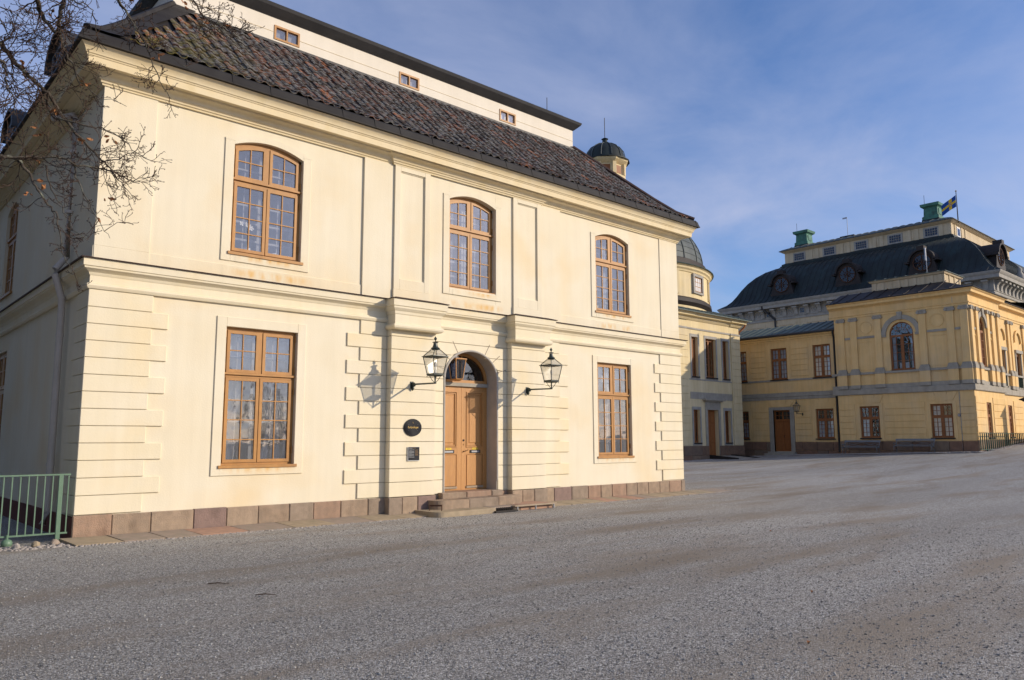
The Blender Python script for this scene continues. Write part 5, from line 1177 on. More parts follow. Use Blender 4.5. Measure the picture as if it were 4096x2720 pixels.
def plinth_blocks(f, P, u0, u1, z0, z1, rng, skip=(), d=-.07, rows=2, ms='darkstone'):
    zz = [z0+(z1-z0)*i/rows for i in range(rows+1)]
    for r in range(rows):
        u = u0+(rng.uniform(-.5, 0) if r else 0)
        while u < u1:
            w_ = rng.uniform(.7, 1.4); a, b = max(u, u0), min(u+w_, u1); u += w_
            for (s0, s1) in skip:
                if a < s1 and b > s0:
                    if a < s0-.1: b = s0
                    elif b > s1+.1: a = s1
                    else: a = b
            if b-a < .08: continue
            q = MB(); q.fbox(f, a+.008, b-.008, d-rng.uniform(0, .03), 0.02, zz[r]+.006, zz[r+1]-.006, .02); q.build('plinth_stone', f'{ms}{rng.randint(0, 3)}', P)
def courses(f, P, u0, u1, zs, m, d=-.035, g=.014):
    for i in range(len(zs)-1):
        q = MB(); q.fbox(f, u0, u1, d, .01, zs[i]+g, zs[i+1]-g, .012); q.build('stone_course', m, P)
def lin(a, b, n): return [a+(b-a)*i/n for i in range(n+1)]
def rod(pts, r, name, m, P, sides=8): q = MB(); q.tube(pts, r, sides); return q.build(name, m, P, smooth=50)
def voussoirs(f, P, uc, hw, z0, z1, m):
    for k, (a0, a1, b0, b1, dz) in enumerate(((-hw*.95, -hw*.35, -hw*1.35, -hw*.55, 0), (-hw*.33, hw*.33, -hw*.52, hw*.52, -.12), (hw*.35, hw*.95, hw*.55, hw*1.35, 0))):
        q = MB(); q.fprism(f, [(uc+a0, z0+dz), (uc+a1, z0+dz), (uc+b1, z1), (uc+b0, z1)], -.04, .01); q.build('voussoir', m, P)

XW, XP = 51.0, 50.5
YP = 1.73
rngF = random.Random(77)
def wing():
    P = empty('palace_wing', (XW, 14.5, gz(XW, 14)), 'yellow two storey wing with brown door and copper eaves between annex and corner block', 'building')
    f = FR('X', XW); y0, y1 = 10.3, 21.0
    wy = (11.735, 15.13, 18.54); H = .67
    holes = [(wy[0]-H, wy[0]+H, 1.67, 3.81, 0, 's'), (wy[2]-H, wy[2]+H, 1.67, 3.78, 0, 's'), (14.42, 15.79, .6, 3.80, 0, 's')]+[(y-H, y+H, 6.12, 8.5, 0, 's') for y in wy]
    q = MB(); wall_holes(q, f, y0, y1, 0, 9.5, holes, depth=.4); q.build('wall', 'ochre', P, recalc=False)
    cl = [(.06, .46, .0, .58), (.54, .94, .0, .58)]; cu = [(.05, .48, 0, 1), (.55, .95, 0, 1)]
    far_window(f, P, wy[0], H, 1.67, 3.81, 3.02, curtain=cl); far_window(f, P, wy[2], H, 1.67, 3.78, 3.02, curtain=cl)
    for y in wy: far_window(f, P, y, H, 6.12, 8.5, 7.62, curtain=cu)
    # door with stone surround
    q = MB(); 
    for a, b in ((14.08, 14.42), (15.79, 16.12)): q.fbox(f, a, b, -.06, .3, .55, 4.03, .01)
    q.fbox(f, 14.42, 15.79, -.058, .3, 3.80, 4.03, .01); q.build('door_surround', 'grey_stone', P)
    q = MB(); q.fbox(f, 14.42, 15.79, .2, .27, .72, 3.0); q.fbox(f, 14.42, 15.79, .14, .26, 3.0, 3.12); q.fbox(f, 15.06, 15.15, .17, .2, .72, 3.8)
    for a, b in ((14.42, 14.52), (15.69, 15.79)): q.fbox(f, a, b, .17, .26, .72, 3.8)
    q.fbox(f, 14.52, 15.69, .17, .26, 3.7, 3.8); dl = q.build('door', 'wood_dark', P)
    for a, b in ((14.56, 15.02), (15.2, 15.65)):
        for za, zb in ((.85, 1.7), (1.85, 2.9)): q = MB(); q.fbox(f, a, b, .182, .2, za, zb, .012); q.build('door_panel', 'wood_dark', dl)
        q = MB(); q.poly([f(a, .215, 3.14), f(b, .215, 3.14), f(b, .215, 3.68), f(a, .215, 3.68)]); q.build('pane', 'glass_dark', dl, recalc=False)
        q = MB(); q.fbox(f, (a+b)/2-.015, (a+b)/2+.015, .2, .22, 3.12, 3.7); q.fbox(f, a, b, .2, .22, 3.40, 3.43); q.build('glazing_bar', 'wood_dark', dl)
    q = MB(); q.fbox(f, 14.3, 15.9, .24, .26, 3.0, 3.8); q.build('transom_back', 'dark_hole', dl)
    q = MB(); q.tube([f(15.03, .12, 1.75), f(15.03, .12, 1.95)], .02, 6); q.build('door_handle', 'iron', dl)
    for k in range(2): q = MB(); q.fbox(f, 14.0-.1*k, 16.2+.1*k, -.35-.35*k, .25-.1*k, gz(XW, 15)-.1, .70-.13*k, .01); q.build('door_step', 'grey_stone', P)
    # plinth and string courses
    plinth_blocks(f, P, y0, y1, .2, 1.42, rngF, skip=((14.08, 16.12),))
    q = MB(); q.sweep([(XW, y1), (XW, y0)], [(0, 4.58), (.05, 4.58), (.05, 4.78), (.09, 4.80), (.09, 4.94), (.03, 4.96), (.03, 5.10), (0, 5.1)]); q.build('belt_course', 'grey_stone', P)
    q = MB(); q.sweep([(XW, y1), (XW, y0)], [(0, 5.98), (.05, 5.98), (.05, 6.1), (0, 6.12)]); q.build('sill_course', 'grey_stone', P)
    # rusticated courses between the openings
    segs_l = ((10.4, 10.82), (12.72, 14.06), (16.14, 17.55)); zl = lin(1.43, 4.10, 6)
    for a, b in segs_l: courses(f, P, a, b, zl, 'ochre')
    for a, b in ((12.75, 14.1), (16.2, 17.5)): courses(f, P, a, b, lin(6.3, 8.75, 6), 'ochre')
    for y in wy[::2]: voussoirs(f, P, y, .75, 4.0, 4.55, 'ochre')
    voussoirs(f, P, 15.1, .8, 4.06, 4.56, 'ochre')
    for y in wy:  # flat frames round the windows
        q = MB(); 
        for a, b, za, zb in ((y-H-.24, y-H-.002, 6.13, 8.75), (y+H+.002, y+H+.24, 6.13, 8.75), (y-H-.002, y+H+.002, 8.502, 8.75)): q.fbox(f, a, b, -.03, .0, za, zb)
        q.build('window_surround', 'ochre', P)
    for y in wy[::2]:
        q = MB()
        for a, b, za, zb in ((y-H-.2, y-H-.002, 1.45, 4.0), (y+H+.002, y+H+.2, 1.45, 4.0), (y-H-.002, y+H+.002, 3.812, 4.0)): q.fbox(f, a, b, -.03, .0, za, zb)
        q.build('window_surround', 'ochre', P)
    q = MB(); q.sweep([(XW, y1), (XW, y0)], [(0, 8.95), (.03, 8.95), (.04, 9.05), (.10, 9.10), (.12, 9.2), (.25, 9.26), (.26, 9.36), (0, 9.4)]); q.build('cornice', 'ochre', P, smooth=30)
    q = MB(); q.sweep([(XW, y1), (XW, y0)], [(.0, 9.36), (.42, 9.36), (.46, 9.42), (.44, 9.50), (.36, 9.55), (0, 9.6)]); q.build('gutter', 'black_metal', P)
    q = MB(); q.poly([(XW-.38, y0, 9.52), (XW-.38, y1, 9.52), (XW+2.6, y1, 10.55), (XW+2.6, y0, 10.55)]); q.poly([(XW+2.6, y0, 10.55), (XW+2.6, y1, 10.55), (XW+10, y1, 10.2), (XW+10, y0, 10.2)]); rf = q.build('roof', 'green_copper', P, recalc=False)
    for i in range(15): y = 10.6+i*.62; q = MB(); q.tube([(XW-.36, y, 9.54), (XW+2.6, y, 10.575)], .035, 5); q.build('standing_seam', 'green_copper', rf)
    # downpipe at the joint
    rod([(XW-.42, 10.62, 9.4), (XW-.35, 10.66, 9.2), (XW-.1, 10.72, 8.9), (XW-.1, 10.72, 5.15), (XW-.17, 10.72, 5.0), (XW-.17, 10.72, 4.6), (XW-.12, 10.72, 4.4), (XW-.12, 10.72, gz(51, 10.7)+.1)], .075, 'downpipe', 'black_metal', P)
wing()
make_lantern((XW-.02, 13.39, 3.48), 'small distant wall lantern beside the brown door of the yellow wing', rz=-PI/2)

def corner_block():
    P = empty('palace_corner_block', (XP, 6, gz(XP, 6)), 'ochre corner block with grey pilasters and tall arched windows', 'building')
    f = FR('X', XP); g = FR('Y', YP); y0, y1 = YP, 10.45; x1 = 56.4; yb = YP+.55; x2 = 70
    lw = (8.30, 3.72); H = .665
    holes = [(y-H, y+H, 1.70, 3.86, 0, 's') for y in lw]+[(5.89-.78, 5.89+.78, 6.20, 9.45, .78, 'ell')]
    q = MB(); wall_holes(q, f, y0, y1, 0, 11.0, holes, depth=.4); q.poly([(XP, y1, 0), (60, y1, 0), (60, y1, 11), (XP, y1, 11)]); q.build('wall', 'ochre', P, recalc=False)
    cl = [(.05, .46, 0, .62), (.55, .95, 0, .0001)]
    far_window(f, P, lw[0], H, 1.70, 3.86, 3.05, curtain=[(.54, .95, 0, .6)]); far_window(f, P, lw[1], H, 1.70, 3.86, 3.05, curtain=[(.05, .46, 0, .6), (.54, .95, 0, .98)])
    far_window(f, P, 5.89, .78, 6.20, 9.45, 8.55, rise=.78, curtain=[(.06, .2, .0, .7), (.80, .94, 0, .7), (.3, .7, 0, .16)])
    plinth_blocks(f, P, y0-.02, y1, .2, 1.48, rngF)
    # lit side
    gh = [(53.05-.45, 53.05+.45, 1.70, 3.95, 0, 's'), (52.75-.62, 52.75+.62, 6.25, 9.5, .62, 'ell')]
    q = MB(); wall_holes(q, g, XP, x1, 0, 11.0, gh, depth=.45); q.poly([(x1, YP, 0), (x1, yb, 0), (x1, yb, 11), (x1, YP, 11)]); q.build('wall', 'ochre', P, recalc=False)
    g2 = FR('Y', yb); h2 = [(58.9, 59.8, 1.75, 3.95, 0, 's'), (57.95, 59.05, 5.2, 7.8, 0, 's'), (61.6, 62.7, 5.2, 7.8, 0, 's'), (62.6, 63.5, 1.75, 3.95, 0, 's')]
    q = MB(); wall_holes(q, g2, x1, x2, 0, 11.0, h2, depth=.45); q.build('wall', 'ochre', P, recalc=False)
    far_window(g, P, 53.05, .45, 1.70, 3.95, 3.1, cols=1); far_window(g, P, 52.75, .62, 6.25, 9.5, 8.6, rise=.62, curtain=[(.05, .95, 0, .85)])
    far_window(g2, P, 59.35, .45, 1.75, 3.95, 3.1, cols=1); far_window(g2, P, 63.05, .45, 1.75, 3.95, 3.1, cols=1)
    for uc in (58.5, 62.15):
        q = MB(); q.fbox(g2, uc-.55, uc-.4, .1, .2, 5.2, 7.8); q.fbox(g2, uc+.4, uc+.55, .1, .2, 5.2, 7.8); q.fbox(g2, uc-.04, uc+.04, .1, .2, 5.2, 7.8); q.fbox(g2, uc-.4, uc+.4, .1, .19, 7.65, 7.8); w = q.build('balcony_door', 'window_brown', P)
        q = MB(); q.poly([g2(uc-.5, .16, 5.2), g2(uc+.5, .16, 5.2), g2(uc+.5, .16, 7.75), g2(uc-.5, .16, 7.75)]); q.build('glass', 'glass_dark', w, recalc=False)
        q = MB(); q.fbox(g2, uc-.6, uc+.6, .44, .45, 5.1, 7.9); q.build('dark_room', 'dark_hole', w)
        q = MB(); q.fbox(g2, uc-.75, uc-.551, -.06, .05, 5.2, 7.82); q.fbox(g2, uc+.551, uc+.75, -.06, .05, 5.2, 7.82); q.fbox(g2, uc-.8, uc+.8, -.14, .05, 7.82, 8.05); q.build('door_surround', 'grey_stone', P)
        q = MB(); arch_band(q, g2, uc-.62, uc+.62, 8.6, .75, 'ell', .2, -.12, 0, 14); q.build('arch_moulding', 'ochre', P)
        q = MB(); 
        for i in range(9): u = uc-.5+i*.125; q.tube([g2(u, -.05, 5.15), g2(u, -.05, 6.05)], .015, 4)
        q.fbox(g2, uc-.55, uc+.55, -.075, -.025, 6.05, 6.1); q.build('balustrade', 'fence_dark', P)
    plinth_blocks(g, P, XP-.07, x1, .5, 1.55, rngF, rows=2); plinth_blocks(g2, P, x1+.1, x2, .5, 1.6, rngF, rows=2)
    # plan path of the mouldings: along the shaded side, round the corner, past the projecting bay
    path = [(XP, y1+.3), (XP, y0), (x1, y0), (x1, yb), (x2, yb)]
    q = MB(); q.sweep(path, [(0, 4.66), (.09, 4.66), (.12, 4.70), (.12, 5.05), (.06, 5.08), (.06, 5.30), (0, 5.32)]); q.build('belt_course', 'grey_stone', P)
    q = MB(); q.sweep(path, [(0, 6.04), (.12, 6.04), (.12, 6.17), (0, 6.2)]); q.build('sill_course', 'grey_stone', P)
    q = MB(); q.sweep(path, [(0, 10.08), (.05, 10.08), (.06, 10.2), (.11, 10.24), (.11, 10.3), (.04, 10.32), (.04, 10.70), (.09, 10.75), (.16, 10.80), (.34, 10.86), (.36, 11.0), (.46, 11.07), (.48, 11.12), (0, 11.16)]); q.build('entablature', 'ochre', P, smooth=30)
    q = MB(); q.sweep(path, [(.0, 11.12), (.54, 11.12), (.55, 11.16), (.40, 11.22), (-.1, 11.33)], capends=False); q.sweep([(XP, y1+.3), (XP, y0), (x2, y0)], [(-.0, 11.30), (-2.0, 12.15), (-2.4, 12.2)], capends=False); q.poly([(XP+2, y1, 12.15), (XP+2, YP+2, 12.15), (70, YP+2.5, 12.15), (70, y1, 12.15)]); rf = q.build('roof', 'brown_copper', P, recalc=False)
    for i in range(9): y = 2.6+i*.95; rod([(XP-.42, y, 11.24), (XP, y, 11.33), (XP+2.0, y, 12.18)], .03, 'standing_seam', 'brown_copper', rf, 5)
    # pilasters with pedestals, bases and ionic capitals
    def pil(fr, uc, wd=.45, mt='ochre'):
        q = MB(); q.fbox(fr, uc-wd/2, uc+wd/2, -.12, .0, 6.45, 9.80, .01); sh = q.build('pilaster', mt, P)
        q = MB(); q.fbox(fr, uc-wd/2-.09, uc+wd/2+.09, -.2, 0, 5.32, 6.04); q.build('pedestal', mt, sh); q = MB(); q.fbox(fr, uc-wd/2-.1, uc+wd/2+.1, -.2, 0, 5.08, 5.32); q.build('pedestal_foot', 'grey_stone', sh)
        q = MB(); q.fbox(fr, uc-wd/2-.1, uc+wd/2+.1, -.21, 0, 6.175, 6.27); q.fbox(fr, uc-wd/2-.06, uc+wd/2+.06, -.18, 0, 6.27, 6.37); q.fbox(fr, uc-wd/2-.03, uc+wd/2+.03, -.15, 0, 6.37, 6.45); q.fbox(fr, uc-wd/2-.1, uc+wd/2+.1, -.215, 0, 6.04, 6.174); q.build('pilaster_base', 'grey_stone', sh)
        q = MB(); q.fbox(fr, uc-wd/2-.04, uc+wd/2+.04, -.17, 0, 9.98, 10.06); q.fbox(fr, uc-wd/2, uc+wd/2, -.145, 0, 9.8, 9.98)
        for s_ in (-1, 1): q.tube([fr(uc+s_*(wd/2-.0), -.19, 9.90), fr(uc+s_*(wd/2-.0), 0, 9.90)], .095, 8)
        q.build('capital', 'grey_stone', sh)
    for y in (9.95, 9.06, 7.38, 4.5, 2.8, 1.98): pil(f, y)
    for x in (50.78, 51.75, 53.8, 54.75, 55.9): pil(g, x, .42)
    for x in (57.2, 60.0, 60.7, 63.6, 64.4): pil(g2, x, .42)
    # arch surround, imposts, roundels, sunk panels on the shaded side
    def archset(fr, uc, hw, sp, mt):
        q = MB(); arch_band(q, fr, uc-hw, uc+hw, sp, hw, 'ell', .30, -.10, 0, 16); q.build('arch_moulding', 'grey_stone', P)
        q = MB(); q.fprism(fr, [(uc-.11, sp+hw-.02), (uc+.11, sp+hw-.02), (uc+.17, sp+hw+.5), (uc-.17, sp+hw+.5)], -.18, 0); q.build('keystone', 'grey_stone', P)
    archset(f, 5.89, .98, 8.64, 'ochre'); archset(g, 52.75, .72, 8.85, 'ochre'); 
    for uc in (8.22, 3.62):
        q = MB(); q.tube([f(uc+.42*math.cos(2*PI*i/24), -.005, 9.3+.42*math.sin(2*PI*i/24)) for i in range(25)], .035, 5, cap=False); q.build('roundel', 'ochre', P, smooth=50)
        q = MB(); q.fbox(f, uc-.62, uc+.62, -.06, 0, 8.55, 8.70); q.build('panel_ledge', 'grey_stone', P)
        q = MB(); a, b, za, zb = uc-.58, uc+.58, 6.35, 8.35
        for r in ((a, a+.05, za, zb), (b-.05, b, za, zb), (a, b, za, za+.05), (a, b, zb-.05, zb)): q.fbox(f, r[0], r[1], -.03+.001*(r[1]-r[0] > 1), 0, r[2], r[3])
        q.build('sunk_panel', 'ochre', P)
    for uc in (9.5, 2.4, 7.0, 4.85):
        if uc in (9.5, 2.4): q = MB(); q.fbox(f, uc-.2, uc+.2, -.05, 0, 8.55, 8.70); q.build('panel_ledge', 'grey_stone', P)
        else: q = MB(); q.fbox(f, uc-.14, uc+.14, -.07, 0, 8.50, 8.66); q.build('impost', 'grey_stone', P)
    for uc in (51.28, 54.3):
        q = MB(); q.fbox(g, uc-.22, uc+.22, -.06, 0, 8.55, 8.7); q.build('panel_ledge', 'grey_stone', P)
        q = MB(); arch_band(q, g, uc-.2, uc+.2, 8.0, .2, 'ell', .06, -.05, 0, 8); q.fbox(g, uc-.26, uc-.2, -.05, 0, 6.3, 8.0); q.fbox(g, uc+.2, uc+.26, -.05, 0, 6.3, 8.0); q.build('niche', 'ochre', P)
    # rustication of the ground floor
    zl = lin(1.50, 4.05, 6)
    for a, b in ((1.76, 2.75), (4.72, 7.3), (9.3, 10.4)): courses(f, P, a, b, zl, 'ochre')
    for y in lw:
        q = MB()
        for a, b, za, zb in ((y-H-.22, y-H-.002, 1.5, 4.05), (y+H+.002, y+H+.22, 1.5, 4.05), (y-H-.002, y+H+.002, 3.862, 4.05)): q.fbox(f, a, b, -.03, 0, za, zb)
        q.build('window_surround', 'ochre', P); voussoirs(f, P, y, .75, 4.08, 4.62, 'ochre')
    for a, b in ((50.52, 52.3), (53.8, 56.2)): courses(g, P, a, b, lin(1.56, 4.3, 6), 'ochre')
    for a, b in ((56.9, 58.5), (60.1, 62.2), (63.9, 67)): courses(g2, P, a, b, lin(1.62, 4.3, 6), 'ochre')
    # little attic on the roof
    ax, ay0, ay1 = XP+2.1, 3.72, 8.5; fa = FR('X', ax); k = 1.045
    q = MB(); q.box(ax, ax+3.2, ay0, ay1, 11.9, 12.86); at = q.build('roof_attic', 'pale_ochre', P)
    for i in range(9): y = ay0+.2+i*(ay1-ay0-.4)/8; q = MB(); q.fbox(fa, y-.12, y+.12, -.05, 0, 12.0, 12.71); q.build('attic_strip', 'pale_ochre', at)
    for i in range(4): x = ax+.15+i*.95; q = MB(); q.fbox(FR('Y', ay0), x-.12, x+.12, -.05, 0, 12.0, 12.71); q.build('attic_strip', 'pale_ochre', at)
    q = MB(); q.sweep([(ax, ay1), (ax, ay0), (ax+3.2, ay0), (ax+3.2, ay1)], [(0, 12.72), (.1, 12.74), (.16, 12.86), (0, 12.88)], closed=True); q.build('attic_cornice', 'pale_ochre', at)
    q = MB(); q.sweep([(ax, ay1), (ax, ay0), (ax+3.2, ay0), (ax+3.2, ay1)], [(0, 12.86), (.22, 12.86), (.22, 12.90), (-1.4, 13.11)], closed=True); q.build('attic_roof', 'green_copper', at, recalc=False)
    for i in range(7): y = ay0+.3+i*.7; rod([(ax-.2, y, 12.91), (ax+1.4, y, 13.13)], .03, 'standing_seam', 'green_copper', at, 5)
    rod([(XP+2.6, 4.9, 12.5), (XP+2.6, 4.9, 13.9)], .022, 'antenna', 'zinc', P, 5)
    q = MB(); q.fbox(FR('X', XP+2.55), 4.9, 4.98, 0, .14, 13.9, 14.8); q.build('antenna_panel', 'zinc', P)
    rod([(XP-.03, 2.6, 11.1), (XP-.05, 2.6, 1.5), (XP-.1, 2.6, gz(50, 2.6))], .018, 'lightning_cable', 'zinc', P, 5)
    q = MB(); q.fbox(f, 2.62, 2.74, -.12, 0, 3.02, 3.2); q.build('alarm_box', 'zinc', P)
corner_block()

def annex():
    YA = 16.9; P = empty('church_annex', (44.5, YA, gz(44, 17)), 'pale yellow annex with narrow windows and green copper roof under the big dome', 'building')
    f = FR('Y', YA); x0, x1 = 39.6, 48.4
    hs = .385; cu = (42.7, 44.65, 46.57)
    cu = (42.62, 44.6, 46.5)
    holes = [(cu[0]-hs, cu[0]+hs, 6.04, 8.85, 0, 's'), (cu[1]-.65, cu[1]+.65, 6.04, 8.85, 0, 's'), (cu[2]-hs, cu[2]+hs, 6.04, 8.85, 0, 's'), (cu[0]-hs, cu[0]+hs, 1.40, 3.70, 0, 's'), (cu[2]-hs, cu[2]+hs, 1.40, 3.70, 0, 's'), (cu[1]-.68, cu[1]+.68, .25, 3.72, 0, 's')]
    q = MB(); wall_holes(q, f, x0, x1, -.2, 10.0, holes, depth=.45); q.poly([(x1, YA, -.2), (x1, 30, -.2), (x1, 30, 10), (x1, YA, 10)]); q.poly([(x0, YA, -.2), (x0, 30, -.2), (x0, 30, 10), (x0, YA, 10)]); q.build('wall', 'ochre_annex', P, recalc=False)
    q = MB(); q.box(34, 55, 19.5, 38, -.2, 9.6); q.build('nave_wall', 'ochre_annex', P)
    for u in (cu[0], cu[2]):
        far_window(f, P, u, hs, 6.04, 8.85, None, rb=6, rt_=0, cols=1, d=.2, glass='glass_far'); far_window(f, P, u, hs, 1.40, 3.70, None, rb=6, rt_=0, cols=1, d=.2, glass='glass_dark')
    far_window(f, P, cu[1], .65, 6.04, 8.85, None, rb=6, rt_=0, cols=2, d=.2)
    q = MB()
    for u, h, za, zb in ((cu[0], hs, 6.04, 8.85), (cu[1], .65, 6.04, 8.85), (cu[2], hs, 6.04, 8.85), (cu[0], hs, 1.4, 3.7), (cu[2], hs, 1.4, 3.7)):
        q = MB(); o = .16
        q.fbox(f, u-h-o, u-h, -.03, .0, za-.2, zb+.2); q.fbox(f, u+h, u+h+o, -.03, 0, za-.2, zb+.2); q.fbox(f, u-h, u+h, -.029, 0, zb, zb+.2); q.fbox(f, u-h, u+h, -.029, 0, za-.2, za-.01); q.build('window_surround', 'light_stone', P)
    q = MB(); q.fbox(f, cu[1]-.95, cu[1]-.68, -.05, 0, .5, 4.3); q.fbox(f, cu[1]+.68, cu[1]+.95, -.05, 0, .5, 4.3); q.fbox(f, cu[1]-.68, cu[1]+.68, -.049, 0, 3.72, 4.3); q.build('door_surround', 'grey_stone', P)
    q = MB(); q.fbox(f, cu[1]-1.25, cu[1]+1.25, -.3, 0, 4.38, 4.50); q.fbox(f, cu[1]-1.1, cu[1]+1.1, -.18, 0, 4.3, 4.38); q.build('door_hood', 'grey_stone', P)
    q = MB(); q.fbox(f, cu[1]-.68, cu[1]+.68, .3, .38, .35, 3.72); dl = q.build('door', 'wood_dark', P)
    for a, b in ((cu[1]-.6, cu[1]-.05), (cu[1]+.05, cu[1]+.6)):
        for za, zb in ((.5, 1.3), (1.4, 2.7), (2.85, 3.6)): q = MB(); q.fbox(f, a, b, .272, .3, za, zb, .015); q.build('door_panel', 'wood_dark', dl)
    q = MB(); q.fbox(f, 41.95, 47.2, -.02, .0, 4.45, 4.93); q.build('grey_band', 'grey_stone', P)
    q = MB(); q.fbox(f, 41.9, 47.2, -.025, 0, 5.78, 5.86); q.build('sill_course', 'light_stone', P)
    # corner lesenes in courses
    for a, b in ((x0, 41.75), (47.2, x1)):
        q = MB(); q.fbox(f, a, b, -.05, 0, 1.15, 9.3); q.build('lesene', 'ochre_annex', P)
        zs = lin(1.20, 9.35, 16)
        for i in range(16): q = MB(); q.fbox(f, a-.0, b+(.03 if b > 45 else 0), -.08, -.04, zs[i]+.014, zs[i+1]-.014, .012); q.build('stone_course', 'ochre_annex', P)
        if b > 45:
            for i in range(16): q = MB(); q.fbox(FR('X', x1, -1), YA-.06, YA+1.2, -.03, 0, zs[i]+.014, zs[i+1]-.014, .012); q.build('stone_course', 'ochre_annex', P)
    plinth_blocks(f, P, x0, x1+.07, -.2, 1.18, rngF, skip=((cu[1]-.7, cu[1]+.7),), d=-.10)
    plinth_blocks(FR('X', x1, -1), P, YA, YA+3, .1, 1.18, rngF)
    path = [(x0, 30), (x0, YA), (41.7, YA), (41.7, YA+.08), (47.2, YA+.08), (47.2, YA), (x1, YA), (x1, 30)]
    path = [(x0, 30), (x0, YA-.05), (41.7, YA-.05), (41.7, YA), (47.2, YA), (47.2, YA-.05), (x1, YA-.05), (x1, 30)]
    q = MB(); q.sweep(path, [(0, 9.36), (.05, 9.36), (.06, 9.46), (.0, 9.5)]); q.build('frieze_band', 'light_stone', P)
    q = MB(); q.sweep(path, [(0, 10.0), (.05, 10.0), (.12, 10.08), (.16, 10.12), (.18, 10.2), (.42, 10.26), (.44, 10.38), (.56, 10.48), (.58, 10.52), (0, 10.56)]); q.build('cornice', 'ochre_annex', P, smooth=30)
    q = MB(); e = 10.53
    A, B, C, D = (38.8, YA-.75, e), (x1+.75, YA-.75, e), (51.2, 20.9, 12.05), (37.4, 20.9, 12.05)
    q.poly([A, B, C, D]); q.poly([B, (x1+.75, 22, e-.02), (53.5, 30, e), C]); q.poly([A, (A[0], A[1], e-.07), (B[0], B[1], e-.07), B]); q.poly([A, D, (35, 30, e)]); q.poly([C, (53.5, 30, e), (35, 30, e), D]); rf = q.build('roof', 'green_copper', P, recalc=False)
    for i in range(19):
        t = i/18; a = Vector(A).lerp(Vector(B), t); b = Vector(D).lerp(Vector(C), t); rod([a+Vector((0, 0, .02)), b+Vector((0, 0, .02))], .035, 'standing_seam', 'green_copper', rf, 5)
    rod([(x1+.62, YA-.3, 10.4), (x1+.5, YA-.2, 10.1), (x1+.15, YA+.05, 9.7), (x1+.12, YA+.1, 9.2), (x1+.12, YA+.1, .5)], .07, 'downpipe', 'wood_dark', P)
    # ramp at the door
    R = empty('door_ramp', (45.2, 15.6, gz(45, 15.6)), 'low dark edged ramp lying before the annex door', 'ramp')
    q = MB(); z0 = gz(45, 15.5); q.fprism(FR('X', cu[1]-.6), [(YA-.1, z0), (YA-2.3, z0), (YA-2.3, z0+.03), (YA-.1, z0+.20)], 0, 2.6); q.build('deck', 'grey_stone', R)
    for x in (cu[1]-.72, cu[1]+2.0): q = MB(); q.fprism(FR('X', x), [(YA-.1, z0), (YA-2.35, z0), (YA-2.35, z0+.10), (YA-.1, z0+.28)], 0, .12); q.build('kerb', 'iron', R)
    # dome: drum, cornice, shell, ribs, lantern
    D_ = empty('church_dome', (44.5, 26.5, 10), 'grey copper church dome on a round drum, topped by a small cupola', 'dome')
    c = (44.5, 26.5, 0); R0 = 8.05; n = 72
    q = MB(); q.lathe(c, [(R0, 9.5), (R0, 14.3)], n); q.build('drum', 'ochre_annex', D_, smooth=30)
    q = MB(); q.lathe(c, [(R0+.02, 11.5), (R0+.24, 11.75), (R0+.2, 12.02), (R0+.04, 12.15)], n); q.build('drum_flashing', 'brown_copper', D_, smooth=40)
    q = MB(); q.lathe(c, [(R0, 14.03), (R0+.06, 14.06), (R0+.10, 14.18), (R0+.22, 14.28), (R0+.25, 14.40), (R0+.36, 14.48), (R0+.36, 14.56), (R0, 14.58)], n); q.build('drum_cornice', 'ochre_annex', D_, smooth=30)
    q = MB(); q.lathe(c, [(R0+.44, 14.50), (R0+.47, 14.55), (R0+.25, 14.64), (R0-.2, 14.70)], n); q.build('drum_gutter', 'green_copper', D_, smooth=30)
    q = MB(); q.lathe(c, [(R0-.05, 14.68), (R0-.12, 15.13), (R0-.32, 15.23)], n); q.build('dome_foot', 'brown_copper', D_, smooth=30)
    RD = R0-.38; HD = 5.2; zb = 15.18
    prof = [(RD*math.cos(t)**.92 if t < PI/2-.01 else 0, zb+HD*math.sin(t)) for t in [PI/2*i/16 for i in range(16)]]
    prof = [p for p in prof if p[0] > 1.8]+[(1.7, zb+HD*.985)]
    q = MB(); q.lathe(c, prof, n); sh = q.build('dome_shell', 'grey_copper', D_, smooth=40)
    for k in range(24): a = 2*PI*k/24; rod([(c[0]+(r+.02)*math.cos(a), c[1]+(r+.02)*math.sin(a), z) for r, z in prof], .06, 'rib', 'grey_copper', sh, 5)
    q = MB()
    for r, z in prof[1:9]: q.tube([(c[0]+(r+.01)*math.cos(2*PI*k/72), c[1]+(r+.01)*math.sin(2*PI*k/72), z) for k in range(73)], .02, 4, cap=False)
    q.build('sheet_seams', 'grey_copper', sh, kind='stuff')
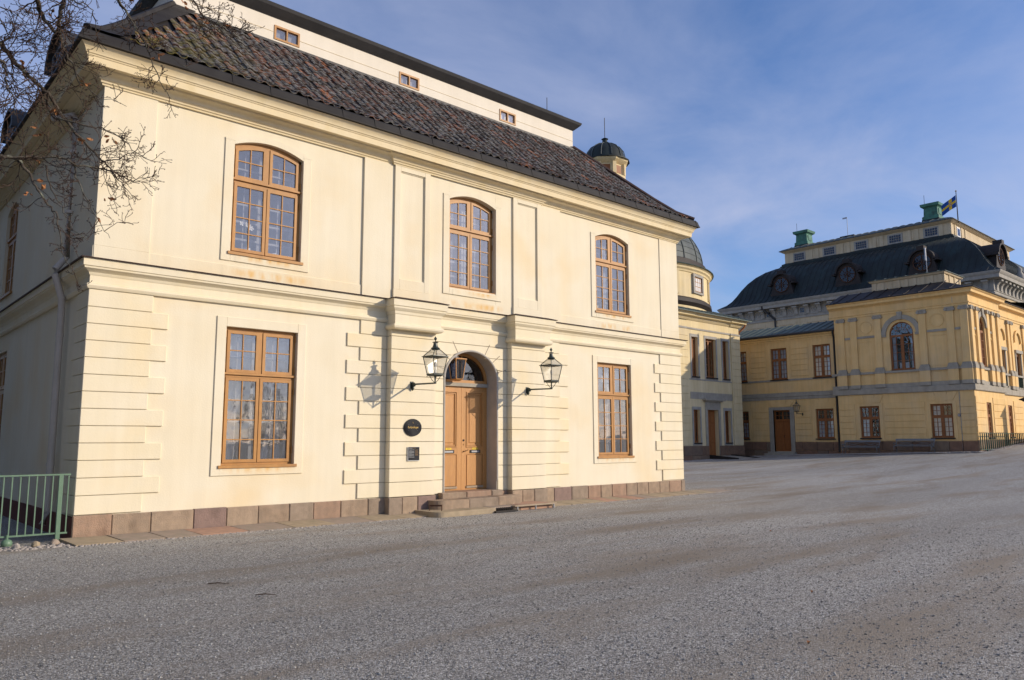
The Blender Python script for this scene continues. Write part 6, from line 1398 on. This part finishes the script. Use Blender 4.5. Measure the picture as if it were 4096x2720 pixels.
    for k in range(16):
        a = math.radians(-90+22.5*k)+math.radians(8); ca, sa = math.cos(a), math.sin(a)
        ff = lambda u, d, z: (c[0]+(R0-d)*ca-u*sa, c[1]+(R0-d)*sa+u*ca, z)
        if k % 2 == 0:
            q = MB(); w_ = .62
            for r in ((-w_-.2, -w_, 12.5, 14.0), (w_, w_+.2, 12.5, 14.0), (-w_, w_, 13.8, 14.0), (-w_, w_, 12.5, 12.65)): q.fbox(ff, r[0], r[1], -.12, .15, r[2], r[3])
            ws = q.build('drum_window', 'light_stone', D_)
            q = MB(); q.fbox(ff, -w_, w_, -.025, .1, 12.65, 13.8); q.build('opening', 'window_brown', ws)
            q = MB()
            for u in (-.36, -.02, .32): q.fbox(ff, u, u+.04, -.05, -.03, 12.7, 13.75)
            for z in (12.7, 13.05, 13.4, 13.72): q.fbox(ff, -.45, .5, -.049, -.031, z, z+.035)
            q.build('glazing_bar', 'wood_paint', ws)
            q = MB(); q.fbox(ff, -.45, .5, -.032, -.028, 12.7, 13.75); q.build('pane', 'curtain', ws)
        else:
            q = MB(); q.fbox(ff, -.75, -.55, -.08, .15, 12.3, 14.04); q.fbox(ff, .55, .75, -.08, .15, 12.3, 14.04); q.fbox(ff, -.35, .35, -.05, .15, 12.6, 13.9); q.build('drum_panel', 'ochre_annex', D_)
    # cupola
    q = MB(); q.lathe(c, [(2.3, 19.9), (1.9, 20.6), (1.75, 23.0), (1.75, 23.35), (1.55, 23.45), (1.55, 24.35)], 8, rot=PI/8); cp = q.build('cupola', 'ochre_annex', D_)
    for k in range(8):
        a = PI/4*k; ff = lambda u, d, z: (c[0]+(1.45-d)*math.cos(a)-u*math.sin(a), c[1]+(1.45-d)*math.sin(a)+u*math.cos(a), z)
        q = MB(); q.fbox(ff, -.3, .3, -.02, .1, 23.5, 24.15); q.build('cupola_opening', 'window_brown', cp)
        b = a+PI/8; fb = lambda u, d, z: (c[0]+(1.6-d)*math.cos(b)-u*math.sin(b), c[1]+(1.6-d)*math.sin(b)+u*math.cos(b), z)
        q = MB(); q.fbox(fb, -.16, .16, -.12, .2, 23.4, 24.35); q.build('cupola_pilaster', 'ochre_annex', cp)
    q = MB(); q.lathe(c, [(1.6, 24.3), (1.75, 24.4), (1.95, 24.55), (2.0, 24.68), (1.6, 24.75)], 8, rot=PI/8); q.build('cupola_cornice', 'ochre_annex', cp)
    q = MB(); q.lathe(c, [(2.05, 24.68), (2.05, 24.76), (1.75, 24.85), (1.68, 25.0), (1.55, 25.55), (1.2, 26.0), (.7, 26.3), (.3, 26.42), (.22, 26.6), (.2, 26.75), (.3, 26.85), (.12, 26.95), (.0, 27.0)], 16); q.build('cupola_roof', 'dark_copper', cp, smooth=30)
    for k in range(12): a = 2*PI*k/12; rod([(c[0]+r*math.cos(a), c[1]+r*math.sin(a), z) for r, z in ((1.72, 24.95), (1.58, 25.55), (1.22, 26.02), (.72, 26.32), (.3, 26.45))], .035, 'rib', 'grey_copper', cp, 5)
    rod([(c[0], c[1], 26.9), (c[0], c[1], 28.75)], .03, 'spire_rod', 'iron', cp, 5)
annex()

def palace():
    P = empty('main_palace', (75, 20, gz(75, 20)), 'great palace block with black domed mansard roof, round dormers and bracketed cornice', 'palace')
    X0, X1, Y0, Y1 = 75.8, 105.0, 7.3, 35.0; f = FR('X', X0); g = FR('Y', Y0)
    q = MB(); q.box(X0, X1, Y0, Y1, 0, 16.6); q.build('wall', 'pale_ochre', P)
    ring = [(X0, Y1), (X0, Y0), (X1, Y0), (X1, Y1)]
    q = MB(); q.sweep(ring, [(0, 14.75), (.08, 14.75), (.1, 14.85), (.03, 14.9), (.03, 15.0), (.1, 15.05), (.1, 15.1), (0, 15.12)], closed=True); q.sweep(ring, [(.03, 15.12), (.03, 16.1)], closed=True); q.build('frieze', 'light_stone', P)
    q = MB(); q.sweep(ring, [(0, 16.05), (.2, 16.08), (.7, 16.15), (.72, 16.45), (.82, 16.55), (.9, 16.7), (.92, 16.78), (0, 16.85)], closed=True); q.build('cornice', 'light_stone', P, smooth=30)
    # brackets, metopes with reliefs, mezzanine windows
    def bracket(fr, u):
        q = MB(); q.fprism(lambda a, d, z: fr(u+d, a, z), [(-.03, 15.12), (-.12, 15.16), (-.16, 15.35), (-.22, 15.6), (-.42, 15.85), (-.62, 16.05), (-.03, 16.05)], -.2, .2); q.fprism(lambda a, d, z: fr(u+d, a, z), [(-.03, 15.9), (-.58, 15.9), (-.6, 16.04), (-.03, 16.04)], -.27, .27); q.build('bracket', 'light_stone', P)
    n = 20; sp = (Y1-Y0-1.2)/n
    for i in range(n+1): bracket(f, Y0+.6+i*sp)
    for i in range(n):
        y = Y0+.6+(i+.5)*sp
        if i % 3 == 1:
            q = MB(); q.fbox(f, y-.3, y+.3, -.08, 0, 15.25, 15.85); w = q.build('mezzanine_window', 'light_stone', P)
            q = MB(); q.fbox(f, y-.22, y+.22, -.09, -.08, 15.3, 15.8); q.build('pane', 'glass_blue', w)
            q = MB(); q.fbox(f, y-.015, y+.015, -.1, -.09, 15.3, 15.8); q.fbox(f, y-.22, y+.22, -.1, -.09, 15.53, 15.56); q.build('glazing_bar', 'grey_stone', w)
        else:
            q = MB(); q.tube([f(y+(.26+.04*math.sin(5*t))*math.cos(t), -.04, 15.55+.26*math.sin(t)) for t in [2*PI*k/16 for k in range(17)]], .045, 5, cap=False); q.tube([f(y-.1, -.05, 15.4), f(y+.04, -.06, 15.55), f(y-.02, -.05, 15.72)], .05, 5); q.build('relief', 'light_stone', P)
    for i in range(9): bracket(g, X0+.6+i*1.15)
    for y in (31.55, 27.9, 24.2, 20.5, 16.8, 13.1, 9.6):
        q = MB(); q.fbox(f, y-1.3, y+1.3, -.06, 0, 14.15, 14.4); q.fbox(f, y-1.3, y-1.05, -.058, 0, 10.5, 14.15); q.fbox(f, y+1.05, y+1.3, -.058, 0, 10.5, 14.15); q.build('window_surround', 'pale_ochre', P)
        q = MB(); q.fbox(f, y-.72, y+.72, -.02, .1, 10.6, 13.95); q.build('window', 'window_brown', P)
        w = bpy.data.objects[P.children[-1].name]
        for a, b in ((y-.62, y-.06), (y+.06, y+.62)):
            q = MB(); q.fbox(f, a, b, -.035, -.02, 11.0, 13.82); q.build('pane', 'glass_blue', w)
            q = MB(); q.fbox(f, (a+b)/2-.02, (a+b)/2+.02, -.05, -.035, 11, 13.82); q.fbox(f, a, b, -.05, -.035, 13.4, 13.44); q.build('glazing_bar', 'window_brown', w)
    # bell shaped roof
    ins = [(-.85, 16.80), (-.55, 16.98), (-.1, 17.25), (.35, 17.7), (.75, 18.3), (1.15, 19.0), (1.7, 19.8), (2.4, 20.55), (3.2, 21.15), (4.1, 21.6), (5.0, 21.85)]
    q = MB(); q.sweep(ring, [(-o, z) for o, z in ins], closed=True); rf = q.build('roof', 'dark_copper', P, smooth=40, recalc=False)
    k = 0
    y = Y0-.4
    while y < Y1+.4:
        pts = [(X0+o+.0, y, z+.02) for o, z in ins if Y0+o <= y <= Y1-o]
        if len(pts) > 1: rod(pts, .04, 'standing_seam', 'dark_copper', rf, 4)
        y += .62
    x = X0-.4
    while x < X0+14:
        pts = [(x, Y0+o, z+.02) for o, z in ins if X0+o <= x]
        if len(pts) > 1: rod(pts, .04, 'standing_seam', 'dark_copper', rf, 4)
        x += .62
    lx0, ly0, ly1, lx1 = X0+5.2, Y0+4.9, Y1-4.7, X1-5
    lring = [(lx0, ly1), (lx0, ly0), (lx1, ly0), (lx1, ly1)]
    q = MB(); q.sweep(lring, [(.45, 21.75), (.45, 21.9), (.3, 22.0), (.3, 22.15), (0, 22.3)], closed=True); q.build('roof_cresting', 'dark_copper', P, recalc=False)
    # lantern storey
    q = MB(); q.box(lx0, lx1, ly0, ly1, 21.7, 23.75); la = q.build('lantern_storey', 'pale_ochre', P)
    fl = FR('X', lx0); gl = FR('Y', ly0); nb = 5; bw = (ly1-ly0)/nb
    for i in range(nb+1):
        for o in (-.38, .38):
            y = ly0+i*bw+o+(0 if 0 < i < nb else (.5 if i == 0 else -.5))
            if y-.22 < ly0 or y+.22 > ly1: continue
            q = MB(); q.fbox(fl, y-.2, y+.2, -.07, 0, 22.1, 23.45); q.build('attic_strip', 'pale_ochre', la)
    for i in range(nb):
        y = ly0+(i+.5)*bw
        for yy, kind in ((y, 1), (y+bw*.5, 0)):
            if kind:
                q = MB(); q.fbox(fl, yy-.78, yy+.78, -.05, 0, 22.3, 23.35); w = q.build('lantern_window', 'light_stone', la)
                q = MB(); q.fbox(fl, yy-.58, yy+.58, -.06, -.05, 22.45, 23.2); q.build('pane', 'glass_blue', w)
                q = MB()
                for j in range(1, 5): u = yy-.58+1.16*j/5; q.fbox(fl, u-.015, u+.015, -.075, -.06, 22.45, 23.2)
                for j in range(1, 3): z = 22.45+.75*j/3; q.fbox(fl, yy-.58, yy+.58, -.074, -.06, z-.015, z+.015)
                q.build('glazing_bar', 'grey_stone', w)
            elif yy < ly1-.6: q = MB(); q.fbox(fl, yy-.1, yy+.1, -.03, 0, 22.5, 23.1); q.build('sunk_panel', 'pale_ochre', la)
    for x in (lx0+.25, lx0+1.3, lx0+3.2, lx0+4.3): q = MB(); q.fbox(gl, x-.2, x+.2, -.07, 0, 22.1, 23.45); q.build('attic_strip', 'pale_ochre', la)
    q = MB(); q.fbox(gl, lx0+1.75, lx0+2.75, -.05, 0, 22.3, 23.35); w = q.build('lantern_window', 'white_paint', la)
    q = MB(); q.fbox(gl, lx0+1.9, lx0+2.6, -.06, -.05, 22.45, 23.2); q.build('pane', 'glass_blue', w)
    q = MB(); q.sweep(lring, [(0, 23.45), (.1, 23.5), (.3, 23.62), (.42, 23.72), (0, 23.8)], closed=True); q.build('lantern_cornice', 'pale_ochre', la)
    LR = [(.5, 23.72), (.5, 23.78), (.2, 23.95), (-.4, 24.18), (-1.2, 24.4), (-2.4, 24.55)]
    q = MB(); q.sweep(lring, LR, closed=True); q.poly([(lx0+2.4, ly0+2.4, 24.55), (lx1-2.4, ly0+2.4, 24.55), (lx1-2.4, ly1-2.4, 24.55), (lx0+2.4, ly1-2.4, 24.55)]); lr = q.build('lantern_roof', 'grey_copper', la, recalc=False)
    y = ly0+.2
    while y < ly1: rod([(lx0-o, y, z+.02) for o, z in LR if ly0-o <= y <= ly1+o], .045, 'standing_seam', 'grey_copper', lr, 4); y += .78
    # chimneys
    for yc in (28.8, 14.4):
        q = MB(); cx = lx0+2.0; q.lathe((cx, yc, 0), [(.85, 24.0), (.85, 24.55)], sq=True); ch = q.build('chimney', 'dark_copper', P)
        q = MB(); q.lathe((cx, yc, 0), [(.82, 24.5), (.82, 24.85), (.70, 24.95), (.66, 25.75), (.72, 25.85), (.9, 25.95), (.95, 26.2), (.9, 26.25)], sq=True); q.build('chimney_top', 'verdigris', ch)
        for s_ in (-1, 1):
            q = MB(); q.box(cx-.72, cx-.66, yc+s_*.33-.2, yc+s_*.33+.2, 25.05, 25.65); q.build('chimney_panel', 'verdigris', ch)
        q = MB(); q.box(cx-.4, cx+.4, yc-.74, yc-.68, 25.05, 25.65); q.build('chimney_panel', 'verdigris', ch)
        rod([(cx-.5, yc+.6, 26.2), (cx-.5, yc+.6, 27.3)], .02, 'lightning_rod', 'iron', ch, 4)
    rod([(lx0+1, 23.1, 24.2), (lx0+1, 23.1, 26.6)], .03, 'vane_rod', 'zinc', P, 5); q = MB(); q.box(lx0+.98, lx0+1.02, 23.1, 23.6, 26.45, 26.62); q.build('vane', 'zinc', P)
    q = MB(); q.box(lx0+.7, lx0+1.6, 22.3, 23.9, 24.2, 24.42); q.build('roof_hatch', 'dark_copper', P)
    # round dormers
    def dormer(fr, uc, zc, back):
        q = MB(); hw = 1.2
        pts = [(uc-hw-.25, zc-1.5), (uc+hw+.25, zc-1.5), (uc+hw+.05, zc-.6), (uc+hw-.1, zc+.1)]+[(uc+(hw-.1)*math.cos(PI*i/12), zc+.1+(hw-.1)*math.sin(PI*i/12)) for i in range(1, 12)]+[(uc-hw+.1, zc+.1), (uc-hw-.05, zc-.6)]
        q.fprism(fr, pts, 0, back); dm = q.build('dormer', 'brown_copper', P)
        q = MB(); arch_band(q, fr, uc-1.1, uc+1.1, zc+.1, 1.08, 'ell', .16, -.28, back, 14)
        for s_ in (-1, 1): q.fbox(fr, uc+s_*1.35-.22, uc+s_*1.35+.22, -.28, back*.8, zc+.02, zc+.2)
        q.fbox(fr, uc-.34, uc+.34, -.3, .5, zc+1.2, zc+1.62); q.build('dormer_roof', 'brown_copper', dm)
        q = MB(); q.tube([fr(uc+.82*math.cos(2*PI*i/28), -.03, zc+.82*math.sin(2*PI*i/28)) for i in range(29)], .065, 6, cap=False); q.build('round_frame', 'rust', dm, smooth=50)
        q = MB(); q.poly([fr(uc+.8*math.cos(2*PI*i/28), -.03, zc+.8*math.sin(2*PI*i/28)) for i in range(28)]); q.build('pane', 'glass_blue', dm, recalc=False)
        q = MB()
        for an in (0, 45, 90, 135): a = math.radians(an); q.tube([fr(uc+.78*math.cos(a), -.05, zc+.78*math.sin(a)), fr(uc-.78*math.cos(a), -.05, zc-.78*math.sin(a))], .028 if an != 90 else .06, 4)
        q.tube([fr(uc+.3*math.cos(2*PI*i/14), -.05, zc+.3*math.sin(2*PI*i/14)) for i in range(15)], .025, 4, cap=False)
        q.build('glazing_bar', 'rust', dm)
    for y in (28.2, 20.75, 13.35): dormer(FR('X', X0+.25), y, 18.75, 2.6)
    dormer(FR('Y', Y0+.15), X0+3.3, 18.7, 2.8)
    # downpipe with offset
    rod([(X0-.75, 30.2, 16.5), (X0-.7, 30.2, 16.2), (X0-.12, 29.0, 14.9), (X0-.1, 29.0, 14.6), (X0-.1, 29.0, 8)], .11, 'downpipe', 'black_metal', P)
    for x in (X0+3.4, X0+5.0): q = MB(); q.lathe((x, Y0-2.2, 0), [(.5, 12.5), (.5, 14.6), (.6, 14.7), (.6, 14.9)], sq=True); q.build('roof_vent', 'verdigris', P)
    q = MB(); q.box(X0+1.2, X1, Y0-4.5, Y0, 0, 13.4); q.build('side_range', 'pale_ochre', P)
    q = MB(); q.poly([(X0+1.0, Y0-4.8, 13.35), (X1, Y0-4.8, 13.35), (X1, Y0, 14.1), (X0+1.0, Y0, 14.1)]); q.build('side_range_roof', 'green_copper', P, recalc=False)
    # statue-like ornament at the far eaves corner
    q = MB(); q.lathe((X0+7.6, Y0-.2, 0), [(.5, 16.8), (.45, 17.4), (.2, 17.8), (.25, 18.1), (.0, 18.4)], 8); q.build('eaves_ornament', 'light_stone', P, smooth=50)
    # flag
    G = empty('flagpole', (82.2, 11.8, 23.7), 'slim flagpole with gilt knob on the palace roof', 'flagpole'); px, py = 82.2, 11.8
    rod([(px, py, 23.6), (px, py, 26.85)], [.06, .035], 'pole', 'slate_metal', G, 6); q = MB(); q.lathe((px, py, 26.93), [(0, -.11), (.10, 0), (.0, .11)], 10); q.build('knob', 'gold', G, smooth=60)
    F = empty('swedish_flag', (px, py, 25.2), 'blue and yellow cross flag with crest flying from the palace roof', 'flag')
    def cloth_pt(u, v):
        # u along fly 0..1, v along hoist 0..1 ; hangs down and back (towards +Y)
        a = u*1.75; return (px-.05+.12*math.sin(u*7+v*1.5)*u, py+.05+a*.80-.05*math.sin(u*5), 26.5-v*1.22*(1-.12*u)-a*.40+.06*math.sin(u*6+.5)*u-.12*u*u)
    def region(name, m, u0, u1, v0, v1, off=0):
        q = MB(); nu, nv = max(2, int((u1-u0)*24)), max(2, int((v1-v0)*10)); k = 0
        for j in range(nv+1):
            for i in range(nu+1): x, y, z = cloth_pt(u0+(u1-u0)*i/nu, v0+(v1-v0)*j/nv); q.v.append((x+off, y, z))
        for j in range(nv):
            for i in range(nu): a = j*(nu+1)+i; q.f.append((a, a+1, a+nu+2, a+nu+1)); q.m.append(0)
        q.build(name, m, F, smooth=60, recalc=False)
    for u0, u1 in ((0, .32), (.50, 1)):
        for v0, v1 in ((0, .40), (.60, 1)): region('blue_field', 'flag_blue', u0, u1, v0, v1)
    region('yellow_cross', 'flag_yellow', 0, 1, .40, .60); region('yellow_cross', 'flag_yellow', .32, .50, 0, .40); region('yellow_cross', 'flag_yellow', .32, .50, .60, 1)
    region('crest', 'flag_crest', .345, .475, .30, .70, -.03)
palace()

# ------------------------------------------------------------------ benches, far railing, sentry box
def bench(yc, x, label):
    z = gz(x, yc); e = empty('park_bench', (x, yc, z), label, 'bench'); hl_ = 1.16
    q = MB()
    for s_ in (-1, 1):
        q = MB(); y = yc+s_*hl_
        q.tube([(x-.42, y, z), (x-.36, y, z+.22), (x-.40, y, z+.44), (x-.40, y, z+.62), (x-.28, y, z+.66), (x-.02, y, z+.60)], .024, 6); q.tube([(x+.10, y, z), (x-.02, y, z+.25), (x-.06, y, z+.44), (x+.06, y, z+.70), (x+.16, y, z+.92)], .026, 6); q.tube([(x-.40, y, z+.43), (x-.05, y, z+.43)], .022, 6); q.build('end_frame', 'bench_grey', e, smooth=50)
    for i in range(5): q = MB(); xx = x-.40+i*.075; q.fbox(lambda u, d, zz: (xx+d, u, zz), yc-hl_-.05, yc+hl_+.05, 0, .06, z+.445, z+.475, .005); q.build('seat_slat', 'bench_grey', e)
    q = MB(); q.fprism(lambda u, d, zz: (x+.10+d+(zz-z-.8)*.35, u, zz), [(yc-hl_-.06, z+.80), (yc+hl_+.06, z+.80), (yc+hl_+.06, z+.93), (yc-hl_-.06, z+.93)], 0, .035); q.build('top_rail', 'bench_grey', e)
    for a, b in (((yc-hl_, z+.52), (yc, z+.78)), ((yc, z+.78), (yc+hl_, z+.52)), ((yc-hl_, z+.78), (yc, z+.52)), ((yc, z+.52), (yc+hl_, z+.78))): q = MB(); q.tube([(x+.02, a[0], a[1]), (x+.02, b[0], b[1])], .012, 5); q.build('back_stay', 'bench_grey', e)
    q = MB(); q.fbox(lambda u, d, zz: (x-.01+d, u, zz), yc-hl_, yc+hl_, 0, .03, z+.50, z+.545); q.build('back_rail', 'bench_grey', e)
bench(8.65, 49.75, 'grey garden bench under the left window of the ochre corner block'); bench(5.22, 49.75, 'grey garden bench nearer the right corner of the ochre block')
railing('dark green iron railing by the lit side of the corner block', lambda i: (49.35+.385*i, 1.25), 36, 1.12, lambda i: gz(50, 1.2)+.02, 'fence_dark', (3, 20), rail_r=.03, bar=.05)
def sentry():
    x, y = 57.9, .1; z = gz(x, y); e = empty('sentry_box', (x, y, z), 'yellow sentry box with dark hipped roof at the right edge', 'booth')
    q = MB(); q.box(x-.6, x+.7, y-.6, y+.7, z, z+2.75); q.build('body', 'kiosk_yellow', e)
    for s_ in (-.62, -.2, .3): q = MB(); q.fbox(FR('X', x-.6), y+s_, y+s_+.1, -.03, 0, z, z+2.7); q.build('batten', 'kiosk_yellow', e)
    q = MB(); q.lathe((x+.05, y+.05, z), [(.72, 2.7), (.80, 2.78), (.95, 2.84), (.95, 2.88), (.0, 3.35)], sq=True); q.build('roof', 'slate_metal', e)
    q = MB(); q.box(x-.66, x+.76, y-.66, y+.76, z, z+.2); q.build('base', 'grey_stone', e)
sentry()

# ------------------------------------------------------------------ unseen trees, added left of the view to shade the side wall; rear ones fill the horizon
def unseen_trees():
    rn = random.Random(8)
    spots = [(-10.5, -2.5, 15), (-8.2, 5.0, 17), (-8.0, 12.0, 17), (-9, 19.5, 17), (-14.5, -8, 16), (-15.5, 2, 19), (-15.5, 11, 19), (-12, 30, 16), (-22, 36, 18), (-27, 22, 18), (-4, 44, 17)]
    words = ['nearest the railing', 'beside the pavilion wall', 'behind the pavilion side', 'farthest back', 'closest to the camera side', 'in the second row, front', 'in the second row, rear', 'alone behind the rear corner', 'deep in the park', 'in the third row', 'far behind the rear wall']
    for (x, y, h), wd in zip(spots, words):
        e = empty('park_tree', (x, y, -.06), f'unseen dense tree added left of the pavilion, {wd}', 'tree', 'unseen trees added left of the pavilion')
        q = MB(); q.tube([(x, y, -.1), (x+.1, y, 2), (x, y+.1, h*.5), (x+.1, y, h*.8)], [.4, .3, .22, .06], 8); q.build('trunk', 'bark', e, smooth=60)
        q = MB(); N = 2600
        for k in range(N):
            a = rn.uniform(0, 2*PI); t = rn.uniform(-1, 1); rr = (1-t*t)**.5*rn.uniform(.45, 1.05); p = Vector((x+4.2*rr*math.cos(a), y+4.2*rr*math.sin(a), h*.52+h*.50*t))
            u = Vector((rn.gauss(0, 1), rn.gauss(0, 1), rn.gauss(0, 1))).normalized(); v = u.cross(Vector((rn.gauss(0, 1), rn.gauss(0, 1), rn.gauss(0, 1)))).normalized(); s_ = rn.uniform(.16, .34)
            q.poly([p-u*s_, p-v*s_*.6, p+u*s_, p+v*s_*.6])
        q.build('crown', 'foliage', e, recalc=False)  # crown made dense and low to block sky light from the pavilion side
def far_wood():
    rn = random.Random(15); q = MB()
    for k in range(16):
        t = k/15; x = -25+115*t+rn.uniform(-3, 3); y = -78-14*math.sin(PI*t)+rn.uniform(-5, 5); h = rn.uniform(9, 14); r = rn.uniform(3, 4.5); z0 = -.06
        q.tube([(x, y, z0), (x, y, h*.7)], [.35, .12], 6)
        for j in range(700):
            a = rn.uniform(0, 2*PI); s_ = rn.uniform(-1, 1); rr = (1-s_*s_)**.5*rn.uniform(.4, 1.05); p = Vector((x+r*rr*math.cos(a), y+r*rr*math.sin(a), h*.55+h*.45*s_))
            u = Vector((rn.gauss(0, 1), rn.gauss(0, 1), rn.gauss(0, 1))).normalized(); v = u.cross(Vector((rn.gauss(0, 1), rn.gauss(0, 1), rn.gauss(0, 1)))).normalized(); g_ = rn.uniform(.2, .45)
            q.poly([p-u*g_, p-v*g_*.5, p+u*g_, p+v*g_*.5])
    o = q.build('far_wood', 'foliage', None, recalc=False); tag(o, 'distant line of park trees across the court, behind the camera', 'wood', kind='stuff')
mat('foliage', (.050, .055, .022), (.075, .060, .028), scale=2, rough=.8)
unseen_trees()
far_wood()
